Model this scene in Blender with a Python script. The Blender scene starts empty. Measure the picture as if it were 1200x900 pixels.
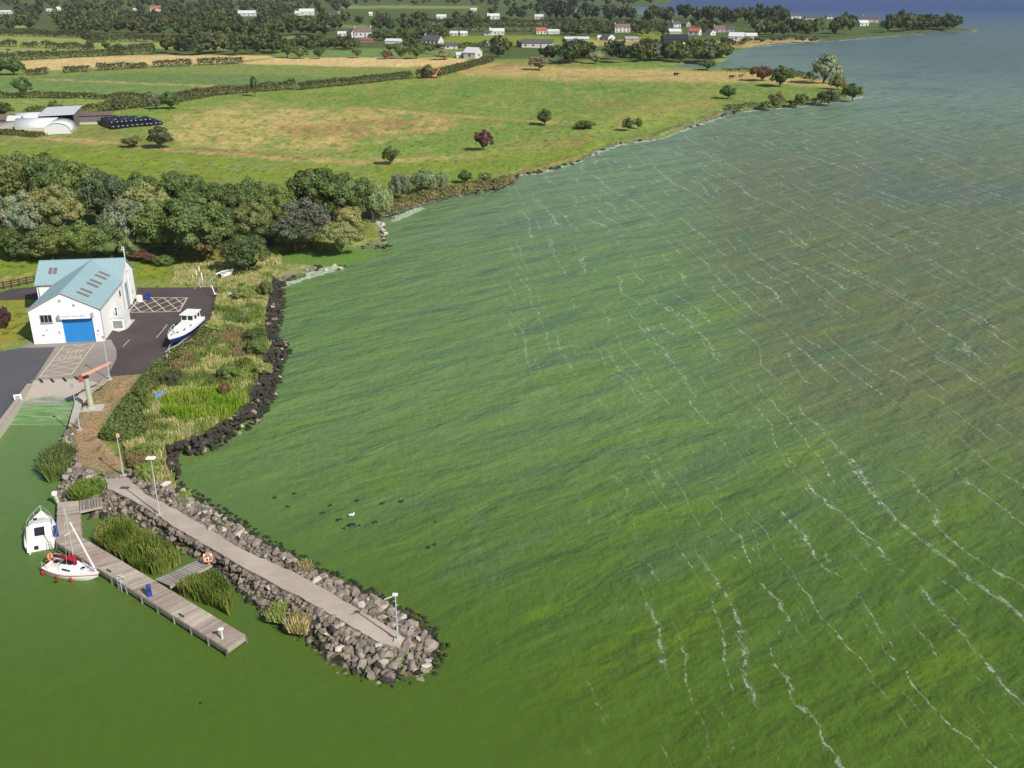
import bpy, bmesh, math, random
import numpy as np
from mathutils import Vector, Matrix

SC = bpy.context.scene
COL = SC.collection
rnd = random.Random(7)
RS = np.random.RandomState(11)
R = math.radians

# ------------------------------------------------------------------ camera, sky, sun, exposure
CAM_H, FPX, PITCH = 50.0, 1149.0, math.atan(480.0 / 1149.0)
cam_data = bpy.data.cameras.new('camera')
cam = bpy.data.objects.new('camera', cam_data)
COL.objects.link(cam)
cam.location = (0, 0, CAM_H)
cam.rotation_euler = (math.pi / 2 - PITCH, 0, 0)
cam_data.sensor_fit = 'HORIZONTAL'
cam_data.sensor_width = 36.0
cam_data.lens = 36.0 * FPX / 1200.0
cam_data.clip_start = 0.5
cam_data.clip_end = 60000
SC.camera = cam

SUN_AZ, SUN_EL = 135.0, 39.0          # clockwise from +Y, degrees
world = bpy.data.worlds.new('World')
SC.world = world
world.use_nodes = True
wn = world.node_tree.nodes
wl = world.node_tree.links
wn.clear()
w_out = wn.new('ShaderNodeOutputWorld')
w_bg = wn.new('ShaderNodeBackground')
w_sky = wn.new('ShaderNodeTexSky')
w_sky.sky_type = 'NISHITA'
w_sky.sun_disc = False
w_sky.sun_elevation = R(SUN_EL)
w_sky.sun_rotation = R(SUN_AZ)
w_sky.air_density = 1.0
w_sky.dust_density = 1.5
wl.new(w_sky.outputs[0], w_bg.inputs[0])
w_bg.inputs[1].default_value = 0.085
wl.new(w_bg.outputs[0], w_out.inputs[0])

sun_data = bpy.data.lights.new('sun', 'SUN')
sun_data.energy = 4.5
sun_data.angle = R(0.5)
sun_data.color = (1.0, 0.95, 0.87)
sun = bpy.data.objects.new('sun', sun_data)
COL.objects.link(sun)
sd_ = Vector((math.sin(R(SUN_AZ)) * math.cos(R(SUN_EL)), math.cos(R(SUN_AZ)) * math.cos(R(SUN_EL)), math.sin(R(SUN_EL))))
sun.rotation_euler = (-sd_).to_track_quat('-Z', 'Y').to_euler()
sun.location = (60, -60, 90)

SC.view_settings.view_transform = 'Standard'
SC.view_settings.look = 'None'
SC.view_settings.gamma = 1.0
SC.view_settings.exposure = 0.28

# ------------------------------------------------------------------ tracing helpers (survey of the site)
_c, _s = math.cos(PITCH), math.sin(PITCH)


def at(u, v, z=0.0):
    """site position of a traced point lying at height z"""
    x = (u - 600.0) / FPX
    y = -(v - 450.0) / FPX
    d = (x, _c + y * _s, -_s + y * _c)
    t = (z - CAM_H) / d[2]
    return Vector((d[0] * t, d[1] * t, z))


def seen(p):
    zf = p[1] * _c - (p[2] - CAM_H) * _s
    yu = p[1] * _s + (p[2] - CAM_H) * _c
    return 600 + FPX * p[0] / zf, 450 - FPX * yu / zf


def height_at(u, v0, v1, z0=1.0):
    p = at(u, v0, z0)
    lo, hi = z0, z0 + 80
    for _ in range(40):
        m = (lo + hi) / 2
        if seen((p.x, p.y, m))[1] > v1:
            lo = m
        else:
            hi = m
    return lo - z0


def mpp(v, z=1.0):
    """metres per traced unit at row v"""
    p = at(600, v, z)
    return (p.y * _c - (z - CAM_H) * _s) / FPX


def lin(r, g, b):
    def f(c):
        c /= 255.0
        return c / 12.92 if c <= 0.04045 else ((c + 0.055) / 1.055) ** 2.4
    return (f(r), f(g), f(b), 1.0)


# ------------------------------------------------------------------ node helper
class NT:
    def __init__(self, name):
        self.m = bpy.data.materials.new(name)
        self.m.use_nodes = True
        self.t = self.m.node_tree
        self.t.nodes.clear()
        self.out = self.t.nodes.new('ShaderNodeOutputMaterial')

    def n(self, ty, **kw):
        x = self.t.nodes.new(ty)
        for k, v in kw.items():
            setattr(x, k, v)
        return x

    def put(self, sock, v):
        if v is None:
            return
        if isinstance(v, bpy.types.NodeSocket):
            self.t.links.new(v, sock)
        else:
            if isinstance(v, (tuple, list)) and sock.type == 'VECTOR' and len(v) == 4:
                v = v[:3]
            sock.default_value = v

    def math(self, op, a, b=None, c=None, clamp=False):
        x = self.n('ShaderNodeMath', operation=op, use_clamp=clamp)
        self.put(x.inputs[0], a)
        self.put(x.inputs[1], b)
        self.put(x.inputs[2], c)
        return x.outputs[0]

    def vmul(self, v, k):
        x = self.n('ShaderNodeVectorMath', operation='MULTIPLY')
        self.put(x.inputs[0], v)
        self.put(x.inputs[1], k)
        return x.outputs[0]

    def vadd(self, v, k):
        x = self.n('ShaderNodeVectorMath', operation='ADD')
        self.put(x.inputs[0], v)
        self.put(x.inputs[1], k)
        return x.outputs[0]

    def comb(self, x, y, z=0.0):
        q = self.n('ShaderNodeCombineXYZ')
        self.put(q.inputs[0], x)
        self.put(q.inputs[1], y)
        self.put(q.inputs[2], z)
        return q.outputs[0]

    def sep(self, v):
        q = self.n('ShaderNodeSeparateXYZ')
        self.put(q.inputs[0], v)
        return q.outputs

    def noise(self, vec, scale=1.0, detail=3.0, rough=0.55, dist=0.0, dim='3D'):
        x = self.n('ShaderNodeTexNoise', noise_dimensions=dim)
        self.put(x.inputs['Vector'], vec)
        x.inputs['Scale'].default_value = scale
        x.inputs['Detail'].default_value = detail
        x.inputs['Roughness'].default_value = rough
        x.inputs['Distortion'].default_value = dist
        return x.outputs[0]

    def mix(self, f, a, b, blend='MIX'):
        x = self.n('ShaderNodeMix', data_type='RGBA', blend_type=blend)
        self.put(x.inputs[0], f)
        self.put(x.inputs[6], a)
        self.put(x.inputs[7], b)
        return x.outputs[2]

    def step(self, v, a, b, lo=0.0, hi=1.0):
        x = self.n('ShaderNodeMapRange', interpolation_type='SMOOTHSTEP')
        self.put(x.inputs[0], v)
        self.put(x.inputs[1], a)
        self.put(x.inputs[2], b)
        x.inputs[3].default_value = lo
        x.inputs[4].default_value = hi
        return x.outputs[0]

    def geo(self):
        return self.n('ShaderNodeNewGeometry').outputs['Position']

    def obj(self):
        return self.n('ShaderNodeTexCoord').outputs['Object']

    def attr(self, name):
        return self.n('ShaderNodeAttribute', attribute_name=name).outputs

    def bump(self, h, strength=0.3, dist=0.1, normal=None):
        x = self.n('ShaderNodeBump')
        x.inputs['Strength'].default_value = strength
        x.inputs['Distance'].default_value = dist
        self.put(x.inputs['Height'], h)
        if normal is not None:
            self.put(x.inputs['Normal'], normal)
        return x.outputs[0]

    def bsdf(self, col, rough=0.8, spec=0.3, normal=None, metal=0.0, **kw):
        x = self.n('ShaderNodeBsdfPrincipled')
        self.put(x.inputs['Base Color'], col)
        self.put(x.inputs['Roughness'], rough)
        self.put(x.inputs['Specular IOR Level'], spec)
        self.put(x.inputs['Metallic'], metal)
        if normal is not None:
            self.put(x.inputs['Normal'], normal)
        for k, v in kw.items():
            self.put(x.inputs[k], v)
        self.t.links.new(x.outputs[0], self.out.inputs[0])
        return x


def simple(name, col, rough=0.6, spec=0.3, var=0.18, scale=1.5, bump=0.0, metal=0.0):
    k = NT(name)
    p = k.geo()
    f = k.noise(p, scale, 5, 0.6)
    f2 = k.noise(p, scale * 9, 3, 0.6)
    s = k.math('ADD', k.math('MULTIPLY', k.math('SUBTRACT', f, 0.5), var * 2), k.math('MULTIPLY', k.math('SUBTRACT', f2, 0.5), var))
    s = k.math('ADD', s, 1.0)
    c = k.mix(1.0, col, k.comb(s, s, s), 'MULTIPLY')
    nrm = k.bump(f2, bump, 0.03) if bump else None
    k.bsdf(c, rough, spec, nrm, metal)
    return k.m


M = {}
M['white_wall'] = simple('white_render', (0.76, 0.76, 0.74, 1), 0.75, 0.2, 0.07, 0.45)
M['white_gel'] = simple('white_gelcoat', (0.80, 0.79, 0.76, 1), 0.3, 0.5, 0.03, 2.0)
M['cream_gel'] = simple('cream_gelcoat', (0.68, 0.64, 0.54, 1), 0.4, 0.4, 0.05, 2.0)
M['blue_paint'] = simple('blue_hull_paint', (0.012, 0.035, 0.19, 1), 0.35, 0.5, 0.08, 2.0)
M['red_cloth'] = simple('red_canvas', (0.30, 0.015, 0.03, 1), 0.85, 0.2, 0.15, 4.0)
M['red_paint'] = simple('red_rubber', (0.42, 0.02, 0.02, 1), 0.5, 0.3, 0.1, 4.0)
M['glass'] = simple('dark_window_glass', (0.018, 0.022, 0.026, 1), 0.12, 0.6, 0.05, 2.0)
M['grey_frame'] = simple('grey_frame_paint', (0.30, 0.31, 0.32, 1), 0.5, 0.4, 0.05, 2.0)
M['door_blue'] = simple('blue_shutter', (0.022, 0.20, 0.52, 1), 0.45, 0.4, 0.04, 0.8)
M['grey_blue'] = simple('grey_blue_door', (0.20, 0.30, 0.38, 1), 0.5, 0.4, 0.05, 1.0)
M['steel'] = simple('galvanised_steel', (0.50, 0.51, 0.52, 1), 0.42, 0.5, 0.12, 3.0, metal=0.25)
M['white_steel'] = simple('white_painted_steel', (0.74, 0.74, 0.72, 1), 0.45, 0.4, 0.06, 3.0)
M['dark'] = simple('dark_rubber', (0.02, 0.02, 0.022, 1), 0.7, 0.3, 0.15, 4.0)
M['navy'] = simple('blue_plastic', (0.015, 0.045, 0.24, 1), 0.5, 0.4, 0.1, 4.0)
M['bright_blue'] = simple('bright_blue_plastic', (0.02, 0.24, 0.62, 1), 0.5, 0.4, 0.1, 4.0)
M['orange'] = simple('orange_paint', (0.62, 0.16, 0.05, 1), 0.5, 0.4, 0.1, 2.0)
M['lifebuoy'] = simple('lifebuoy_orange', (0.72, 0.20, 0.10, 1), 0.5, 0.4, 0.05, 2.0)
M['green_conc'] = simple('greenish_concrete_post', (0.36, 0.39, 0.30, 1), 0.8, 0.2, 0.2, 1.2)
M['trunk'] = simple('tree_bark', (0.09, 0.07, 0.05, 1), 0.9, 0.1, 0.3, 3.0)
M['fence_wood'] = simple('dark_fence_timber', (0.045, 0.035, 0.03, 1), 0.85, 0.1, 0.25, 3.0)
M['yellow_line'] = simple('worn_yellow_paint', (0.56, 0.47, 0.28, 1), 0.8, 0.2, 0.35, 3.5)
M['pale_line'] = simple('worn_pale_paint', (0.54, 0.48, 0.39, 1), 0.8, 0.2, 0.30, 3.5)
M['skylight'] = simple('brown_rooflight', (0.17, 0.14, 0.13, 1), 0.35, 0.5, 0.1, 2.0)
M['slate'] = simple('grey_slate_roof', (0.085, 0.085, 0.095, 1), 0.7, 0.3, 0.2, 0.8)
M['red_tile'] = simple('red_tile_roof', (0.34, 0.10, 0.07, 1), 0.8, 0.2, 0.2, 0.8)
M['pale_roof'] = simple('pale_sheet_roof', (0.52, 0.54, 0.54, 1), 0.5, 0.4, 0.1, 0.8)
M['brown_roof'] = simple('brown_tile_roof', (0.16, 0.11, 0.10, 1), 0.8, 0.2, 0.2, 0.8)
M['black_roof'] = simple('black_sheet_roof', (0.025, 0.027, 0.032, 1), 0.6, 0.3, 0.2, 0.8)
M['brick'] = simple('red_brick_wall', (0.30, 0.14, 0.10, 1), 0.85, 0.2, 0.2, 1.0)
M['stone_wall'] = simple('grey_stone_wall', (0.30, 0.28, 0.26, 1), 0.85, 0.2, 0.2, 1.0)
M['barn_wood'] = simple('weathered_barn_cladding', (0.15, 0.125, 0.12, 1), 0.85, 0.2, 0.25, 1.2)
M['bale'] = simple('black_bale_wrap', (0.012, 0.014, 0.022, 1), 0.28, 0.5, 0.2, 2.0)
M['cow'] = simple('dark_cattle_hide', (0.03, 0.025, 0.022, 1), 0.8, 0.2, 0.4, 0.8)
M['cow_brown'] = simple('brown_cattle_hide', (0.22, 0.07, 0.03, 1), 0.8, 0.2, 0.3, 0.8)
M['sign_white'] = simple('white_sign_board', (0.76, 0.76, 0.76, 1), 0.5, 0.3, 0.02, 2.0)
M['sign_red'] = simple('faded_red_lettering', (0.62, 0.30, 0.25, 1), 0.6, 0.3, 0.05, 2.0)
M['sign_blue'] = simple('faded_blue_lettering', (0.30, 0.38, 0.55, 1), 0.6, 0.3, 0.05, 2.0)
M['weed'] = simple('floating_dark_weed', (0.012, 0.035, 0.012, 1), 0.5, 0.4, 0.3, 2.0)


# ------------------------------------------------------------------ mesh builder
class MB:
    def __init__(self):
        self.v, self.f, self.mi = [], [], []
        self.cur = 0

    def add(self, vs, fs):
        b = len(self.v)
        self.v.extend([tuple(p) for p in vs])
        for q in fs:
            self.f.append([i + b for i in q])
            self.mi.append(self.cur)
        return self

    def box(self, c, d, rz=0.0, taper=1.0):
        x, y, z = d[0] / 2, d[1] / 2, d[2] / 2
        ca, sa = math.cos(rz), math.sin(rz)
        vs = []
        for k, (sx, sy, sz) in enumerate([(-1, -1, -1), (1, -1, -1), (1, 1, -1), (-1, 1, -1), (-1, -1, 1), (1, -1, 1), (1, 1, 1), (-1, 1, 1)]):
            t = taper if sz > 0 else 1.0
            px, py = sx * x * t, sy * y * t
            vs.append((c[0] + px * ca - py * sa, c[1] + px * sa + py * ca, c[2] + sz * z))
        return self.add(vs, [(3, 2, 1, 0), (4, 5, 6, 7), (0, 1, 5, 4), (1, 2, 6, 5), (2, 3, 7, 6), (3, 0, 4, 7)])

    def hexa(self, bot, top):
        n = len(bot)
        fs = [tuple(range(n - 1, -1, -1)), tuple(range(n, 2 * n))]
        for i in range(n):
            j = (i + 1) % n
            fs.append((i, j, n + j, n + i))
        return self.add(list(bot) + list(top), fs)

    def prism(self, pts, z0, z1):
        if area2(pts) < 0:
            pts = pts[::-1]
        return self.hexa([(p[0], p[1], z0) for p in pts], [(p[0], p[1], z1) for p in pts])

    def tube(self, a, b, r0, r1=None, n=8):
        a, b = Vector(a), Vector(b)
        r1 = r0 if r1 is None else r1
        d = (b - a)
        if d.length < 1e-6:
            return self
        d.normalize()
        up = Vector((0, 0, 1)) if abs(d.z) < 0.9 else Vector((1, 0, 0))
        x = d.cross(up).normalized()
        y = d.cross(x).normalized()
        bot = [a + (x * math.cos(2 * math.pi * i / n) + y * math.sin(2 * math.pi * i / n)) * r0 for i in range(n)]
        top = [b + (x * math.cos(2 * math.pi * i / n) + y * math.sin(2 * math.pi * i / n)) * r1 for i in range(n)]
        return self.hexa(bot, top)

    def path(self, pts, r, n=6):
        for i in range(len(pts) - 1):
            self.tube(pts[i], pts[i + 1], r, r, n)
        return self

    def torus(self, c, R0, r, ax=(0, 0, 1), n=20, m=8):
        ax = Vector(ax).normalized()
        up = Vector((0, 0, 1)) if abs(ax.z) < 0.9 else Vector((1, 0, 0))
        x = ax.cross(up).normalized()
        y = ax.cross(x)
        c = Vector(c)
        vs, fs = [], []
        for i in range(n):
            a = 2 * math.pi * i / n
            d = x * math.cos(a) + y * math.sin(a)
            for j in range(m):
                b = 2 * math.pi * j / m
                vs.append(c + d * (R0 + r * math.cos(b)) + ax * r * math.sin(b))
        for i in range(n):
            for j in range(m):
                fs.append((i * m + j, ((i + 1) % n) * m + j, ((i + 1) % n) * m + (j + 1) % m, i * m + (j + 1) % m))
        return self.add(vs, fs)

    def ell(self, c, r, n=10, m=6):
        vs, fs = [], []
        for j in range(m + 1):
            t = math.pi * j / m
            for i in range(n):
                a = 2 * math.pi * i / n
                vs.append((c[0] + r[0] * math.sin(t) * math.cos(a), c[1] + r[1] * math.sin(t) * math.sin(a), c[2] + r[2] * math.cos(t)))
        for j in range(m):
            for i in range(n):
                fs.append((j * n + i, (j + 1) * n + i, (j + 1) * n + (i + 1) % n, j * n + (i + 1) % n))
        return self.add(vs, fs)

    def loft(self, rings, cap=True):
        n = len(rings[0])
        b = []
        for r in rings:
            b.extend(r)
        fs = []
        for k in range(len(rings) - 1):
            for i in range(n):
                j = (i + 1) % n
                fs.append((k * n + i, k * n + j, (k + 1) * n + j, (k + 1) * n + i))
        if cap:
            fs.append(tuple(range(n - 1, -1, -1)))
            fs.append(tuple(range((len(rings) - 1) * n, len(rings) * n)))
        return self.add(b, fs)

    def mesh(self, name, mats, smooth=False):
        me = bpy.data.meshes.new(name)
        me.from_pydata(self.v, [], self.f)
        if not isinstance(mats, (list, tuple)):
            mats = [mats]
        for m in mats:
            me.materials.append(m)
        if len(mats) > 1:
            me.polygons.foreach_set('material_index', self.mi)
        if smooth:
            me.polygons.foreach_set('use_smooth', [True] * len(me.polygons))
        me.update()
        return me

    def build(self, name, mats, parent=None, smooth=False):
        return link(name, self.mesh(name, mats, smooth), parent)


def area2(p):
    return sum(p[i][0] * p[(i + 1) % len(p)][1] - p[(i + 1) % len(p)][0] * p[i][1] for i in range(len(p)))


def link(name, me, parent=None, loc=None, rz=None, scale=None):
    o = bpy.data.objects.new(name, me)
    COL.objects.link(o)
    if parent is not None:
        o.parent = parent
    if loc is not None:
        o.location = loc
    if rz is not None:
        o.rotation_euler = (0, 0, rz)
    if scale is not None:
        o.scale = scale
    return o


def tag(o, label, cat, group=None):
    o['label'] = label
    o['category'] = cat
    if group:
        o['group'] = group
    return o


def thing(name, label, cat, loc=(0, 0, 0), rz=0.0, group=None):
    o = bpy.data.objects.new(name, None)
    o.empty_display_size = 0.5
    COL.objects.link(o)
    o.location = loc
    o.rotation_euler = (0, 0, rz)
    return tag(o, label, cat, group)


def structure(o):
    o['kind'] = 'structure'
    return o


def stuff(o):
    o['kind'] = 'stuff'
    return o


def np_mesh(name, verts, faces, mat, cols=None, k=4, smooth=False):
    me = bpy.data.meshes.new(name)
    n, f = len(verts), len(faces)
    me.vertices.add(n)
    me.vertices.foreach_set('co', np.asarray(verts, np.float32).ravel())
    me.loops.add(f * k)
    me.loops.foreach_set('vertex_index', np.asarray(faces, np.int32).ravel())
    me.polygons.add(f)
    me.polygons.foreach_set('loop_start', np.arange(0, f * k, k, dtype=np.int32))
    if smooth:
        me.polygons.foreach_set('use_smooth', np.ones(f, bool))
    for m in (mat if isinstance(mat, (list, tuple)) else [mat]):
        me.materials.append(m)
    if cols is not None:
        a = me.color_attributes.new('tint', 'FLOAT_COLOR', 'POINT')
        c4 = np.ones((n, 4), np.float32)
        c4[:, :3] = cols
        a.data.foreach_set('color', c4.ravel())
    me.update()
    return me


# numpy value noise for growing things unevenly
def vnoise(x, y, seed=0):
    x = np.asarray(x, float)
    y = np.asarray(y, float)
    xi, yi = np.floor(x), np.floor(y)
    fx, fy = x - xi, y - yi
    fx, fy = fx * fx * (3 - 2 * fx), fy * fy * (3 - 2 * fy)

    def h(a, b):
        q = np.sin(a * 127.1 + b * 311.7 + seed * 74.7) * 43758.5453
        return q - np.floor(q)
    return (h(xi, yi) * (1 - fx) + h(xi + 1, yi) * fx) * (1 - fy) + (h(xi, yi + 1) * (1 - fx) + h(xi + 1, yi + 1) * fx) * fy


def fnoise(x, y, seed=0, oct=4):
    s, a, t = 0, 0.5, 0
    for k in range(oct):
        s = s + a * vnoise(np.asarray(x) * 2 ** k, np.asarray(y) * 2 ** k, seed + k)
        t += a
        a *= 0.55
    return s / t


def inside(poly, x, y):
    x, y = np.asarray(x, float), np.asarray(y, float)
    r = np.zeros(x.shape, bool)
    n = len(poly)
    j = n - 1
    for i in range(n):
        xi, yi = poly[i][0], poly[i][1]
        xj, yj = poly[j][0], poly[j][1]
        if yi != yj:
            r ^= ((yi > y) != (yj > y)) & (x < (xj - xi) * (y - yi) / (yj - yi) + xi)
        j = i
    return r


def pdist(poly, x, y, closed=True):
    d = np.full(np.shape(x), 1e18)
    n = len(poly)
    for i in range(n if closed else n - 1):
        ax, ay = poly[i][0], poly[i][1]
        bx, by = poly[(i + 1) % n][0], poly[(i + 1) % n][1]
        dx, dy = bx - ax, by - ay
        L = dx * dx + dy * dy
        if L == 0:
            continue
        t = np.clip(((x - ax) * dx + (y - ay) * dy) / L, 0, 1)
        d = np.minimum(d, (x - ax - t * dx) ** 2 + (y - ay - t * dy) ** 2)
    return np.sqrt(d)
# ------------------------------------------------------------------ lake water
LA, LC = (-0.135, 0.991), (0.991, 0.135)       # along the wind rows, across them


def water_material():
    k = NT('algae_bloom_water')
    p = k.geo()
    x, y, z = k.sep(p)
    across = k.math('ADD', k.math('MULTIPLY', x, LC[0]), k.math('MULTIPLY', y, LC[1]))
    along = k.math('ADD', k.math('MULTIPLY', x, LA[0]), k.math('MULTIPLY', y, LA[1]))
    q = k.comb(across, along, 0.0)
    crest = k.math('ADD', k.math('MULTIPLY', x, 0.78), k.math('MULTIPLY', y, 0.62))
    prop = k.math('SUBTRACT', k.math('MULTIPLY', x, 0.62), k.math('MULTIPLY', y, 0.78))
    qs = k.comb(crest, prop, 0.0)
    open_ = k.step(k.math('ADD', x, k.math('MULTIPLY', k.math('SUBTRACT', y, 64), 0.92)), -14, 12)
    # ---- colour of the bloom
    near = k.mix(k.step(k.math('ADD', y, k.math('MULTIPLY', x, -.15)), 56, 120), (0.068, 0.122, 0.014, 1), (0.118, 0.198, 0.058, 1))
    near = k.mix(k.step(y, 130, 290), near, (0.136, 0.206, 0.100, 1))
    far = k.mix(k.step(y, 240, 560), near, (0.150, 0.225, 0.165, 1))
    # sheltered harbour side is smooth and slightly bluer green
    wander = k.noise(q, 0.018, 3, 0.5)
    bx = k.math('ADD', x, k.math('MULTIPLY', k.math('SUBTRACT', wander, 0.5), 60))
    brown = k.math('MULTIPLY', k.step(k.math('SUBTRACT', bx, k.math('MULTIPLY', k.math('SUBTRACT', y, 80), 0.12)), 10, 46), k.math('MULTIPLY', k.step(y, 74, 120), k.step(y, 460, 230)))
    c = k.mix(k.math('MULTIPLY', brown, 0.72), far, (0.115, 0.118, 0.055, 1))
    # broad bands of thinner and thicker scum lying across the wind
    band = k.noise(k.vmul(qs, (0.055, 0.17, 1)), 1.0, 4, 0.62, 0.25)
    c = k.mix(k.math('MULTIPLY', k.step(band, 0.50, 0.64), k.math('MULTIPLY', k.step(y, 60, 170, .30, .60), k.math('MULTIPLY', open_, k.step(y, 54, 84)))), c, (0.080, 0.140, 0.070, 1))
    c = k.mix(k.math('MULTIPLY', k.step(band, 0.44, 0.34), k.math('MULTIPLY', k.math('MULTIPLY', 0.34, open_), k.step(y, 330, 140))), c, (0.122, 0.205, 0.012, 1))
    big = k.noise(k.vmul(q, (0.010, 0.014, 1)), 1.0, 3, 0.55)
    c = k.mix(k.math('MULTIPLY', k.step(big, 0.52, 0.68), k.math('MULTIPLY', 0.5, k.step(y, 150, 260))), c, (0.075, 0.120, 0.115, 1))
    # fine brushing along the wind
    fine = k.noise(k.vmul(q, (1.5, 0.42, 1)), 1.0, 5, 0.68, 0.4)
    fm = k.math('ADD', 0.66, k.math('MULTIPLY', fine, k.math('ADD', 0.28, k.math('MULTIPLY', open_, 0.34))))
    fm = k.math('ADD', fm, k.math('MULTIPLY', 0.16, k.math('SUBTRACT', 1.0, open_)))
    c = k.mix(1.0, c, k.comb(fm, fm, fm), 'MULTIPLY')
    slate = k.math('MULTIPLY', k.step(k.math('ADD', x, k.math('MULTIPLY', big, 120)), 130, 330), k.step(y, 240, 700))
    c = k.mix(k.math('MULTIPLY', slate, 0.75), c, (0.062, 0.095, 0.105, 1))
    # lake free of scum beyond the headland, cloud shadow painted into its far blue
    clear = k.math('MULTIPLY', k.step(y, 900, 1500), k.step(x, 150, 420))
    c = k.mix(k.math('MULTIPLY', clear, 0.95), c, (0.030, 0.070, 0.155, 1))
    deep = k.math('MULTIPLY', k.step(y, 1420, 1640), k.step(x, 120, 360))  # cloud shadow over the farthest water, put in as a darker blue
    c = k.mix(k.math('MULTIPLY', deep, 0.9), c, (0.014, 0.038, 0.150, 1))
    # ---- foam gathered in wind rows
    w1 = k.noise(k.vmul(q, (0.045, 0.018, 1)), 1.0, 3, 0.55)
    w2 = k.noise(k.vmul(q, (0.42, 0.30, 1)), 1.0, 3, 0.6)
    dev = k.math('ADD', k.math('MULTIPLY', k.math('SUBTRACT', w1, 0.5), 15.0), k.math('MULTIPLY', k.math('SUBTRACT', w2, 0.5), 2.0))
    lacy = k.noise(k.vmul(q, (1.9, 1.3, 1)), 1.0, 4, 0.68, 0.9)
    lacy2 = k.noise(k.vmul(q, (3.6, 1.2, 1)), 1.0, 4, 0.7, 0.5)

    def rows(spacing, off, width, pf, thr):
        t = k.math('DIVIDE', k.math('ADD', k.math('ADD', across, dev), off), spacing)
        cell = k.math('FLOOR', t)
        d = k.math('MULTIPLY', k.math('ABSOLUTE', k.math('SUBTRACT', k.math('FRACT', t), 0.5)), spacing)
        pres = k.noise(k.comb(k.math('MULTIPLY', cell, 7.31), k.math('MULTIPLY', along, pf), off), 1.0, 3, 0.65)
        on = k.step(pres, thr, thr + 0.09)
        wv = k.math('MULTIPLY', k.math('MULTIPLY', width, k.math('ADD', 0.35, k.math('MULTIPLY', on, 1.0))), k.math('ADD', 0.75, k.math('MULTIPLY', y, 0.0042)))
        ln = k.step(d, wv, k.math('MULTIPLY', wv, 0.15))
        halo = k.step(d, k.math('MULTIPLY', wv, 4.0), 0.0)
        return ln, on, halo
    l1, o1, h1 = rows(6.5, 3.0, 0.14, 0.034, 0.46)
    l2, o2, h2 = rows(3.4, 11.0, 0.11, 0.036, 0.45)
    l3, o3, h3 = rows(1.7, 5.0, 0.08, 0.07, 0.48)
    zone = k.math('MULTIPLY', k.step(k.math('ADD', bx, k.math('MULTIPLY', wander, 6)), 4, 24), 1.0)
    zone = k.math('MULTIPLY', zone, k.step(y, 700, 250))
    zone_l = k.math('MULTIPLY', k.step(x, -8, 6), k.step(y, 104, 150))
    zone = k.math('MAXIMUM', zone, k.math('MULTIPLY', zone_l, k.step(y, 420, 210)))
    f1 = k.math('MULTIPLY', k.math('MULTIPLY', l1, o1), k.step(lacy, 0.42, 0.66))
    f2 = k.math('MULTIPLY', k.math('MULTIPLY', l2, o2), k.math('MULTIPLY', k.step(lacy, 0.42, 0.62), 0.8))
    f3 = k.math('MULTIPLY', k.math('MULTIPLY', l3, o3), k.math('MULTIPLY', k.step(lacy2, 0.48, 0.66), 0.55))
    sprinkle = k.math('MULTIPLY', k.math('MULTIPLY', h1, o1), k.math('MULTIPLY', k.step(lacy2, 0.57, 0.70), 0.7))
    foam = k.math('MAXIMUM', k.math('MAXIMUM', f1, f2), k.math('MAXIMUM', f3, k.math('MULTIPLY', sprinkle, 0.9)))
    foam = k.math('MULTIPLY', foam, zone)
    # small whitecaps out in the open lake
    cap = k.noise(k.vmul(q, (0.20, 0.30, 1)), 1.0, 5, 0.74, 0.3)
    capf = k.math('MULTIPLY', k.step(cap, 0.63, 0.70), k.math('MULTIPLY', k.step(y, 140, 300), k.step(x, 0, 60)))
    foam = k.math('MAXIMUM', foam, k.math('MULTIPLY', capf, 0.70))
    # swash along the natural shore
    foam = k.math('MULTIPLY', foam, 0.66, clamp=True)
    veil = k.math('MULTIPLY', k.math('MULTIPLY', h1, o1), k.math('MULTIPLY', k.math('MULTIPLY', zone, k.step(lacy, 0.45, 0.65)), 0.13))
    c = k.mix(veil, c, (0.32, 0.38, 0.30, 1))
    c = k.mix(foam, c, (0.50, 0.54, 0.48, 1))
    # ---- waves
    calm = k.math('ADD', 0.16, k.math('MULTIPLY', open_, 0.90))
    h_a = k.noise(k.vmul(qs, (0.075, 0.21, 1)), 1.0, 3, 0.5, 0.25)
    h_b = k.noise(k.vmul(qs, (0.42, 0.70, 1)), 1.0, 3, 0.6, 0.3)
    h_c = k.noise(k.vmul(q, (2.2, 1.3, 1)), 1.0, 4, 0.68, 0.4)
    hh = k.math('ADD', k.math('MULTIPLY', h_a, 1.9), k.math('ADD', k.math('MULTIPLY', h_b, 0.40), k.math('MULTIPLY', h_c, 0.22)))
    hh = k.math('MULTIPLY', hh, calm)
    nrm = k.bump(hh, 1.0, 0.55)
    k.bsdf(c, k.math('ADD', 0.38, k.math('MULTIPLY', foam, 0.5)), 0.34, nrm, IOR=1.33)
    return k.m


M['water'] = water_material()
gx = [-30000, -8000, -2500, -900, -300, -100, -40, 0, 40, 100, 300, 900, 2500, 8000, 30000]
gy = [-20000, -3000, -300, 0, 40, 80, 140, 240, 400, 800, 1600, 3200, 8000, 16000, 45000]
wv = [(a, b, 0.0) for b in gy for a in gx]
wf = [(j * 15 + i, j * 15 + i + 1, (j + 1) * 15 + i + 1, (j + 1) * 15 + i) for j in range(14) for i in range(14)]
structure(link('lake_water', np_mesh('lake_water', wv, wf, M['water'])))

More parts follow.
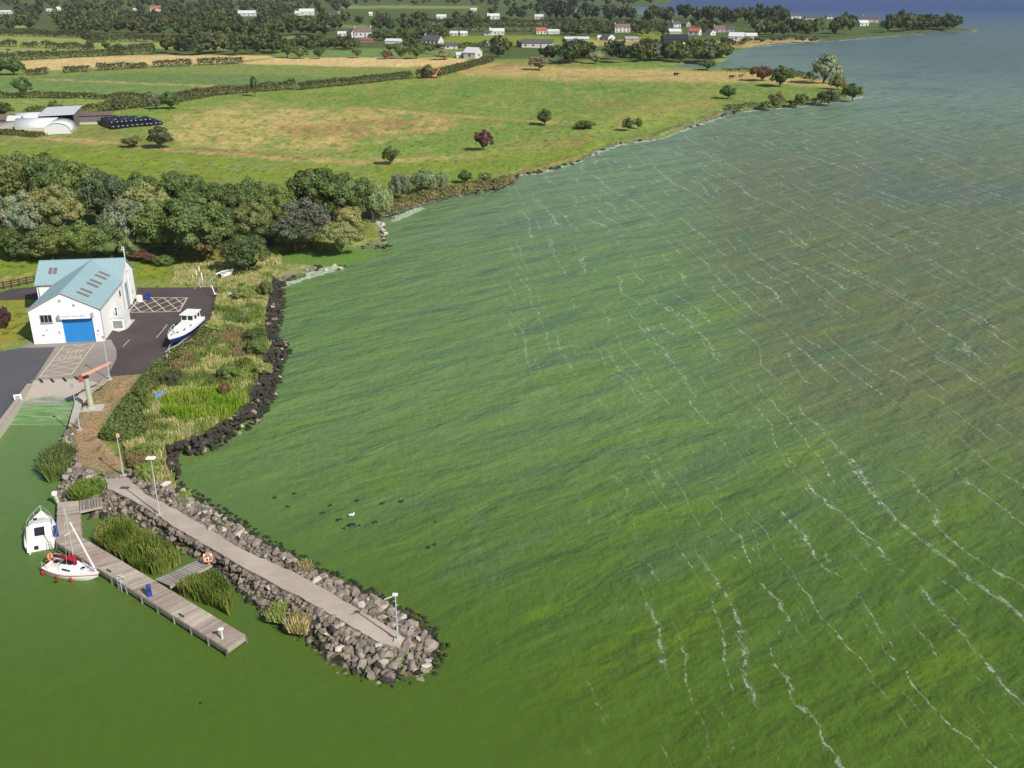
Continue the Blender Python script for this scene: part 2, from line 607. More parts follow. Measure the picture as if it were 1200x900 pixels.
# ------------------------------------------------------------------ land
SHORE = [(-1500, -24), (600, -24), (760, -12), (786, 0), (783, 5), (760, 7.5), (700, 8), (640, 8.5), (622, 10), (630, 13), (690, 15.5), (740, 17),
         (800, 19), (850, 20), (900, 20.5), (980, 22), (1060, 27), (1122, 31), (1126, 34), (1146, 36), (1146, 36.8), (1086, 37.2), (1083, 39), (1023, 43),
         (981, 47), (953, 49), (912, 50.5), (886, 54), (870, 58), (848, 61), (853, 71), (836, 74.5), (806, 74.5), (779, 78.5), (800, 80), (836, 82),
         (872, 82.5), (926, 86), (941, 90), (962, 94), (992, 102), (1010, 106), (1011, 112), (980, 118.5), (935, 124), (896, 127.5), (869, 130.5),
         (851, 129.5), (848, 135), (812, 147), (773, 162), (761, 163.5), (725, 168.5), (697, 178), (682, 187), (657, 195), (630, 202.5), (605, 204),
         (600, 215), (570, 224), (530, 229.5), (495, 237), (452, 252), (432, 257), (447, 268), (450, 283), (424, 290), (372, 293), (340, 291), (326, 302),
         (338, 309), (358, 312), (380, 316), (358, 320), (332, 330), (326, 340), (326, 360), (322, 378), (320, 396), (332, 400), (337, 406), (326, 422),
         (320, 452), (314, 465), (300, 488), (276, 503), (260, 512), (240, 524), (220, 530), (196, 534), (184, 540), (186, 548), (196, 556), (204, 566),
         (220, 576), (240, 590), (264, 604), (288, 618), (307, 634), (335, 647), (375, 669), (415, 689), (452, 704), (475, 719), (500, 734), (515, 752),
         (515, 765), (502, 789), (465, 798), (430, 795), (387, 776), (360, 750), (335, 737), (312, 724), (280, 695), (262, 678), (240, 662), (218, 648),
         (180, 628), (150, 613), (128, 606), (107, 608), (104, 600), (92, 600), (73, 588), (69, 580), (70, 566), (71, 528), (69, 515), (78, 500),
         (95, 467), (118, 452), (100, 443), (38, 446), (35, 452), (4, 497), (-20, 520), (-80, 575), (-300, 760), (-900, 1200), (-2600, 1200)]
SHORE_W = [tuple(at(u, v, 0.0)[:2]) for u, v in SHORE]
LAND_Z = 1.0

C_ = lambda r, g, b: np.array(lin(r, g, b)[:3]) * 0.86
GREEN, LUSH, PALE, TAN, BROWN, STUB, FLOOR, STRAW, RUBBLE, MIX = (
    C_(130, 146, 78), C_(126, 144, 56), C_(146, 158, 92), C_(182, 164, 106), C_(146, 122, 78), C_(206, 184, 130), C_(60, 72, 38), C_(188, 160, 108),
    C_(120, 110, 100), C_(122, 128, 62))
PAINT = [   # (colour, traced outline, feather, wander, strength)
    (C_(86, 102, 58), [(-900, -30), (760, -30), (1130, 20), (1140, 42), (900, 52), (860, 60), (830, 74), (620, 72), (560, 70), (330, 68), (180, 66), (100, 44), (-900, 40)], 3, 4, 1),
    (LUSH * 0.9, [(330, 58), (560, 58), (560, 70), (320, 68)], 2, 2, 0.9),
    (C_(112, 142, 88), [(340, 59), (540, 61), (540, 68), (320, 67)], 2, 2, 0.9),
    (PALE, [(8, 31), (33, 31), (33, 37), (8, 37)], 1.5, 2, 1), (PALE, [(-900, 41), (0, 41), (100, 44), (105, 50), (100, 56), (-900, 52)], 1.5, 2, 1),
    (PALE, [(105, 51), (155, 47), (270, 46), (265, 60), (115, 58)], 1.5, 2, 1), (PALE * 0.95, [(-900, 54), (0, 56), (80, 57), (180, 58), (180, 61), (100, 63), (30, 68), (-900, 68)], 1.5, 2, 1),
    (PALE * 0.9, [(300, 45), (360, 44), (360, 51), (300, 51)], 1.5, 2, 1), (PALE * 0.8, [(370, 30), (430, 30), (430, 34), (370, 34)], 1.5, 2, .8),
    (PALE * 0.85, [(400, 7), (560, 8), (560, 11), (400, 11)], 1.5, 2, .9), (GREEN * 0.85, [(487, 26), (640, 26), (640, 30), (487, 30)], 1.5, 1, 1),
    (GREEN * 0.9, [(547, 31), (720, 31), (720, 36), (545, 36)], 1.5, 1, 1), (LUSH, [(516, 43), (620, 43), (700, 46), (700, 55), (516, 54)], 1.5, 1, 1),
    (LUSH, [(748, 39), (800, 39), (800, 48), (748, 47)], 1.5, 1, 1), (TAN, [(690, 48), (760, 48), (800, 54), (760, 56), (690, 56)], 1.5, 1, .8), (LUSH, [(745, 50), (800, 52), (800, 57), (745, 57)], 1.5, 1, 1),
    (TAN, [(838, 50), (960, 46), (960, 50), (880, 56), (838, 60)], 1.5, 1, .8),
    (STUB, [(24, 73), (100, 69), (200, 66), (316, 67), (320, 70), (272, 74), (240, 77), (140, 80), (70, 84), (30, 85)], 1.2, 1.5, 1),
    (STUB, [(276, 76.5), (320, 71), (348, 69.5), (400, 69), (549, 70), (543, 75), (510, 81), (465, 81), (400, 80)], 1.2, 1.5, 1),
    (C_(130, 144, 78), [(30, 88), (100, 84), (200, 77.5), (270, 77.5), (400, 81), (510, 82), (490, 88), (396, 92), (280, 89), (180, 86), (60, 92)], 1.5, 1.5, 1),
    (C_(108, 134, 78), [(-900, 95), (40, 93), (180, 87), (280, 90), (396, 93), (480, 90), (470, 93), (340, 102), (280, 104), (200, 101), (100, 97), (45, 96)], 1.5, 1.5, 1),
    (C_(114, 140, 80), [(-900, 96), (45, 96), (100, 98), (200, 102.5), (280, 105), (262, 111), (175, 113), (-900, 112)], 1.5, 1.5, 1),
    (C_(134, 152, 80), [(-900, 116), (170, 116), (130, 127), (60, 134), (-900, 136)], 1.5, 2, 1),
    (C_(120, 148, 66), [(135, 140), (180, 130), (300, 112), (480, 93), (560, 84), (700, 90), (870, 100), (850, 125), (800, 145), (690, 180), (560, 215), (470, 240), (420, 240), (440, 195), (330, 185), (200, 176), (140, 165)], 4, 8, 1),
    (TAN, [(520, 85), (575, 76), (640, 80), (860, 86), (960, 96), (990, 106), (900, 100), (780, 99), (640, 97), (560, 92)], 3, 5, 1),
    (BROWN, [(620, 72), (700, 74), (720, 80), (640, 80), (560, 82)], 2, 3, .8), (C_(110, 142, 66), [(690, 74), (800, 76), (790, 81), (700, 81)], 2, 2, .9),
    (C_(104, 134, 62), [(620, 97), (860, 102), (990, 108), (985, 116), (860, 126), (840, 118), (640, 107)], 3, 4, .8),
    (BROWN * 1.05, [(690, 122), (850, 118), (835, 130), (760, 133), (690, 130)], 3, 5, .6), (C_(140, 160, 70), [(690, 135), (800, 135), (790, 146), (720, 160), (690, 160)], 4, 5, .7),
    (C_(150, 150, 86), [(140, 145), (300, 115), (560, 86), (860, 100), (840, 130), (700, 170), (560, 200), (420, 195), (300, 185), (150, 170)], 5, 8, .7),
    (C_(96, 132, 58), [(300, 118), (560, 95), (800, 100), (700, 150), (600, 180), (440, 180), (480, 135)], 5, 8, .5),
    (TAN * 1.1, [(205, 140), (270, 128), (420, 132), (520, 140), (545, 150), (490, 165), (420, 175), (300, 183), (215, 176), (195, 158)], 6, 12, .8),
    (BROWN, [(330, 150), (470, 140), (545, 146), (500, 160), (420, 168), (340, 165)], 5, 14, .55),
    (C_(118, 146, 66), [(420, 165), (560, 150), (600, 162), (560, 185), (470, 190), (420, 180)], 4, 8, .75),
    (BROWN, [(590, 176), (700, 160), (690, 172), (620, 188)], 4, 8, .5),
    (C_(134, 140, 74), [(60, 152), (210, 160), (200, 175), (140, 176), (60, 172), (-60, 168), (-60, 156)], 3, 6, .9),
    (LUSH, [(-900, 168), (0, 170), (60, 173), (140, 177), (210, 182), (300, 190), (350, 195), (420, 200), (520, 192), (620, 184), (690, 172), (720, 166), (690, 182), (620, 200), (560, 212), (440, 222), (350, 230), (100, 215), (-900, 205)], 3, 5, .95),
    (LUSH * 1.05, [(640, 186), (700, 172), (760, 158), (790, 148), (770, 162), (700, 178), (655, 194)], 3, 4, .8),
    (MIX, [(-900, 205), (100, 215), (350, 225), (440, 222), (560, 212), (600, 216), (530, 230), (450, 250), (430, 258), (450, 285), (340, 292), (200, 306), (-900, 306)], 3, 4, .9),
    (FLOOR, [(-900, 215), (100, 215), (350, 222), (420, 225), (440, 250), (425, 285), (340, 290), (205, 304), (-900, 304)], 3, 4, .8),
    (LUSH * 1.02, [(-900, 303), (60, 303), (60, 326), (0, 333), (-900, 345)], 1.5, 2, 1), (LUSH, [(158, 305), (215, 305), (206, 322), (190, 336), (160, 337)], 1.5, 2, 1),
    (TAN * 0.9, [(-900, 340), (0, 332), (40, 326), (42, 338), (0, 345), (-900, 352)], 1, 1.5, .7),
    (C_(140, 144, 62), [(-900, 352), (45, 350), (30, 402), (0, 412), (-900, 420)], 1.5, 3, 1), (STRAW * .8, [(-900, 350), (45, 349), (45, 354), (-900, 358)], 1, 2, .6),
    (MIX, [(205, 300), (330, 300), (345, 292), (330, 310), (326, 345), (322, 400), (335, 405), (315, 465), (250, 515), (190, 540), (200, 560), (145, 550), (120, 510), (170, 440), (205, 412), (240, 385), (255, 340), (200, 335)], 2, 4, 1),
    (STRAW, [(258, 332), (300, 330), (310, 338), (262, 345)], 2, 4, .8), (STRAW, [(252, 352), (290, 352), (300, 380), (270, 395), (244, 386)], 3, 6, .7), (LUSH, [(330, 292), (310, 310), (322, 296)], 2, 2, .6),
    (C_(166, 144, 112), [(128, 441), (169, 438), (167, 445), (152, 466), (126, 496), (114, 518), (121, 527), (145, 551), (142, 560), (122, 562), (97, 555), (88, 541), (84, 515), (77, 506), (92, 483), (108, 459)], 1.5, 3, 1),
    (RUBBLE * 0.7, [(60, 505), (84, 515), (88, 541), (97, 556), (125, 563), (180, 560), (250, 600), (420, 690), (540, 740), (540, 820), (420, 810), (300, 740), (220, 660), (130, 625), (60, 600)], 1.5, 2, .95),
    (RUBBLE * 0.35, [(326, 328), (336, 328), (328, 380), (345, 404), (326, 470), (280, 512), (200, 545), (195, 530), (270, 500), (308, 460), (322, 410), (316, 395)], 1.5, 2, .9),
]
STROKES = [   # (colour, traced line, half width, wander, strength)
    (STRAW, [(45, 95), (120, 98), (200, 101.5), (285, 104.5)], 1.0, 1.5, .9), (BROWN * .45, [(180, 86), (280, 89), (396, 92.5), (480, 90)], .35, .8, .5),
    (STRAW, [(415, 130), (470, 134), (520, 138), (595, 144.5), (650, 147)], 1.8, 3, .75), (STRAW, [(60, 167), (140, 172), (200, 179), (300, 187), (350, 191), (440, 195), (490, 193)], 2.2, 4, .8),
    (BROWN * .8, [(140, 173), (200, 177), (300, 184), (350, 189)], 1.8, 4, .6), (TAN, [(20, 163), (60, 165), (150, 172)], 2, 4, .7),
    (BROWN * .6, [(660, 92), (720, 93), (780, 91)], .6, 2, .5), (BROWN * .7, [(480, 80), (540, 84), (600, 82)], .8, 2, .6),
    (TAN, [(420, 194), (500, 190), (560, 186)], 3, 6, .5),
    (BROWN * .7, [(452, 250), (530, 227), (600, 213), (610, 204), (682, 185)], 2.0, 4, .8), (RUBBLE * .6, [(690, 181), (725, 167), (762, 162), (850, 132)], 1.5, 2, .7),
    (RUBBLE * 1.3, [(432, 258), (446, 268), (448, 284)], 2.5, 4, .8), (RUBBLE * 1.25, [(326, 328), (358, 317), (392, 314)], 2.2, 4, .8), (STUB, [(328, 302), (345, 293), (352, 291)], 2, 3, .9),
]


def build_land():
    us = np.concatenate([np.arange(-900, -140, 38.0), np.arange(-140, 1160, 1.7)])
    vs = np.concatenate([np.arange(-24, 60, 0.9), np.arange(60, 330, 1.25), np.arange(330, 830, 1.7)])
    U, V = np.meshgrid(us, vs)
    xx = (U - 600.0) / FPX
    yy = -(V - 450.0) / FPX
    t = CAM_H / (_s - yy * _c)
    X = xx * t
    Y = (_c + yy * _s) * t
    ins = inside(SHORE_W, X, Y)
    m = mpp_arr = t / FPX
    sd = pdist(SHORE_W, X, Y)
    sd = np.where(ins, sd, -sd)
    wob = (fnoise(X * 0.35, Y * 0.35, 3) - 0.5) * 1.6 + (fnoise(X * 0.06, Y * 0.06, 5) - 0.5) * 2.5 * np.clip((Y - 170) / 100, 0, 1)
    sd = sd + wob * np.clip((V - 0) / 40, 0, 1) * ((V < 430) | (U > 180))
    Z = np.clip(sd * 0.62 - 0.05, -1.6, LAND_Z)
    rough = (fnoise(X * 0.12, Y * 0.12, 9) - 0.5) * 0.9 * np.clip((Y - 215) / 60, 0, 1) * np.clip(sd / 12, 0, 1)
    Z = np.where(Z > 0.9, Z + rough, Z)
    col = np.empty(U.shape + (3,))
    col[:] = GREEN
    # pixel rows are foreshortened, so wander less in depth than sideways
    for i, (c, poly, fe, wa, st) in enumerate(PAINT):
        pu = [p[0] for p in poly]
        pv = [p[1] for p in poly]
        a, b = np.searchsorted(vs, [min(pv) - 8, max(pv) + 8])
        d, e = np.searchsorted(us, [min(pu) - 16, max(pu) + 16])
        if b <= a or e <= d:
            continue
        u, v = U[a:b, d:e], V[a:b, d:e]
        k = np.where(v < 120, 3.0, 2.2)
        uu = u + (fnoise(u / 14, v / 4.5, 21 + i) - .5) * wa * k
        vv = v + (fnoise(u / 16, v / 5, 61 + i) - .5) * wa
        s2 = pdist([(p[0] / 2.5, p[1]) for p in poly], uu / 2.5, vv)
        s2 = np.where(inside(poly, uu, vv), s2, -s2)
        if st < 1 and max(pv) > 75:
            br = fnoise(u / 6.5, v / 2.0, 171 + i, 5) * .6 + fnoise(u / 26, v / 7, 211 + i, 3) * .4
            st = st * np.clip((br - .36) * 5.5, 0.05, 1.15)
        w = (np.clip(s2 / fe + 0.5, 0, 1) * st)[..., None]
        col[a:b, d:e] = col[a:b, d:e] * (1 - w) + c * w
    for i, (c, line, hw, wa, st) in enumerate(STROKES):
        pu = [p[0] for p in line]
        pv = [p[1] for p in line]
        a, b = np.searchsorted(vs, [min(pv) - 12, max(pv) + 12])
        d, e = np.searchsorted(us, [min(pu) - 16, max(pu) + 16])
        u, v = U[a:b, d:e], V[a:b, d:e]
        vv = v + (fnoise(u / 12, v / 4, 91 + i) - .5) * wa
        s2 = pdist([(p[0] / 2.5, p[1]) for p in line], u / 2.5, vv, False)
        brk = np.clip(fnoise(u / 9, v / 3, 131 + i) * 2.2 - .35, 0, 1)
        w = (np.clip((hw - s2) / max(hw, .5) + 0.4, 0, 1) * st * brk)[..., None]
        col[a:b, d:e] = col[a:b, d:e] * (1 - w) + c * w
    # wet mud and shingle at the edge of the water
    natural = (V < 330)
    w = (np.clip((1.3 - sd) / 1.2, 0, 1) * 0.75 * natural)[..., None]
    col = col * (1 - w) + np.array([0.10, 0.085, 0.06]) * w
    # keep what stands above the lake bed
    keep_v = sd > -2.2
    idx = -np.ones(U.shape, np.int64)
    q = keep_v[:-1, :-1] | keep_v[1:, :-1] | keep_v[:-1, 1:] | keep_v[1:, 1:]
    used = np.zeros(U.shape, bool)
    used[:-1, :-1] |= q
    used[1:, :-1] |= q
    used[:-1, 1:] |= q
    used[1:, 1:] |= q
    idx[used] = np.arange(used.sum())
    fa = np.stack([idx[1:, :-1][q], idx[1:, 1:][q], idx[:-1, 1:][q], idx[:-1, :-1][q]], 1)
    ve = np.stack([X[used], Y[used], Z[used]], 1)
    k = NT('land_cover')
    p = k.geo()
    base = k.attr('tint')[0]
    n1 = k.noise(p, 0.07, 4, 0.6)
    n2 = k.noise(p, 0.9, 4, 0.65)
    n3 = k.noise(k.vmul(p, (0.35, 0.12, 1)), 1.0, 4, 0.6, 0.6)
    s = k.math('ADD', 0.40, k.math('ADD', k.math('MULTIPLY', n1, 0.45), k.math('MULTIPLY', n2, 0.75)))
    c = k.mix(1.0, base, k.comb(s, s, s), 'MULTIPLY')
    c = k.mix(k.math('MULTIPLY', k.step(n3, 0.50, 0.62), 0.65), c, k.mix(1.0, c, (1.40, 1.10, 1.0, 1), 'MULTIPLY'))
    c = k.mix(k.math('MULTIPLY', k.step(n3, 0.46, 0.34), 0.5), c, k.mix(1.0, c, (0.70, 0.95, 0.62, 1), 'MULTIPLY'))
    tus = k.noise(k.vmul(p, (0.5, 0.28, 1)), 1.0, 4, 0.7)
    c = k.mix(k.math('MULTIPLY', k.step(tus, 0.55, 0.62), 0.8), c, k.mix(1.0, c, (0.45, 0.45, 0.30, 1), 'MULTIPLY'))
    tu2 = k.noise(k.vmul(p, (0.75, 0.40, 1)), 1.3, 4, 0.72)
    c = k.mix(k.math('MULTIPLY', k.step(tu2, 0.55, 0.66), 0.6), c, k.mix(1.0, c, (1.55, 1.42, 1.45, 1), 'MULTIPLY'))
    hb = k.math('ADD', k.noise(p, 0.8, 5, 0.7), k.math('MULTIPLY', n3, 0.8))
    k.bsdf(c, 0.95, 0.1, k.bump(hb, 0.8, 0.6))
    M['land'] = k.m
    o = link('ground', np_mesh('ground', ve, fa, k.m, col[used], smooth=True))
    structure(o)


build_land()


def asphalt(name, col, var, tint2):
    k = NT(name)
    p = k.geo()
    a = k.noise(p, 0.14, 5, 0.6)
    b = k.noise(p, 6.0, 3, 0.7)
    d = k.noise(k.vmul(p, (0.5, 2.0, 1)), 0.4, 4, 0.6, 1.0)
    c = k.mix(k.step(a, 0.35, 0.65), col, tint2)
    s = k.math('ADD', 1.0 - var, k.math('ADD', k.math('MULTIPLY', b, var), k.math('MULTIPLY', d, var)))
    c = k.mix(1.0, c, k.comb(s, s, s), 'MULTIPLY')
    k.bsdf(c, 0.9, 0.2, k.bump(b, 0.25, 0.02))
    return k.m


M['tarmac'] = asphalt('brown_grey_tarmac', (0.070, 0.058, 0.056, 1), 0.35, (0.088, 0.072, 0.068, 1))
M['tarmac2'] = asphalt('blue_grey_tarmac', (0.095, 0.098, 0.105, 1), 0.25, (0.085, 0.086, 0.092, 1))
M['apron'] = asphalt('pinkish_concrete', (0.245, 0.215, 0.195, 1), 0.3, (0.29, 0.255, 0.23, 1))
M['ramp'] = asphalt('grooved_slip_concrete', (0.38, 0.335, 0.28, 1), 0.25, (0.32, 0.28, 0.23, 1))
M['path'] = asphalt('pink_path_concrete', (0.44, 0.375, 0.305, 1), 0.36, (0.34, 0.285, 0.235, 1))
M['pale_conc'] = asphalt('pale_concrete', (0.46, 0.42, 0.36, 1), 0.25, (0.40, 0.36, 0.31, 1))


def sheet(name, pts, z, mat, thick=0.25, parent=None):
    w = [at(u, v, z)[:2] for u, v in pts]
    o = MB().prism(w, z - thick, z).build(name, mat, parent)
    return structure(o) if parent is None else o


sheet('car_park', [(118, 395), (130, 388), (148, 364), (160, 345), (161, 337), (257, 336.5), (253.5, 356), (247, 372), (241, 385), (226, 401), (206, 411), (185, 425), (170, 438), (130, 441), (126, 436), (136, 420), (130, 402)], 1.02, M['tarmac'])
sheet('side_road', [(-300, 372), (-60, 356), (0, 352), (44, 350.5), (50, 343), (44, 336), (20, 338), (0, 342.5), (-60, 349), (-300, 362)], 1.015, M['tarmac'])
sheet('access_road', [(-300, 455), (-80, 424), (0, 411.5), (28, 407.5), (65.5, 406.5), (44, 442), (34, 452), (3, 497), (-20, 520), (-80, 575), (-300, 700)], 1.02, M['tarmac2'])
sheet('concrete_apron', [(24, 407.5), (39, 397), (60, 396), (130, 398), (136.5, 410), (136.5, 420), (130, 433), (116, 449), (100, 443.5), (40, 445), (65, 406.5)], 1.035, M['apron'], 0.5)
# ------------------------------------------------------------------ foliage
def foliage_material():
    k = NT('leaves')
    tint = k.attr('tint')[0]
    oc = k.n('ShaderNodeObjectInfo').outputs['Color']
    p = k.geo()
    n1 = k.noise(p, 0.45, 3, 0.6)
    c = k.mix(1.0, tint, oc, 'MULTIPLY')
    s = k.math('ADD', 0.70, k.math('MULTIPLY', n1, 0.6))
    c = k.mix(1.0, c, k.comb(s, s, k.math('MULTIPLY', s, 0.95)), 'MULTIPLY')
    b = k.n('ShaderNodeBsdfPrincipled')
    k.put(b.inputs['Base Color'], c)
    b.inputs['Roughness'].default_value = 0.55
    b.inputs['Specular IOR Level'].default_value = 0.28
    t = k.n('ShaderNodeBsdfTranslucent')
    k.put(t.inputs['Color'], k.mix(1.0, c, (1.25, 1.35, 0.6, 1), 'MULTIPLY'))
    mx = k.n('ShaderNodeMixShader')
    mx.inputs[0].default_value = 0.30
    k.t.links.new(b.outputs[0], mx.inputs[1])
    k.t.links.new(t.outputs[0], mx.inputs[2])
    k.t.links.new(mx.outputs[0], k.out.inputs[0])
    return k.m


M['leaves'] = foliage_material()


def unit(v):
    return v / np.maximum(np.linalg.norm(v, axis=-1, keepdims=True), 1e-9)


def leaf_quads(pos, nrm, size, rs, aspect=1.5):
    n = len(pos)
    r = unit(rs.normal(size=(n, 3)))
    t = unit(np.cross(nrm, r))
    b = np.cross(nrm, t)
    sz = size * (0.6 + 0.8 * rs.rand(n, 1))
    a, c = t * sz * 0.5 * aspect, b * sz * 0.5 / aspect * 1.25
    v = np.stack([pos - a, pos - c * 1.1 + nrm * sz * .12, pos + a, pos + c * 1.1 + nrm * sz * .12], 1).reshape(-1, 3)
    f = np.arange(4 * n).reshape(n, 4)
    return v, f


def ell_np(c, r, n=10, m=6):
    e = MB().ell(c, r, n, m)
    return np.array(e.v), np.array(e.f)


def crown(seed, blobs, per, leaf, H=10.0, Rr=5.0, low=0.30, shape='round', small=1.0):
    rs = np.random.RandomState(seed)
    P, Nn, T = [], [], []
    cz = H * (low + 1.0) / 2
    rz = H * (1.0 - low) / 2
    for i in range(blobs):
        d = unit(rs.normal(size=3))
        if d[2] < -0.35:
            d[2] *= -0.6
            d = unit(d)
        f = 0.58 + 0.30 * rs.rand()
        if i % 5 == 0:
            f *= 0.5
        c = np.array([d[0] * Rr * f, d[1] * Rr * f, cz + d[2] * rz * f])
        if shape == 'tall':
            c[:2] *= 0.55 + 0.5 * (1 - (c[2] / H)) + .1
        if shape == 'willow':
            c[2] = cz + d[2] * rz * f * 0.9 + 0.08 * H * rs.randn()
        rb = Rr * (0.18 + 0.20 * rs.rand()) * small
        k = int(per * (0.7 + 0.6 * rs.rand()))
        q = unit(rs.normal(size=(k, 3)) + np.array([0, 0, 0.25]) + 0.35 * d)
        rad = rb * (0.72 + 0.36 * rs.rand(k, 1))
        if shape == 'willow':
            sc = np.array([0.8, 0.8, 1.5])
        else:
            sc = np.array([1, 1, 0.82])
        P.append(c + q * rad * sc)
        Nn.append(unit(q + 0.48 * rs.normal(size=(k, 3))))
        bt = 0.82 + 0.36 * rs.rand()
        hue = (rs.rand() - 0.5) * 0.22
        tt = bt * (0.86 + 0.28 * rs.rand(k, 1)) * np.array([1 + hue, 1.0, 1 - hue])
        T.append(tt)
    P, Nn, T = np.concatenate(P), np.concatenate(Nn), np.concatenate(T)
    ok = P[:, 2] > 0.02 * H
    P, Nn, T = P[ok], Nn[ok], T[ok]
    v, f = leaf_quads(P, Nn, leaf, rs)
    col = np.repeat(T, 4, 0)
    ev, ef = ell_np((0, 0, cz), (Rr * 0.50, Rr * 0.50, rz * 0.60), 12, 7)
    if shape == 'tall':
        ev[:, :2] *= 0.7
    ev = ev + 0.45 * rs.normal(size=ev.shape)
    f = np.concatenate([f, ef + len(v)])
    v = np.concatenate([v, ev])
    col = np.concatenate([col, np.full((len(ev), 3), 0.9)])
    return v, f, col


def trunk_mesh(seed, H=10.0, r=0.28):
    g = random.Random(seed)
    b = MB()
    top = (g.uniform(-.5, .5), g.uniform(-.5, .5), H * 0.5)
    b.tube((0, 0, -0.4), (top[0] * .4, top[1] * .4, H * 0.22), r * 1.25, r, 8)
    b.tube((top[0] * .4, top[1] * .4, H * 0.22), top, r, r * 0.55, 7)
    for i in range(6):
        a = i * 1.05 + g.random()
        z = H * g.uniform(0.2, 0.45)
        b.tube((top[0] * .4, top[1] * .4, z), (math.cos(a) * 2.6, math.sin(a) * 2.6, z + H * g.uniform(.15, .32)), r * 0.5, r * 0.16, 5)
    return b.mesh('trunk', M['trunk'])


def crown_mesh(name, *a, **k):
    v, f, c = crown(*a, **k)
    return np_mesh(name, v, f, M['leaves'], c)


NEAR = [crown_mesh('crown', 100 + i, 70, 170, 0.30, small=.78, low=[.06, .1, .04, .12, .05][i]) for i in range(5)]
NEARB = [crown_mesh('crown', 120 + i, 52, 150, 0.30, low=0.0, small=.85) for i in range(3)]
NEARW = [crown_mesh('crown', 130 + i, 50, 160, 0.30, small=.8, low=0.06, shape='willow') for i in range(2)]
MIDT = [crown_mesh('crown', 140 + i, 40, 90, 0.46, small=.85, low=[.04, .10, .02][i]) for i in range(3)]
MIDB = [crown_mesh('crown', 150 + i, 34, 80, 0.46, small=.9, low=0.0) for i in range(3)]
TALL = [crown_mesh('crown', 160 + i, 34, 60, 0.62, low=0.05, shape='tall') for i in range(2)]
TRUNK = [trunk_mesh(i) for i in range(4)]


def far_tree_data(seed, blobs=16, per=15, leaf=1.35, low=.08, shape='round', trunk=True):
    v, f, c = crown(seed, blobs, per, leaf, low=low, shape=shape)
    return v, f, c


FAR_D = [far_tree_data(200 + i, low=[.02, .06, .12, .04, .1, .02][i], shape=['round', 'round', 'round', 'round', 'tall', 'round'][i]) for i in range(6)]


def far_mesh(v, f, c, i):
    me = np_mesh('tree', v, f, M['leaves'], c)
    return me


FARM = [far_mesh(v, f, c, i) for i, (v, f, c) in enumerate(FAR_D)]

DARK, GRN, OLIVE, GREY, YELL, PURP, SILV, REDD, MIDG = ((.050, .068, .022), (.078, .100, .028), (.085, .092, .032), (.088, .096, .062), (.150, .140, .048),
                                                   (.042, .020, .020), (.118, .130, .085), (.105, .060, .030), (.064, .084, .028))


def plant(name, label, cat, u, vt, vb, w, col, kind='near', group=None, deep=None, z0=LAND_Z):
    p = at(u, vb, z0)
    h = max(height_at(u, vb, vt, z0), 0.6)
    r = w * mpp(vb) / 2 * 1.16
    root = thing(name, label, cat, (p.x, p.y, z0 - 0.05), rnd.uniform(0, 6.28), group)
    pool = {'near': NEAR, 'bush': NEARB, 'willow': NEARW, 'mid': MIDT, 'midbush': MIDB, 'tall': TALL}[kind]
    h *= 1.10
    if kind == 'near':
        w *= 1.13
    c = link('crown', rnd.choice(pool), root)
    c.scale = (r / 5.0, r / 5.0 * (deep or 1.0), h / 10.0)
    k = rnd.uniform(1.22, 1.5)
    c.color = (col[0] * k * 1.62, col[1] * k * 1.72, col[2] * k * 1.75, 1)
    t = link('trunk' if 'bush' not in kind else 'stem', rnd.choice(TRUNK), root)
    tk = min(1.0, h / 10 + .1)
    t.scale = (tk * r / 5, tk * r / 5, h / 10.0)
    return root


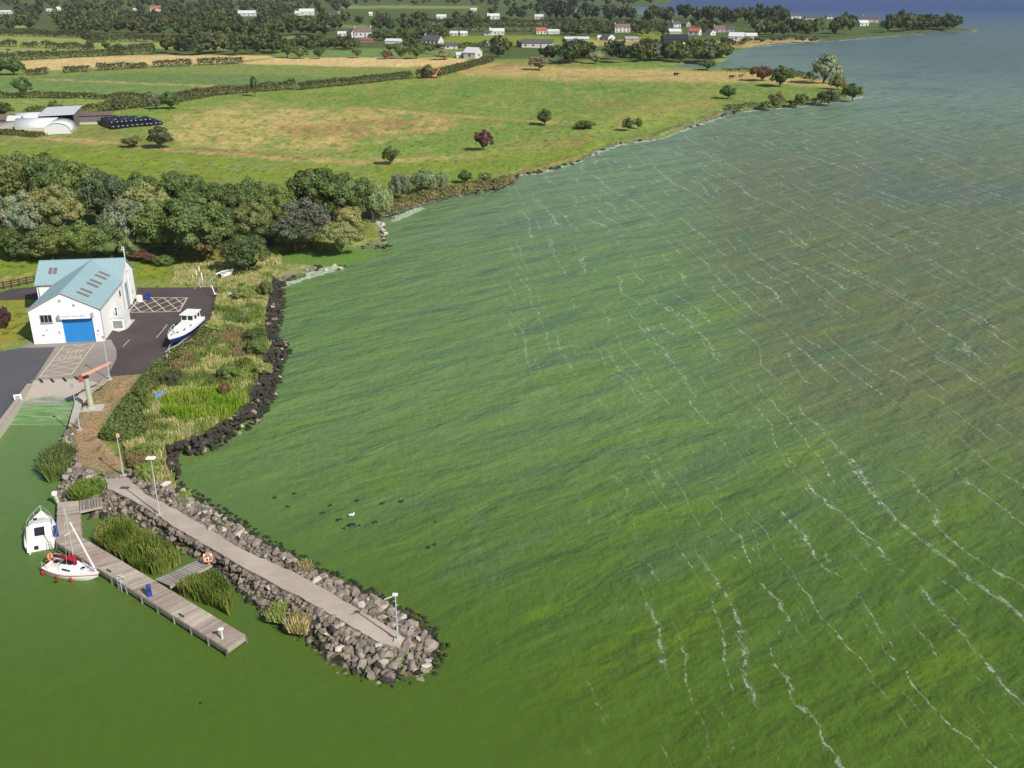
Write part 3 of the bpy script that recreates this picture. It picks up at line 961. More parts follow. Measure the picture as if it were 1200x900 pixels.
WOOD = 'trees of the wood behind the boathouse'
for a in [
    ('tree', 'dark olive broadleaf tree at the left edge of the wood', 'tree', 3, 188, 252, 56, OLIVE),
    ('tree', 'tall olive tree in the back row of the wood, second from its left edge', 'tree', 33, 185, 250, 50, OLIVE),
    ('tree', 'dark green tree in the back row behind the yellowish tree at left', 'tree', 63, 187, 252, 50, MIDG),
    ('tree', 'bright green tree at the back of the wood beside the lush field', 'tree', 94, 195, 256, 46, GRN),
    ('tree', 'dark grey-green pointed tree near the middle of the left wood', 'tree', 124, 205, 268, 46, (.052, .068, .034)),
    ('tree', 'dark tree at the back of the wood above the yellow-topped tree', 'tree', 166, 207, 255, 44, DARK),
    ('tree', 'broad dark green tree at the back of the wood beside the lush field edge', 'tree', 212, 207, 258, 58, MIDG),
    ('tree', 'small dark tree behind the biggest tree of the wood', 'tree', 248, 219, 264, 44, DARK),
    ('tree', 'pale grey tree half cut by the left edge of the photo', 'tree', 2, 234, 288, 44, GREY),
    ('tree', 'silvery grey tree standing out pale in the left wood', 'tree', 36, 230, 288, 44, SILV),
    ('tree', 'yellow-olive tree right of the silvery grey tree', 'tree', 70, 224, 284, 56, (.105, .104, .042)),
    ('tree', 'yellow-topped rounded tree above the boathouse mast', 'tree', 175, 221, 276, 54, (.118, .122, .045)),
    ('tree', 'grey-leaved tree left of the biggest tree of the wood', 'tree', 153, 240, 298, 50, GREY),
    ('tree', 'green tree directly left of the biggest tree of the wood', 'tree', 194, 240, 301, 56, (.078, .100, .032)),
    ('tree', 'biggest dark green tree of the wood, beside the right lawn', 'tree', 232, 236, 307, 74, MIDG),
    ('tree', 'brown-tinged small tree in front of the biggest tree of the wood', 'tree', 243, 268, 309, 34, (.092, .080, .036)),
    ('tree', 'dark tree in the back of the wood right of the biggest tree', 'tree', 263, 221, 275, 44, DARK),
    ('tree', 'round dark green tree between the lush field and the purplish tree', 'tree', 299, 214, 272, 48, MIDG),
    ('tree', 'mid green tree left of the tall dark tree near the shore', 'tree', 326, 224, 277, 46, GRN),
    ('tree', 'tallest dark tree at the shore end of the wood', 'tree', 376, 199, 264, 62, DARK),
    ('tree', 'green tree right of the tallest dark tree near the shore', 'tree', 411, 207, 264, 50, MIDG),
    ('tree', 'olive green tree in the middle of the wood left of the purplish tree', 'tree', 299, 243, 291, 48, OLIVE),
    ('tree', 'green tree between the purplish tree and the bush beside the dinghy', 'tree', 333, 245, 288, 42, GRN),
    ('tree', 'purplish grey tree in the shore end of the wood', 'tree', 360, 238, 288, 54, (.072, .070, .056)),
    ('tree', 'grey-brown dense tree at the water edge left of the yellow bushes', 'tree', 346, 258, 292, 58, (.060, .066, .040)),
    ('tree', 'dark green tree behind the bush beside the dinghy', 'tree', 268, 248, 292, 42, DARK),
]:
    plant(*a, kind='near', group=WOOD)
for a in [
    ('willow_tree', 'pale green willow leaning over the shore at the end of the wood', 'tree', 437, 217, 258, 36, (.125, .145, .068)),
    ('willow_tree', 'feathery pale willow bush at the tip of the wood', 'tree', 452, 226, 254, 22, (.140, .155, .080)),
    ('willow_tree', 'grey-leaved willow bush on the shore bank', 'tree', 469, 208, 234, 26, GREY),
    ('willow_tree', 'wide pale willow clump right of the grey willow bush on the bank', 'tree', 496, 203, 228, 34, (.120, .135, .075)),
    ('willow_tree', 'small pale willow right of the wide willow clump on the bank', 'tree', 516, 204, 224, 18, (.125, .140, .078)),
]:
    plant(*a, kind='willow', group='willows along the lake bank')
for a in [
    ('bush', 'olive bush in front of the wood behind the boathouse roof', 'bush', 62, 268, 305, 54, OLIVE),
    ('bush', 'green bush behind the boathouse ridge, left of the mast', 'bush', 101, 264, 305, 46, GRN),
    ('bush', 'leafy green bush just left of the boathouse mast', 'bush', 131, 263, 304, 46, MIDG),
    ('bush', 'dark bush at the left edge in front of the wood', 'bush', 10, 270, 305, 42, DARK),
    ('bush', 'low grey-green bush below the silvery grey tree', 'bush', 36, 282, 306, 36, (.060, .075, .035)),
    ('bush', 'light green bush just right of the boathouse mast', 'bush', 153, 276, 304, 24, (.110, .130, .050)),
    ('bush', 'reddish brown bush behind the boathouse right gable', 'bush', 163, 293, 306, 20, (.085, .045, .030)),
    ('bush', 'purple brown low bush beside the right lawn', 'bush', 178, 297, 309, 16, (.070, .040, .032)),
    ('bush', 'round tan yellow bush at the water edge, the upper of two', 'bush', 411, 244, 276, 34, (.145, .128, .055)),
    ('bush', 'yellow-green round bush at the water edge, the lower of two', 'bush', 400, 263, 294, 46, (.120, .122, .052)),
    ('bush', 'dark bush standing over the white dinghy', 'bush', 290, 277, 320, 46, (.052, .070, .026)),
    ('bush', 'low green bush at the foot of the biggest tree of the wood', 'bush', 193, 300, 311, 22, GRN),
]:
    plant(*a, kind='bush', group='bushes round the boathouse wood')
for a in [
    ('bush', 'small dark bush on the green bank of the marsh field', 'bush', 546, 200, 215, 16, DARK, 'midbush'),
    ('bush', 'small grey-green bush right of the dark bush on the bank', 'bush', 568, 202, 214, 15, OLIVE, 'midbush'),
    ('tree', 'lone dark round tree in the marsh field nearest the wood', 'tree', 458, 173, 193, 18, DARK, 'mid'),
    ('tree', 'lone purple-leaved round tree in the marsh field', 'tree', 567, 154, 177, 20, (.060, .028, .026), 'mid'),
    ('tree', 'lone dark tree at the end of the tan track in the marsh field', 'tree', 638, 129, 147, 16, DARK, 'mid'),
    ('bush', 'low dark flat bush right of the lone trees in the marsh field', 'bush', 687, 142, 151, 24, DARK, 'midbush'),
    ('bush', 'dark bush near the shore, the larger of a pair', 'bush', 737, 139, 153, 14, DARK, 'midbush'),
    ('bush', 'small dark bush near the shore, the smaller of a pair', 'bush', 748, 139, 151, 8, DARK, 'midbush'),
    ('bush', 'dark bush alone on the green part of the promontory', 'bush', 853, 101, 116, 18, DARK, 'midbush'),
    ('bush', 'red-brown bush at the back of the promontory', 'bush', 893, 77, 95, 27, (.075, .042, .028), 'midbush'),
    ('tree', 'dark green tree at the back of the promontory beside the red-brown bush', 'tree', 914, 79, 102, 26, DARK, 'mid'),
    ('bush', 'grey-green bush on the shore of the promontory, the leftmost of four', 'bush', 908, 109, 127, 18, OLIVE, 'midbush'),
    ('bush', 'narrow grey-green bush on the shore of the promontory, second of four', 'bush', 939, 109, 124, 15, OLIVE, 'midbush'),
    ('bush', 'broad dark bush on the shore of the promontory, third of four', 'bush', 971, 106, 121, 24, (.050, .055, .026), 'midbush'),
    ('bush', 'dark bush at the very tip of the promontory', 'bush', 999, 99, 117, 22, DARK, 'midbush'),
    ('tree', 'tall silvery poplar at the tip of the promontory', 'tree', 965, 66, 98, 32, (.125, .135, .085), 'tall'),
    ('bush', 'olive bush at the foot of the silvery poplar', 'bush', 981, 88, 105, 18, OLIVE, 'midbush'),
    ('bush', 'small orange-brown bush beside the olive bush at the promontory tip', 'bush', 989, 96, 106, 8, (.20, .12, .04), 'midbush'),
    ('bush', 'tiny dark bush left of the silvery poplar', 'bush', 949, 83, 92, 7, DARK, 'midbush'),
    ('tree', 'dark round tree between the barn and the lush field', 'tree', 188, 150, 174, 26, (.050, .060, .030), 'mid'),
    ('bush', 'low dark bush left of the round tree near the silage bales', 'bush', 156, 159, 173, 20, OLIVE, 'midbush'),
    ('bush', 'bush at the end of the hedge right above the bale stack', 'bush', 200, 109, 128, 20, DARK, 'midbush'),
    ('bush', 'grey willow bush in the hedge above the bale stack', 'bush', 184, 112, 128, 18, GREY, 'midbush'),
    ('bush', 'dark bush in the hedge above the barn end wall', 'bush', 136, 117, 130, 12, DARK, 'midbush'),
    ('tree', 'small dark tree behind the barn roof', 'tree', 67, 119, 136, 15, DARK, 'mid'),
    ('bush', 'green bush behind the barn roof, left of the small dark tree', 'bush', 51, 126, 138, 22, GRN, 'midbush'),
    ('tree', 'dark tree at the left edge beside the farm sheds', 'tree', 4, 121, 137, 22, DARK, 'mid'),
    ('tree', 'round dark tree standing alone above the hedge of the left green field', 'tree', 28, 92, 112, 20, DARK, 'mid'),
    ('tree', 'broad dark pair of trees by the tan stubble, the left one', 'tree', -3, 70, 88, 26, DARK, 'mid'),
    ('tree', 'broad dark pair of trees by the tan stubble, the right one', 'tree', 17, 71, 88, 24, DARK, 'mid'),
    ('tree', 'slim tall tree rising out of the long field hedge', 'tree', 299, 90, 113, 10, DARK, 'tall'),
    ('bush', 'wide dark bush in the pale cow field', 'bush', 140, 52, 64, 22, DARK, 'midbush'),
    ('tree', 'small dark tree in the field boundary, the left one of two', 'tree', 106, 47, 58, 8, DARK, 'mid'),
    ('tree', 'small dark tree in the field boundary, the right one of two', 'tree', 125, 48, 59, 9, DARK, 'mid'),
    ('tree', 'tree at the end of the stubble below the dark hedgerow wood', 'tree', 337, 52, 68, 13, DARK, 'mid'),
    ('tree', 'round green tree on the edge of the long stubble field', 'tree', 352, 55, 69, 18, MIDG, 'mid'),
    ('tree', 'small round tree alone in the strip of green above the stubble', 'tree', 374, 56, 69, 12, DARK, 'mid'),
    ('tree', 'pale olive tree alone in the strip of green above the stubble', 'tree', 419, 56, 68, 12, OLIVE, 'mid'),
    ('bush', 'reddish brown bush on the edge of the long stubble field', 'bush', 452, 60, 69, 14, (.12, .065, .04), 'midbush'),
    ('tree', 'dark green round tree left of the white two-storey gabled house', 'tree', 470, 51, 69, 17, MIDG, 'mid'),
    ('tree', 'large dark green tree in front of the white two-storey gabled house', 'tree', 488, 52, 69, 19, MIDG, 'mid'),
    ('bush', 'pale straw-green bush at the end of the stubble beside the white shed', 'bush', 521, 58, 70, 22, (.16, .155, .08), 'midbush'),
    ('tree', 'dark pointed tree in the hedge beside the orange digger', 'tree', 502, 77, 92, 14, (.075, .070, .032), 'mid'),
    ('bush', 'pale tan bush in front of the dark trees by the promontory meadow', 'bush', 698, 60, 75, 17, (.19, .165, .11), 'midbush'),
    ('bush', 'dead brownish bush in the tan marsh below the long grey house', 'bush', 632, 66, 82, 22, (.15, .12, .08), 'midbush'),
    ('bush', 'dark bush standing in the shallow bay edge', 'bush', 829, 70, 82, 16, DARK, 'midbush'),
]:
    plant(*a[:8], kind=a[8], group='lone trees and bushes of the fields')
plant('tree', 'small purple-leaved tree on the left lawn by the boathouse', 'tree', 8.5, 362, 386, 14, PURP, kind='mid')
# ------------------------------------------------------------------ hedges
def hedge(label, line, hm, wm, col, leaf=0.9, dens=2.2, gaps=(), seed=0, uneven=0.5, name='hedge', group='field hedges', z0=LAND_Z, cat='hedge'):
    rs = np.random.RandomState(500 + seed)
    leaf, dens = leaf * .62, dens * .95
    w = [np.array(at(u, v, z0)[:2]) for u, v in line]
    o = w[0].copy()
    P, Nn, T = [], [], []
    acc = 0
    for i in range(len(w) - 1):
        d = w[i + 1] - w[i]
        L = np.linalg.norm(d)
        per = wm + 2 * hm
        n = int(L * per * dens / (leaf * leaf))
        t = rs.rand(n)
        s = acc + t * L
        hh = hm * (1 - uneven / 2 + uneven * 1.3 * fnoise(s / (3.2 * hm), s * 0 + seed, seed)) * (0.9 + .2 * rs.rand(n))
        a = math.pi * rs.rand(n)
        ca, sa = np.cos(a), np.sin(a) ** 0.6
        side = np.array([-d[1], d[0]]) / L
        rad = 0.80 + 0.25 * rs.rand(n)
        xy = w[i] - o + t[:, None] * d + side * (ca * wm / 2 * rad)[:, None] + 0.3 * rs.normal(size=(n, 2))
        z = sa * hh * rad
        nr = unit(np.concatenate([side * ca[:, None], sa[:, None]], 1) + 0.6 * rs.normal(size=(n, 3)))
        ok = np.ones(n, bool)
        for g0, g1 in gaps:
            fr = (s)
            ok &= ~((fr > g0) & (fr < g1))
        P.append(np.concatenate([xy, z[:, None]], 1)[ok])
        Nn.append(nr[ok])
        br = (0.75 + 0.5 * fnoise(s / 6.0, s * 0 + 3, seed + 7))[:, None] * (0.85 + .3 * rs.rand(n, 1))
        T.append((br * np.ones(3))[ok])
        acc += L
    P, Nn, T = np.concatenate(P), np.concatenate(Nn), np.concatenate(T)
    v, f = leaf_quads(P, Nn, leaf, rs)
    ob = link(name, np_mesh(name, v, f, M['leaves'], np.repeat(T, 4, 0)), None, (o[0], o[1], z0 - 0.05))
    ob.color = (col[0] * 1.75, col[1] * 1.6, col[2] * 1.45, 1)
    return tag(ob, label, cat, group)


HC = (.050, .060, .026)
hedge('long dark hedge running from the bale stack up to the stubble field', [(122, 131), (160, 127), (182, 123), (207, 120), (250, 112), (300, 107.5), (346, 104.5)], 3.6, 4.0, (.062, .066, .028), 0.9, 1.7, seed=1, uneven=.8)
hedge('clipped dark hedge between the green field and the pasture, right of the slim tree', [(351, 105.5), (420, 98.5), (482, 91.5)], 3.2, 3.2, HC, 0.85, 1.8, seed=2, uneven=.35)
hedge('short ragged hedge just left of the orange digger', [(489, 92), (507, 90.5)], 4.5, 4, (.075, .070, .032), 0.9, 1.8, seed=3)
hedge('clipped hedge from the orange digger to the red garden by the white shed', [(512, 90), (552, 79), (576, 72)], 3.4, 3.4, (.060, .070, .028), 0.85, 2.0, seed=4, uneven=.25)
hedge('hedge of separate dark bushes along the lower edge of the left stubble', [(30, 88.5), (60, 86.5), (100, 84), (140, 81.5), (200, 78), (262, 75.5), (285, 74.5)], 3.2, 3.4, HC, 1.0, 1.5, gaps=[(12, 20), (34, 38), (66, 70), (92, 95), (128, 131), (150, 154)], seed=5)
hedge('thin dark hedge above the pale green field behind the barn', [(-60, 115), (0, 115.5), (60, 114.5), (110, 116), (178, 115.5)], 2.2, 2.6, HC, 0.9, 1.5, seed=6, uneven=.8)
hedge('dark hedge between the cow field and the left stubble', [(-40, 72), (0, 71.5), (40, 70), (100, 67), (150, 64.5), (183, 63.5)], 4.2, 3.8, HC, 1.1, 1.5, seed=7, uneven=.6)
hedge('row of small dark bushes above the cow field', [(-40, 55), (0, 54.5), (30, 55.5), (60, 56.5), (85, 57.5), (110, 58.5)], 3.6, 3.4, HC, 1.1, 1.5, gaps=[(10, 14), (40, 45), (60, 64)], seed=8, uneven=.9)
hedge('long dark hedge under the far left trees above the pale field', [(-60, 41.5), (0, 42), (50, 43), (100, 45), (118, 49.5)], 5.5, 5, (.055, .062, .032), 1.3, 1.4, seed=9, uneven=.5)
hedge('dark hedge right of the two small field trees', [(108, 50.5), (155, 48.5), (205, 50)], 4.5, 4, HC, 1.3, 1.4, seed=10, uneven=.5)
hedge('hedge at the right end of the cow field', [(152, 60), (182, 59.5)], 4.0, 5, HC, 1.1, 1.4, seed=11, uneven=.8)
hedge('long low dark hedge below the green field of the village', [(520, 56.5), (560, 56), (600, 56)], 3.5, 5, HC, 1.2, 1.2, seed=12, uneven=.7)
hedge('dark hedge across the middle of the far green fields', [(545, 37), (600, 37.4), (660, 37.6), (720, 38)], 6, 6, (.04, .05, .03), 1.6, 1.2, seed=13, uneven=.4)
hedge('upper dark hedge of the far green fields', [(487, 31), (560, 31), (640, 31), (720, 31.5)], 6, 6, (.04, .05, .03), 1.6, 1.2, seed=14, uneven=.5)
hedge('hedge behind the farm sheds, between barn and pale field', [(30, 137), (60, 136.5), (95, 133), (125, 131)], 3.0, 3.5, (.065, .075, .032), 0.8, 1.6, seed=15, uneven=.9)
hedge('rough hedge in front of the farm sheds beside the lush field', [(-60, 158), (0, 157.5), (30, 158.5), (48, 160)], 1.5, 4.0, (.065, .080, .032), 0.7, 1.6, seed=16, uneven=1.0)
hedge('low scrub line along the shore bank below the lush strip', [(452, 251), (480, 239), (530, 226), (570, 221), (598, 213)], 1.5, 4.5, (.10, .10, .05), 0.6, 1.3, seed=17, uneven=1.1)
hedge('low dark scrub on the bank of the promontory shore', [(850, 127), (896, 125), (935, 122), (990, 116)], 1.6, 3.0, (.06, .075, .03), 0.8, 1.0, seed=18, uneven=1.1)
hedge('low scrub at the back edge of the promontory', [(845, 83), (880, 84), (926, 87), (960, 95)], 1.8, 3.0, (.075, .07, .035), 0.9, 0.8, seed=19, uneven=1.2)


# ------------------------------------------------------------------ houses of the far village
def house(label, u, vb, w_px, h_px, roof, walls, yaw=0.0, depth=7.5, chim=1, name='house', cat='house', windows=3, two=False, group='far houses', open_end=False):
    k = mpp(vb)
    p = at(u, vb, LAND_Z)
    L = max(w_px * k, 4.0)
    tot = max(h_px * k * 1.02, 3.0)
    wh = tot * (0.58 if not two else 0.66)
    D = min(depth, L)
    root = thing(name, label, cat, (p.x, p.y + D / 2, LAND_Z - 0.05), yaw, group)
    x, y = L / 2, D / 2
    b = MB()
    b.add([(-x, -y, 0), (x, -y, 0), (x, y, 0), (-x, y, 0), (-x, -y, wh), (x, -y, wh), (x, y, wh), (-x, y, wh), (-x, 0, tot), (x, 0, tot)],
          [(0, 1, 5, 4), (2, 3, 7, 6), (1, 2, 6, 9, 5), (3, 0, 4, 8, 7)])
    b.build('wall', walls, root)
    r = MB()
    e, th = 0.35, 0.16
    sl = (tot - wh) / y
    for s in (-1, 1):
        yo = s * (y + e)
        zo = wh - sl * e
        q = [(-x - e, yo, zo + .03), (x + e, yo, zo + .03), (x + e, 0, tot + .03), (-x - e, 0, tot + .03)]
        r.hexa(q, [(a, c, d + th) for a, c, d in q])
    ro = r.build('roof', roof, root)
    for i in range(chim):
        cx = (-x + 0.6) if i == 0 else (x - 0.6)
        MB().box((cx, 0, tot + 0.5), (0.8, 0.7, 1.6)).build('chimney', walls, ro)
    if windows:
        n = max(1, min(windows, int(L / 2.4)))
        wm = None
        for fl in range(2 if two else 1):
            zc = wh * (0.55 if not two else (0.27 + 0.46 * fl))
            for i in range(n):
                cx = -x + L * (i + .5) / n
                door = (fl == 0 and i == n // 2 and n > 1)
                hh = min(wh * (.34 if not two else .22), 1.3)
                if door:
                    MB().box((0, 0, 0), (1.0, .12, wh * .42 if two else wh * .75)).build('door', M['brown_roof'], root).location = (cx, -y - .02, (wh * .21 if two else wh * .375))
                else:
                    if wm is None:
                        wm = MB().box((0, 0, 0), (1.3, .12, hh)).mesh('window', M['glass'])
                    link('window', wm, root, (cx, -y - .02, zc))
        link('window', wm, root, (x + .02, 0, wh * (.6 if two else .55)), math.pi / 2) if wm else None
    return root


M['far_white'] = simple('dull_white_wall', (0.50, 0.49, 0.47, 1), 0.8, 0.2, 0.10, 0.3)  # duller white puts the shading of the far houses into the colour
W_, S_, R_, P_, B_, K_ = M['far_white'], M['slate'], M['red_tile'], M['pale_roof'], M['brown_roof'], M['black_roof']
HOUSES = [
    ('white two-storey house with grey slate roof and bright gable beside the stubble', 507, 56, 22, 13, S_, W_, -.45, 1, 4, True, 'house', 'house'),
    ('low grey-roofed outbuilding right of the white two-storey gabled house', 528, 57.5, 15, 6, S_, W_, .1, 0, 2, False, 'outbuilding', 'outbuilding'),
    ('white barn with pale roof at the end of the stubble field', 554, 69, 16, 12, P_, W_, -.5, 0, 1, False, 'barn', 'barn'),
    ('low white shed joined to the left of the white barn', 541, 68, 14, 6, P_, W_, .15, 0, 1, False, 'shed', 'shed'),
    ('white bungalow across the far green field, the left of two', 532, 42, 9, 5, P_, W_, 0, 0, 2, False, 'house', 'house'),
    ('white bungalow across the far green field, the right of two', 543, 42, 8, 5, P_, W_, .2, 0, 2, False, 'house', 'house'),
    ('long white house with two peaks above the bright green field', 582, 41, 17, 7, W_, W_, .1, 1, 4, False, 'house', 'house'),
    ('small grey-roofed house joined left of the long white house', 572, 41.5, 8, 5, S_, W_, -.2, 0, 1, False, 'house', 'house'),
    ('small house with red roof and white front', 634, 40, 12, 7, R_, W_, .1, 0, 3, False, 'house', 'house'),
    ('pale-roofed low hall right of the red-roofed house', 649, 40, 14, 5, P_, W_, 0, 0, 0, False, 'hall', 'shed'),
    ('long grey-roofed building with a white end gable above the tan marsh', 630, 56, 36, 9, S_, W_, -.12, 0, 4, False, 'farmhouse', 'house'),
    ('brown-gabled wing at the left of the long grey building', 612, 55.5, 10, 8, B_, M['brick'], .5, 0, 1, False, 'outbuilding', 'outbuilding'),
    ('little white gable peeping out behind dark trees', 569, 54, 7, 6, S_, W_, -.9, 0, 1, False, 'house', 'house'),
    ('brown-roofed farmhouse with white dormered front left of centre', 425, 44, 20, 11, B_, W_, .1, 2, 4, False, 'farmhouse', 'house'),
    ('dark-roofed wing left of the brown-roofed farmhouse', 412, 44, 9, 9, S_, W_, -.8, 0, 1, False, 'outbuilding', 'outbuilding'),
    ('white cottage left of the brown-roofed farmhouse', 401, 42.5, 11, 5, P_, W_, .1, 0, 2, False, 'cottage', 'house'),
    ('low brown-roofed shed under the brown-roofed farmhouse', 429, 49.5, 14, 4, B_, M['brick'], 0, 0, 0, False, 'shed', 'shed'),
    ('long pale-roofed shed with one white end among hedgerow trees', 461, 51.5, 18, 5.5, P_, W_, -.2, 0, 0, False, 'shed', 'shed'),
    ('large white farm building high on the left skyline', 359, 18, 17, 7, P_, W_, .1, 0, 2, False, 'barn', 'barn'),
    ('white annexe left of the large white skyline building', 349, 18.5, 7, 5, W_, W_, 0, 1, 1, False, 'house', 'house'),
    ('long white house among far left trees', 289, 19, 20, 6, P_, W_, .05, 1, 4, False, 'house', 'house'),
    ('dark-roofed cottage with white gables among trees', 392, 18, 11, 5, S_, W_, -.3, 0, 2, False, 'cottage', 'house'),
    ('pink-walled red-roofed house far away on the left', 182, 13.5, 12, 6, R_, W_, .1, 0, 3, False, 'house', 'house'),
    ('white bungalow half cut by the left edge among far trees', 6, 16.5, 12, 4, P_, W_, 0, 0, 2, False, 'house', 'house'),
    ('tiny white house among far left trees, with a wide front', 57, 13.5, 6, 3, W_, W_, 0, 0, 1, False, 'house', 'house'),
    ('tiny white gable among far left trees, right of the wide white house', 68, 13.5, 4, 5, W_, W_, .8, 0, 1, False, 'house', 'house'),
    ('tiny white house deep in the trees, left of the pink house', 158, 13, 3.5, 3, W_, W_, 0, 0, 0, False, 'house', 'house'),
    ('white cottage on the far fields between two woods', 517, 22.5, 11, 5, P_, W_, .1, 0, 2, False, 'cottage', 'house'),
    ('large white house group on the far fields near the top', 578, 22.5, 14, 6, W_, W_, .1, 1, 3, False, 'house', 'house'),
    ('white house left of the tall dark trees by the far bay', 632, 22.5, 10, 5, P_, W_, -.1, 0, 2, False, 'house', 'house'),
    ('white-walled house with pinkish roof near the top edge', 555, 13.5, 7, 3.5, P_, W_, 0, 0, 2, False, 'house', 'house'),
    ('small white square house below the far woods', 434, 18.5, 4, 4, W_, W_, .3, 0, 1, False, 'house', 'house'),
    ('white two-storey house with brown roof in the village', 729, 38, 18, 9, B_, W_, .08, 1, 4, True, 'house', 'house'),
    ('house with bright white gable and dark roof in the village', 713, 47.5, 12, 7, S_, W_, -.9, 0, 2, False, 'house', 'house'),
    ('low white wing left of the bright white gable', 704, 47, 7, 5, P_, W_, 0, 0, 1, False, 'outbuilding', 'outbuilding'),
    ('pinkish low shed beside the village meadow', 740, 48.5, 15, 5, M['stone_wall'], M['stone_wall'], .1, 0, 1, False, 'shed', 'shed'),
    ('black-roofed barn by the lake end of the village', 791, 51.5, 29, 10, K_, K_, .12, 0, 0, False, 'barn', 'barn'),
    ('grey-roofed village house in front of tall dark trees', 792, 32, 10, 6, S_, W_, .4, 1, 2, False, 'house', 'house'),
    ('village house with steep pale gable right of the grey-roofed one', 804, 31.5, 8, 6, S_, M['stone_wall'], -.8, 0, 1, False, 'house', 'house'),
    ('low building with wide pale grey roof in the village', 791, 40.5, 14, 6, P_, M['stone_wall'], .1, 0, 0, False, 'hall', 'shed'),
    ('village house with red roof and white gable', 815, 41.5, 13, 8, R_, W_, -.5, 0, 2, False, 'house', 'house'),
    ('white gable house right of the red-roofed village house', 833, 41.5, 9, 6, S_, W_, -.9, 0, 1, False, 'house', 'house'),
    ('brown-roofed terrace at the right of the village', 843, 38, 13, 7, B_, M['stone_wall'], .1, 1, 2, False, 'house', 'house'),
    ('grey-roofed terrace behind the white lakeside sheds', 855, 37, 12, 5, S_, M['stone_wall'], -.1, 1, 2, False, 'house', 'house'),
    ('large white shed by the lake shore, the left of two', 864, 48, 17, 9, P_, W_, -.3, 0, 1, False, 'shed', 'shed'),
    ('white shed by the lake shore, the right of two', 881, 46, 13, 6.5, P_, W_, -.15, 0, 0, False, 'shed', 'shed'),
    ('row of grey roofs on the headland wood, the left part', 932, 22, 13, 5, S_, W_, .25, 1, 2, False, 'house', 'house'),
    ('row of grey roofs on the headland wood, the right part', 952, 23.5, 16, 5, S_, M['stone_wall'], -.1, 0, 0, False, 'house', 'house'),
    ('small white house in the middle of the headland wood', 972, 22, 7, 4, S_, W_, .1, 0, 1, False, 'house', 'house'),
    ('white-fronted house on the headland, the lower left of a pair', 1012, 30.5, 11, 6, P_, W_, .2, 0, 2, False, 'house', 'house'),
    ('dark-roofed house with white gable on the headland, the upper right of a pair', 1021, 26.5, 18, 7, S_, W_, -.35, 1, 2, False, 'house', 'house'),
    ('pale green glasshouse between the village trees', 676, 48, 28, 4, M['pale_roof'], M['grey_frame'], .02, 0, 0, False, 'greenhouse', 'greenhouse'),
]
HB = []
for (lb, u, vb, w, h, ro, wa, yaw, ch, wi, two, nm, ct) in HOUSES:
    house(lb, u, vb, w, h, ro, wa, yaw, 7.5 if nm != 'barn' else 10, ch, nm, ct, wi, two)
    HB.append((u - w * .55, u + w * .55, vb - h, vb))

# ------------------------------------------------------------------ farm: barn, curved sheds, silage bales


def world_box(mb, c4, z0, z1):
    """prism on four traced ground corners"""
    return mb.prism([tuple(at(u, v, LAND_Z)[:2]) for u, v in c4], z0, z1)


def gable_building(name, label, cat, front, depth, wh, tot, roof, wall, overhang=0.3):
    a, b_ = at(*front[0], LAND_Z), at(*front[1], LAND_Z)
    d = b_ - a
    L = d.length
    yaw = math.atan2(d.y, d.x)
    root = thing(name, label, cat, (a.x, a.y, LAND_Z - .05), yaw)
    return root, L


# big barn: ridge runs left-right, open front at left, long lower boarded range at right
a = at(88, 150.5, 1)
b_ = at(109, 149, 1)
barn = thing('barn', 'large timber-clad farm barn with pale sheet roof and an open dark front', 'barn', (a.x, a.y, LAND_Z - .05), math.atan2(b_.y - a.y, b_.x - a.x) * .4)
w0, d0 = 11.0, 17.0
wallb = MB()
wallb.box((-w0 / 2, d0 - .1, 2.2), (w0, .2, 4.4)).box((-w0, d0 / 2, 2.2), (.2, d0, 4.4))
wallb.build('wall', M['barn_wood'], barn)
sb = MB()
nb = 22
for i in range(nb):
    sb.box((0.0 + .05 * (i % 2), d0 * (i + .5) / nb, 2.35), (.16, d0 / nb * .94, 4.7))
sb.build('cladding', M['barn_wood'], barn)
fr = MB()
for i in range(4):
    fr.box((-w0 * i / 3, 0.15, 2.2), (.3, .3, 4.4))
fr.build('post', M['fence_wood'], barn)
rb = MB()
q = [(-w0 - .5, -.6, 4.45), (.4, -.6, 4.75), (.4, d0 + .4, 5.6), (-w0 - .5, d0 + .4, 5.3)]
rb.hexa(q, [(x, y, z + .12) for x, y, z in q])
rb.build('roof', M['pale_roof'], barn)
ext = MB()
ext.box((5.6, 9.0, 1.9), (11.0, .2, 2.5))
for i in range(14):
    ext.box((.6 + i * .8, 8.85 + .05 * (i % 2), 2.0), (.7, .14, 2.3))
ext.build('lean_to_wall', M['barn_wood'], barn)
MB().box((5.6, 8.8, .45), (11.0, .3, .9)).build('plinth_wall', M['pale_conc'], barn)
MB().hexa([(0.3, 8.4, 3.15), (11.3, 8.4, 3.15), (11.3, 15, 3.6), (.3, 15, 3.6)], [(0.3, 8.4, 3.27), (11.3, 8.4, 3.27), (11.3, 15, 3.72), (.3, 15, 3.72)]).build('lean_to_roof', M['brown_roof'], barn)


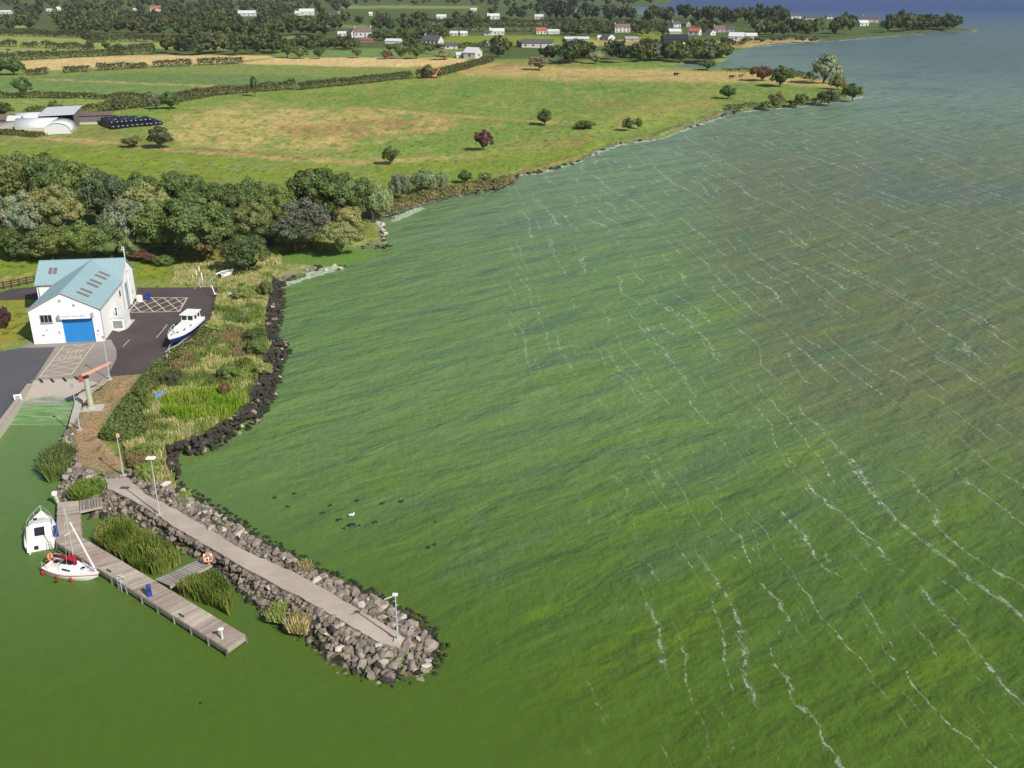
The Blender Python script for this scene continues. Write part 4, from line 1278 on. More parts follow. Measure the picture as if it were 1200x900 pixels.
def arch_shed(label, u, v, r, L, yaw, end_mat):
    p = at(u, v, LAND_Z)
    root = thing('curved_shed', label, 'shed', (p.x, p.y, LAND_Z - .05), yaw, 'curved farm sheds')
    n = 14
    ring = lambda y, rr: [(rr * math.cos(math.pi * i / n), y, 1.2 + rr * .62 * math.sin(math.pi * i / n)) for i in range(n + 1)]
    outer = MB()
    o1, o2 = ring(-.2, r), ring(L + .2, r)
    i1, i2 = ring(-.2, r - .15), ring(L + .2, r - .15)
    vs = o1 + o2 + i1 + i2
    m = n + 1
    fs = []
    for i in range(n):
        fs += [(i, i + 1, m + i + 1, m + i), (2 * m + i, 3 * m + i, 3 * m + i + 1, 2 * m + i + 1), (i, 2 * m + i, 2 * m + i + 1, i + 1), (m + i, m + i + 1, 3 * m + i + 1, 3 * m + i)]
    outer.add(vs, fs)
    outer.build('roof', M['pale_roof'], root, True)
    e = MB()
    for y in (0.1, L - .1):
        e.add([(x * .97, y, z) for x, y_, z in ring(0, r - .1)] + [(-r * .97, y, 0), (r * .97, y, 0)], [tuple(range(n + 1)) + (n + 1, n + 2)])
    e.build('end_wall', end_mat, root)
    MB().box((-r + .1, L / 2, .6), (.2, L, 1.2)).box((r - .1, L / 2, .6), (.2, L, 1.2)).build('wall', M['pale_conc'], root)
    return root


arch_shed('white curved-roof farm shed with its rounded end towards the lake', 68, 157.5, 4.2, 12, .25, M['pale_roof'])
arch_shed('long grey curved-roof farm shed left of the rounded white one', 22, 152.5, 4.4, 13, -1.35, M['stone_wall'])
arch_shed('small open curved shed behind the long grey curved shed', 20, 143, 3.2, 8, -1.2, M['dark'])
p = at(8, 152, 1)
fy = thing('silage_clamp', 'pale concrete silage clamp at the left end of the farm', 'silage clamp', (p.x, p.y, .95), .1)
MB().box((0, 0, .6), (9, .3, 1.2)).build('front_wall', M['pale_conc'], fy)
MB().box((-4.4, 4, .6), (.3, 7.6, 1.2)).box((4.4, 4, .6), (.3, 7.6, 1.2)).build('side_wall', M['pale_conc'], fy)
MB().ell((0, 4.2, .5), (4, 3.6, 1.5), 14, 8).build('silage_heap', M['stone_wall'], fy, True)
house('brown sheet-roofed farm shed at the left edge of the photo', 3, 146, 20, 10, M['brown_roof'], M['barn_wood'], 0.1, 9, 0, 'shed', 'shed', 0)
house('small white lean-to between the brown shed and the curved shed', 16, 147, 6, 7, P_, W_, 0.1, 5, 0, 'shed', 'shed', 0)

bm_ = MB()
nr = 10
rings = []
for x, r in ((-.6, .42), (-.6, .5), (-.5, .6), (.5, .6), (.6, .5), (.6, .42)):
    rings.append([(x, r * math.cos(2 * math.pi * i / nr), .6 + r * math.sin(2 * math.pi * i / nr)) for i in range(nr)])
bm_.loft(rings)
bale_me = bm_.mesh('silage_bale', M['bale'], True)
p0, p1 = at(133, 151.5, 1), at(197, 146, 1)
dirx = (p1 - p0)
Lb = dirx.length
dirx.normalize()
diry = Vector((-dirx.y, dirx.x, 0))
ncol = int(Lb / 1.62)
for lay in range(2):
    for j in range(14):
        for i in range(ncol):
            fr_ = i / ncol
            if j > 12.5 * (1.1 - fr_ * .65):
                continue
            if lay and (fr_ > .80 or j in (0,) or rnd.random() < .12 + fr_ * .2 or j > 12 * (1.0 - fr_ * .8)):
                continue
            q = p0 + dirx * (i * 1.62 + rnd.uniform(-.08, .08) + .5 * lay) + diry * (j * 1.75 + rnd.uniform(-.08, .08) + .5 * lay)
            o = link('silage_bale', bale_me, None, (q.x, q.y, .97 + lay * 1.2), math.atan2(dirx.y, dirx.x) + rnd.uniform(-.25, .25), (1.28, 1.28, 1.22))
            bl_ = 'black silage bale in the %s layer, %s of the stack, %s' % ('upper' if lay else 'bottom', ('barn end', 'left part', 'right part', 'tapering end')[min(3, int(fr_ * 4))], 'front rows' if j < 3 else ('middle rows' if j < 7 else 'back rows'))
            tag(o, bl_, 'silage bale', 'silage bales stacked beside the barn: ' + bl_)


# ------------------------------------------------------------------ cattle, digger, vans
def cow_mesh(mat):
    b = MB()
    n = 8
    rings = []
    for x, ry, rz, z in ((-.95, .12, .16, 1.18), (-.8, .28, .34, 1.08), (-.3, .34, .42, 1.0), (.3, .33, .42, 1.0), (.7, .27, .36, 1.07), (.95, .15, .22, 1.2), (1.2, .12, .17, 1.28), (1.35, .14, .16, 1.25), (1.62, .07, .09, 1.08)):
        rings.append([(x, ry * math.cos(2 * math.pi * i / n), z + rz * math.sin(2 * math.pi * i / n)) for i in range(n)])
    b.loft(rings)
    for x, y in ((-.72, .18), (-.72, -.18), (.62, .18), (.62, -.18)):
        b.tube((x, y, .8), (x + .04, y, .42), .13, .075, 6)
        b.tube((x + .04, y, .42), (x, y, 0), .07, .06, 6)
    b.tube((-.95, 0, 1.28), (-1.08, 0, .6), .04, .03, 5)
    b.tube((1.32, .12, 1.36), (1.3, .3, 1.38), .05, .02, 5)
    b.tube((1.32, -.12, 1.36), (1.3, -.3, 1.38), .05, .02, 5)
    return b.mesh('cow', mat, True)


cm, cb = cow_mesh(M['cow']), cow_mesh(M['cow_brown'])
for u, v in [(9, 63.2), (22, 62.6), (26, 63.6), (29, 62.8), (34, 62.2), (39, 62.9), (47, 62.5), (49, 63), (56, 61.8), (59, 64), (63, 60.2), (66, 59.6), (10, 60), (2, 64), (15, 64.4)]:
    p = at(u, v, 1)
    tag(link('cow', cm, None, (p.x, p.y, .97), rnd.uniform(0, 6.3), (1.15,) * 3), 'dark cow grazing in the pale field left of the two small field trees', 'cow', 'dark cattle in the far left field')
for lb, u, v, m in [('dark cow grazing on the promontory, the left of two', 857, 92.5, cm), ('brown cow standing on the promontory, the right of two', 868, 91.5, cb), ('dark cow in the tan meadow above the promontory', 792, 89.5, cm)]:
    p = at(u, v, 1)
    tag(link('cow', m, None, (p.x, p.y, .97), rnd.uniform(-.6, .6), (1.3,) * 3), lb, 'cow', 'cattle on the promontory')

p = at(508.5, 91.5, 1)
dg = thing('digger', 'orange tracked digger working at the hedge end of the pasture', 'digger', (p.x, p.y, .97), .5)
for s in (-1, 1):
    b = MB()
    n = 12
    b.loft([[(1.5 * math.copysign(min(1, abs(math.cos(2 * math.pi * i / n)) * 1.25), math.cos(2 * math.pi * i / n)), y, .45 + .45 * math.sin(2 * math.pi * i / n)) for i in range(n)] for y in (s * 1.0 - .28, s * 1.0 + .28)])
    b.build('track', M['dark'], dg)
MB().box((-.3, 0, 1.35), (2.8, 2.3, .9), 0, .92).build('body', M['orange'], dg)
MB().box((.5, .6, 2.35), (1.3, 1.0, 1.2), 0, .88).build('cab', M['glass'], dg)
MB().box((.5, .6, 3.0), (1.25, 1.0, .12)).build('cab_roof', M['orange'], dg)
MB().tube((.9, -.4, 1.6), (2.6, -.4, 4.6), .32, .26).build('boom', M['orange'], dg)
MB().tube((2.6, -.4, 4.6), (4.0, -.4, 2.6), .24, .18).build('arm', M['orange'], dg)
MB().box((4.0, -.4, 2.2), (.8, 1.0, .9), 0, .6).build('bucket', M['dark'], dg)


def van(label, u, v, yaw):
    p = at(u, v, 1)
    t = thing('van', label, 'van', (p.x, p.y, .97), yaw)
    b = MB()
    prof = [(-2.5, .45), (2.5, .45), (2.55, 1.05), (1.75, 1.25), (1.1, 2.1), (-2.5, 2.15)]
    b.hexa([(x, -.95, z) for x, z in prof], [(x, .95, z) for x, z in prof])
    b.build('body', M['white_gel'], t)
    MB().hexa([(1.2, -.8, 2.0), (1.2, .8, 2.0), (1.84, .85, 1.25), (1.84, -.85, 1.25)], [(1.24, -.8, 2.03), (1.24, .8, 2.03), (1.88, .85, 1.28), (1.88, -.85, 1.28)]).build('windscreen', M['glass'], t)
    for x in (-1.6, 1.6):
        for s in (-1, 1):
            MB().tube((x, s * .75, .35), (x, s * .98, .35), .35, .35, 12).build('wheel', M['dark'], t)
    return t


van('white van parked on the track between the far fields and wood', 196, 45.5, .1)
van('white van parked in front of the black-roofed barn', 802, 53, .15)

# ------------------------------------------------------------------ far woods: single trees where they show largest, the rest in one mass
WOODS = [   # outline, column spacing, row spacing, height range (m), radius range, tones, share kept, label
    ([(-60, -13), (420, -13), (560, -6), (600, 3), (560, 7), (420, 6), (400, 20), (240, 24), (-60, 26)], 8.5, 3.6, (9, 15), (4.5, 7), (DARK, HC, MIDG, (.065, .075, .035)), .93, None),
    ([(60, 24), (240, 20), (410, 20), (410, 27), (390, 44), (240, 46), (200, 43), (70, 40)], 9.5, 4.6, (9, 14), (4.2, 6.5), (DARK, MIDG, HC, OLIVE), .93, 'round tree in the broad dark wood above the left stubble field'),
    ([(186, 60), (330, 54), (330, 67), (270, 66), (186, 65.5)], 11, 4.5, (8, 13), (4, 6), (DARK, MIDG, HC, OLIVE), .92, 'dark round tree in the row above the middle of the stubble'),
    ([(330, 52), (420, 52), (520, 58), (520, 64), (400, 59), (330, 58)], 8, 2.6, (4.5, 7.5), (3, 5), (DARK, MIDG, OLIVE, (.07, .065, .035)), 1, 'tree in the dense row between the brown-roofed farmhouse and the stubble'),
    ([(412, 46), (500, 40), (560, 46), (510, 47), (440, 53)], 8, 3, (4.5, 8), (3, 5), (DARK, MIDG, OLIVE), .9, 'tree in the gardens around the brown-roofed farmhouse'),
    ([(420, 20), (560, 22), (620, 24), (600, 26), (545, 36), (420, 40)], 9, 3.4, (6, 11), (3.5, 5.5), (DARK, MIDG, HC), .8, 'dark tree in the hedgerows above the white two-storey house'),
    ([(545, 58), (600, 60), (660, 60), (690, 60), (690, 74), (640, 74), (580, 72)], 11, 4.5, (8, 13), (4, 6.5), (DARK, MIDG, OLIVE), .9, 'tree in the dark belt below the long grey building'),
    ([(640, 60), (735, 62), (735, 76), (640, 75)], 13, 5.0, (11, 15), (5, 7), (DARK, (.04, .06, .024), MIDG), .95, 'dark tall tree in the belt at the top of the tan meadow'),
    ([(735, 62), (800, 56), (850, 60), (856, 68), (840, 74), (735, 76)], 11, 4.2, (7, 11), (4, 6), (OLIVE, MIDG, (.10, .11, .05), GREY, GRN), .95, 'grey-green tree of the belt at the head of the bay'),
    ([(640, 42), (700, 44), (780, 44), (860, 42), (830, 30), (700, 30), (640, 36)], 8.5, 3.0, (5, 9), (3, 5), (DARK, MIDG, OLIVE), .9, 'tree among the village houses'),
    ([(640, 18), (760, 21), (960, 24), (960, 36), (800, 30), (640, 26)], 9.5, 3.6, (12, 18), (4.5, 7), (DARK, (.035, .05, .022), HC), .92, 'tall dark tree in the wood behind the village'),
    ([(880, 36), (960, 30), (1060, 29), (1080, 36), (1020, 41), (950, 46), (890, 45)], 9.5, 3.6, (10, 15), (4.5, 6.5), (DARK, MIDG, HC, OLIVE), .92, 'dark tree in the wood along the headland'),
    ([(1058, 29), (1120, 31.5), (1122, 35), (1068, 36.5)], 4.5, 1.6, (9, 13), (4.5, 6), ((.038, .055, .024), DARK), 1, 'dense dark tree at the far tip of the headland'),
    ([(600, 3), (640, 1), (770, 3), (770, 6.5), (640, 7)], 8.5, 2.6, (10, 15), (5, 7), (DARK, HC), .9, None),
    ([(560, 6), (640, 10), (640, 22), (600, 24), (560, 20)], 9, 4, (9, 15), (4.5, 6.5), (DARK, HC), .8, None),
    ([(620, 22), (660, 20), (690, 22), (690, 25), (630, 26)], 10, 3, (17, 24), (5.5, 7.5), ((.03, .045, .022),), 1, 'very tall dark tree beside the far teal bay'),
    ([(0, 26), (60, 26), (60, 31), (0, 40), (-60, 40), (-60, 27)], 9.5, 4.4, (8, 13), (4, 6), (DARK, MIDG, HC), .85, 'tree in the far left wood above the pale field'),
    ([(840, 48), (900, 47), (960, 46.5), (960, 49), (900, 50.5), (850, 57)], 8, 2.6, (2.5, 5), (2, 3.5), (OLIVE, GREY, (.10, .10, .05)), .8, 'low bush on the lake shore below the white sheds'),
]
spots = []
for wi, (poly, du, dv, hr, rr, tones, keep, lab) in enumerate(WOODS):
    us = [p[0] for p in poly]
    vs = [p[1] for p in poly]
    v = min(vs)
    row = 0
    while v <= max(vs):
        u = min(us) + (row % 2) * du / 2
        while u <= max(us):
            uu, vv = u + rnd.uniform(-.4, .4) * du, v + rnd.uniform(-.45, .45) * dv
            if inside(poly, np.array([uu]), np.array([vv]))[0] and rnd.random() < keep:
                h = rnd.uniform(*hr)
                r = rnd.uniform(*rr)
                k = mpp(vv)
                bad = wi in (0, 5, 14, 16) and float(fnoise(uu / 34.0 + 5, vv / 3.2 + wi * 9, 77)) < .40
                for (a, b, c, d) in HB:
                    if uu + r / k > a + 1 and uu - r / k < b - 1 and vv > d - 2.0 and vv - h / k * 1.08 < d - .55 * (d - c):
                        bad = True
                    if a - r / k * .5 < uu < b + r / k * .5 and d - 2.4 < vv < d + 1:
                        bad = True
                if not bad:
                    spots.append((h / k, uu, vv, h, r, rnd.choice(tones), lab, wi))
            u += du
        v += dv
        row += 1
spots.sort(key=lambda s: -s[0])
mv, mf, mc = [], [], []
nv = 0
single = 0
for (px, u, v, h, r, col, lab, wi) in spots:
    p = at(u, v, LAND_Z)
    k = rnd.uniform(1.15, 1.5)
    tall = wi in (15,) or (wi in (10, 11) and rnd.random() < .2)
    i = 4 if tall else rnd.choice((0, 1, 2, 3, 5))
    ang = rnd.uniform(0, 6.28)
    if lab and single < 215:
        pu = [q[0] for q in WOODS[wi][0]]
        pvv = [q[1] for q in WOODS[wi][0]]
        fu = (u - min(pu)) / (max(pu) - min(pu))
        fv = (v - min(pvv)) / (max(pvv) - min(pvv))
        hr_ = WOODS[wi][2 + 1]
        size = 'tall ' if h > hr_[0] + .66 * (hr_[1] - hr_[0]) else ('low ' if h < hr_[0] + .33 * (hr_[1] - hr_[0]) else '')
        tone = {DARK: 'dark green', MIDG: 'mid green', OLIVE: 'olive', GREY: 'grey-green', GRN: 'bright green', HC: 'dull green'}.get(col, 'dusky green')
        where = ('far left end', 'left half', 'middle', 'right half', 'far right end')[min(4, int(fu * 5))]
        row_ = 'back' if fv < .36 else ('front' if fv > .66 else 'midst')
        lab = size + tone + ' ' + lab.replace(' broad dark', '').replace(' above the left stubble field', ' above the left stubble').replace('grey-green tree of the belt', 'tree').replace(' of the belt', '').replace(' between the brown-roofed farmhouse and the stubble', ' above the stubble').replace(' in the gardens around', ' by').replace(' in the hedgerows above', ' above').replace(' in the dark belt', '').replace('in the row above the middle of the stubble', 'above the mid stubble').replace(' in the belt at the top of', ' above').replace('dark round ', 'round ').replace('tall dark ', '').replace('dark tall ', '').replace('dense dark ', 'dense ').replace('grey-green tree', 'tree').replace('dark tree', 'tree').replace('very ', '') + ', ' + where + ', ' + row_
        o = link('tree' if 'bush' not in lab else 'bush', FARM[i], None, (p.x, p.y, .9), ang, (r / 5 * 1.12, r / 5 * 1.12, h / 10 * 1.08))
        o.color = (col[0] * k * 1.08, col[1] * k * 1.08, col[2] * k * 1.15, 1)
        tag(o, lab, 'tree' if 'bush' not in lab else 'bush', 'far trees and bushes: ' + lab)
        single += 1
    else:
        V_, F_, T_ = FAR_D[i]
        s = np.array([r / 5 * 1.12, r / 5 * 1.12, h / 10 * 1.08])
        ca, sa = math.cos(ang), math.sin(ang)
        q = V_ * s
        q = np.stack([q[:, 0] * ca - q[:, 1] * sa + p.x, q[:, 0] * sa + q[:, 1] * ca + p.y, q[:, 2] + .9], 1)
        mv.append(q)
        mf.append(F_ + nv)
        mc.append(T_ * np.array(col) * k * np.array([1.06, 1.06, 1.12]))
        nv += len(q)
print('far trees', len(spots), 'single', single)
fw = link('far_woodland', np_mesh('far_woodland', np.concatenate(mv), np.concatenate(mf), M['leaves'], np.concatenate(mc)))
stuff(tag(fw, 'dark woods far away towards the top of the view', 'woodland'))
fw.color = (1, 1, 1, 1)
# ------------------------------------------------------------------ boathouse
BH0 = at(40.4, 403.6, 1.0)
BYAW = 0.1327
bh = thing('boathouse', 'white boathouse with pale blue metal roof and big blue roller door', 'boathouse', (BH0.x, BH0.y, 1.0), BYAW)
W0, EV, RD, RY, Y1, Y2, XL = 9.65, 5.0, 7.5, 17.3, 13.4, 21.2, -2.9
DX0, DX1, DH = 4.28, 8.50, 3.85
wa = MB()
# front gable with the door opening left free
wa.add([(0, 0, -.3), (DX0, 0, -.3), (DX0, 0, DH), (DX1, 0, DH), (DX1, 0, -.3), (W0, 0, -.3), (W0, 0, EV), (W0 / 2, 0, RD), (0, 0, EV)], [(0, 1, 2, 8), (2, 3, 7, 8), (3, 4, 5, 6), (3, 6, 7)])
wa.add([(DX0, 0, -.3), (DX0, .35, -.3), (DX0, .35, DH), (DX0, 0, DH), (DX1, 0, -.3), (DX1, .35, -.3), (DX1, .35, DH), (DX1, 0, DH)], [(0, 1, 2, 3), (5, 4, 7, 6), (3, 2, 6, 7)])
wa.add([(W0, 0, -.3), (W0, Y2, -.3), (W0, Y2, EV), (W0, RY, RD), (W0, Y1, EV), (W0, 0, EV)], [(0, 1, 2, 3, 4, 5)])
wa.add([(0, 0, -.3), (0, Y1, -.3), (0, Y1, EV), (0, 0, EV)], [(0, 3, 2, 1)])
wa.add([(XL, Y1, -.3), (0, Y1, -.3), (0, Y1, EV), (XL, Y1, EV)], [(0, 1, 2, 3)])
wa.add([(XL, Y1, -.3), (XL, Y2, -.3), (XL, Y2, EV), (XL, RY, RD), (XL, Y1, EV)], [(0, 4, 3, 2, 1)])
wa.add([(XL, Y2, -.3), (W0, Y2, -.3), (W0, Y2, EV), (XL, Y2, EV)], [(0, 3, 2, 1)])
wa.build('wall', M['white_wall'], bh)


def roof_mat():
    k = NT('pale_blue_metal_roof')
    p = k.obj()
    n = k.noise(p, 0.5, 4, .6)
    m = k.noise(k.vmul(p, (1, 1, 1)), 5.0, 2, .6)
    s = k.math('ADD', .9, k.math('ADD', k.math('MULTIPLY', n, .12), k.math('MULTIPLY', m, .08)))
    c = k.mix(1.0, (0.245, 0.360, 0.385, 1), k.comb(s, s, s), 'MULTIPLY')
    k.bsdf(c, .5, .4)
    return k.m


M['blue_roof'] = roof_mat()
rf = MB()
T = .16
o_ = .22
sl1 = (RD - EV) / (W0 / 2)
sl2 = (RD - EV) / (RY - Y1)


def slab(b, pts):
    b.hexa([(x, y, z + .04) for x, y, z in pts], [(x, y, z + .04 + T) for x, y, z in pts])


ez = EV - o_ * sl1
e2 = EV - o_ * sl2
slab(rf, [(W0 / 2, -o_, RD), (-o_, -o_, ez), (-o_, Y1 - .1, ez), (0, Y1, EV), (W0 / 2, RY, RD)][::-1])
slab(rf, [(W0 / 2, -o_, RD), (W0 + o_, -o_, ez), (W0 + o_, Y1 - .1, ez), (W0 / 2, RY, RD)])
slab(rf, [(W0 / 2, RY, RD), (W0, Y1, EV), (W0 + o_, Y1 - .1, e2 + .05), (W0 + o_, RY, RD)])
slab(rf, [(W0 / 2, RY, RD), (0, Y1, EV), (0, Y1 - o_, e2), (XL - o_, Y1 - o_, e2), (XL - o_, RY, RD)][::-1])
slab(rf, [(XL - o_, RY, RD), (W0 + o_, RY, RD), (W0 + o_, Y2 + o_, e2), (XL - o_, Y2 + o_, e2)])
ro = rf.build('roof', M['blue_roof'], bh)
se = MB()                                   # raised seams of the sheeting
k = 0.75
zt = .04 + T + .012
while k < RY:
    t = 0 if k < Y1 else (k - Y1) / (RY - Y1)
    a = (W0 + o_ - t * (W0 / 2 + o_), k, ez + t * (RD - ez) + zt)
    for s in (0, 1):
        q = a if s == 0 else (W0 - a[0], a[1], a[2])
        se.tube((W0 / 2, k, RD + zt), q, .022, .022, 4)
    k += .75
x = XL
while x < W0:
    if x < W0 / 2:
        yb = Y1 - o_ if x < 0 else Y1 + (RY - Y1) * x / (W0 / 2)
    else:
        yb = Y1 + (RY - Y1) * (W0 - x) / (W0 / 2)
    if RY - yb > .2:
        se.tube((x, RY, RD + zt), (x, yb, RD - (RY - yb) * sl2 + zt), .022, .022, 4)
    x += .75
stuff(se.build('roof_seam', M['blue_roof'], ro))
rc = MB()
rc.tube((W0 / 2, -o_, RD + .2), (W0 / 2, RY, RD + .2), .09, .09, 6).tube((XL - o_, RY, RD + .2), (W0 + o_, RY, RD + .2), .09, .09, 6)
rc.build('ridge_cap', M['grey_blue'], ro)
gu = MB()
gu.tube((W0 + o_ + .05, -o_, ez + .05), (W0 + o_ + .05, Y1, ez + .05), .07, .07, 6)
gu.tube((-o_ - .05, -o_, ez + .05), (-o_ - .05, Y1 - .1, ez + .05), .07, .07, 6)
gu.tube((XL, Y1 - o_ - .05, e2 + .05), (0, Y1 - o_ - .05, e2 + .05), .07, .07, 6)
gu.build('gutter', M['grey_frame'], ro)
vb_ = MB()
for s in (1, -1):
    x0 = W0 / 2 + s * (W0 / 2 + o_)
    vb_.tube((W0 / 2, -o_ - .02, RD + .1), (x0, -o_ - .02, ez + .1), .07, .07, 4)
vb_.tube((W0 + o_ + .02, RY, RD + .1), (W0 + o_ + .02, Y2 + o_, e2 + .1), .07, .07, 4).tube((W0 + o_ + .02, RY, RD + .1), (W0 + o_ + .02, Y1, EV + .1), .07, .07, 4)
vb_.build('barge_board', M['grey_frame'], ro)
for q in ((W0 + .08, .25), (W0 + .08, Y1 - .2), (XL + .3, Y1 - .08)):
    MB().tube((q[0], q[1], EV - .1), (q[0], q[1], 0), .06, .06, 6).build('downpipe', M['grey_frame'], bh)
n1 = math.atan2(RD - EV, W0 / 2)
for yy in (2.2, 3.95, 7.0, 8.7, 11.4, 13.15):
    xx = 7.15 + (yy - 2.2) * .026
    c0, s0 = math.cos(n1), math.sin(n1)
    z = RD - (xx - W0 / 2) * sl1 + .24
    b = MB()
    hx, hy = .85, .30
    vs = [(xx + a * c0 + t * s0, yy + d, z - a * s0 + t * c0) for t in (0, .07) for a, d in ((-hx, -hy), (hx, -hy), (hx, hy), (-hx, hy))]
    b.hexa(vs[:4], vs[4:])
    f = b.build('rooflight', M['skylight'], ro)
for xx in (-1.05, -.35):
    b = MB()
    n2 = math.atan2(RD - EV, RY - Y1)
    yy = 15.4
    z = RD - (RY - yy) * sl2 + .24
    vs = [(xx + d, yy + a * math.cos(n2), z + a * math.sin(n2) + t) for t in (0, .07) for d, a in ((-.25, -.6), (.25, -.6), (.25, .6), (-.25, .6))]
    b.hexa(vs[:4], vs[4:])
    b.build('rooflight', M['skylight'], ro)
dr = link('roller_door', None, bh) if False else None
db = MB()
ns = 24
for i in range(ns):
    z0 = DH * i / ns
    db.box(((DX0 + DX1) / 2, .22 + .018 * (i % 2), z0 + DH / ns / 2), (DX1 - DX0, .06, DH / ns))
db.build('roller_door', M['door_blue'], bh)
sg = MB()
sg.box(((DX0 + DX1) / 2 - .02, -.3, DH + .28), (4.1, .6, .72))
hood = sg.build('door_hood', M['sign_white'], bh)
MB().box((DX0 - .1, -.27, DH + .2), (.5, .58, .6)).box((DX1 + .1, -.27, DH + .3), (.35, .58, .6)).build('hood_bracket', M['grey_frame'], hood)
lt = MB()
x = DX0 + .35
for i, w in enumerate((.14, .10, .14, .08, .14, .12, .14)):
    lt.box((x, -.607, DH + .33), (w, .02, .22))
    x += w + .06
lt.build('sign_lettering', M['sign_red'], hood)
lt = MB()
x = DX0 + 1.75
for i, w in enumerate((.12, .14, .08, .14, .14, .10, .14, .14, .12)):
    lt.box((x, -.607, DH + .33), (w, .02, .22))
    x += w + .06 + (.14 if i == 3 else 0)
lt.build('sign_lettering', M['sign_blue'], hood)
wf = MB()
wx, wz = 2.25, 3.78
wf.box((wx, -.02, wz + .55), (1.6, .1, .08)).box((wx, -.02, wz - .55), (1.6, .1, .08))
for i in range(4):
    wf.box((wx - .78 + i * .52, -.02, wz), (.07, .1, 1.02))
win = wf.build('window', M['grey_frame'], bh)
MB().box((wx, .0, wz), (1.5, .04, 1.04)).build('pane', M['glass'], win)
MB().box((wx, -.08, wz - .64), (1.8, .2, .08)).build('sill', M['grey_frame'], win)
MB().tube((6.3, .02, 5.64), (6.3, -.1, 5.64), .2, .2, 12).build('vent', M['grey_frame'], bh)
fl = MB().box((4.6, -.12, 6.5), (.26, .3, .22))
fl.build('floodlight', M['steel'], bh)
MB().box((1.5, -.04, 1.35), (.34, .08, .22)).build('wall_box', M['grey_frame'], bh)
MB().box((2.1, -.03, 2.1), (.4, .06, .1)).build('name_plate', M['grey_frame'], bh)
MB().box((3.75, -.05, 1.7), (.22, .1, .3)).build('wall_box', M['grey_frame'], bh)
MB().box((9.05, -.05, 1.7), (.26, .1, .3)).build('wall_box', M['grey_frame'], bh)
MB().box((9.0, -.04, 1.15), (.5, .08, .16)).build('wall_box', M['pale_roof'], bh)
sd = MB().box((W0 + .01, 15.8, 2.1), (.08, 1.35, 3.9)).build('side_door', M['grey_blue'], bh)
MB().box((W0 + .03, 15.1, 2.1), (.1, .08, 4.0)).box((W0 + .03, 16.5, 2.1), (.1, .08, 4.0)).build('door_frame', M['grey_frame'], sd)
w2 = MB().box((W0 + .01, 11.7, 3.6), (.08, .8, 1.0)).build('window', M['grey_frame'], bh)
MB().box((W0 + .06, 11.7, 3.6), (.04, .6, .8)).build('pane', M['glass'], w2)
MB().box((W0 + .04, 19.0, 1.7), (.1, .5, .7)).build('wall_box', M['pale_conc'], bh)
MB().tube((W0 + .12, 18.4, 4.0), (W0 + .12, 18.4, 4.0 + .2), .05, .05).box((W0 + .15, 17.3, 5.6), (.2, .3, .2)).build('wall_lamp', M['steel'], bh)


def bl(x, y, z=0.0):
    c, s = math.cos(BYAW), math.sin(BYAW)
    return Vector((BH0.x + x * c - y * s, BH0.y + x * s + y * c, 1.0 + z))


# walled machinery housing against the right wall
q = bl(W0 + .06, 4.7)
gh = thing('machinery_housing', 'low white louvred housing with a black flue against the boathouse side wall', 'housing', (q.x, q.y, 1.0), BYAW)
MB().hexa([(0, 0, 0), (1.75, 0, 0), (1.75, 3.9, 0), (0, 3.9, 0)], [(0, 0, 1.95), (1.75, 0, 1.7), (1.75, 3.9, 1.7), (0, 3.9, 1.95)]).build('wall', M['white_steel'], gh)
lv = MB()
for i in range(6):
    lv.box((.85, -.03, .45 + i * .18), (1.2, .07, .12))
lv.build('louvre', M['grey_frame'], gh)
MB().box((.85, -.01, .9), (1.3, .05, 1.15)).build('grille_back', M['dark'], gh)
MB().box((.88, 1.95, 1.92), (1.9, 4.1, .08)).build('lid', M['pale_roof'], gh)
MB().tube((.55, 1.3, 1.8), (.55, 1.3, 2.9), .09, .09, 8).tube((.55, 1.3, 2.9), (.55, 1.3, 3.05), .16, .14, 8).build('flue', M['dark'], gh)
sheet('housing_pad', [(131, 386), (139, 389), (150, 384.5), (158.5, 374.5), (150, 374), (138, 378)], 1.045, M['pale_conc'])
q = bl(W0 + 1.0, 18.9)
tk = thing('tank', 'small white plastic tank at the rear corner of the boathouse', 'tank', (q.x, q.y, 1.02), BYAW)
MB().tube((0, 0, 0), (0, 0, .9), .5, .5, 14).build('body', M['white_steel'], tk)
MB().tube((0, 0, .9), (0, 0, 1.05), .5, .2, 14).build('cap', M['white_steel'], tk)
q = bl(W0 + 2.2, 19.6)
bn = thing('wheelie_bin', 'blue wheelie bin beside the white tank behind the boathouse', 'bin', (q.x, q.y, 1.02), BYAW)
MB().box((0, 0, .5), (.6, .65, .9), 0, 1.15).build('body', M['navy'], bn)
MB().box((0, 0, 1.0), (.72, .78, .1)).build('lid', M['navy'], bn)
q = bl(W0 + .15, RY)
an = thing('aerial_mast', 'thin white aerial mast at the rear gable of the boathouse', 'aerial', (q.x, q.y, 1.0), BYAW)
MB().tube((0, 0, 0), (0, 0, 9.6), .09, .06, 8).build('pole', M['white_steel'], an)
MB().tube((-.25, 0, 9.1), (.25, 0, 9.1), .03, .03, 5).tube((-.25, 0, 8.9), (-.25, 0, 9.6), .04, .04, 5).build('aerial', M['white_steel'], an)

# ------------------------------------------------------------------ painted markings
def line_on(mb, a, b, w, z):
    a, b = at(*a, z), at(*b, z)
    d = (b - a).normalized()
    n = Vector((-d.y, d.x, 0)) * w / 2
    mb.add([a - n, b - n, b + n, a + n], [(0, 1, 2, 3)])


def lerp2(p, q, t):
    return (p[0] + (q[0] - p[0]) * t, p[1] + (q[1] - p[1]) * t)


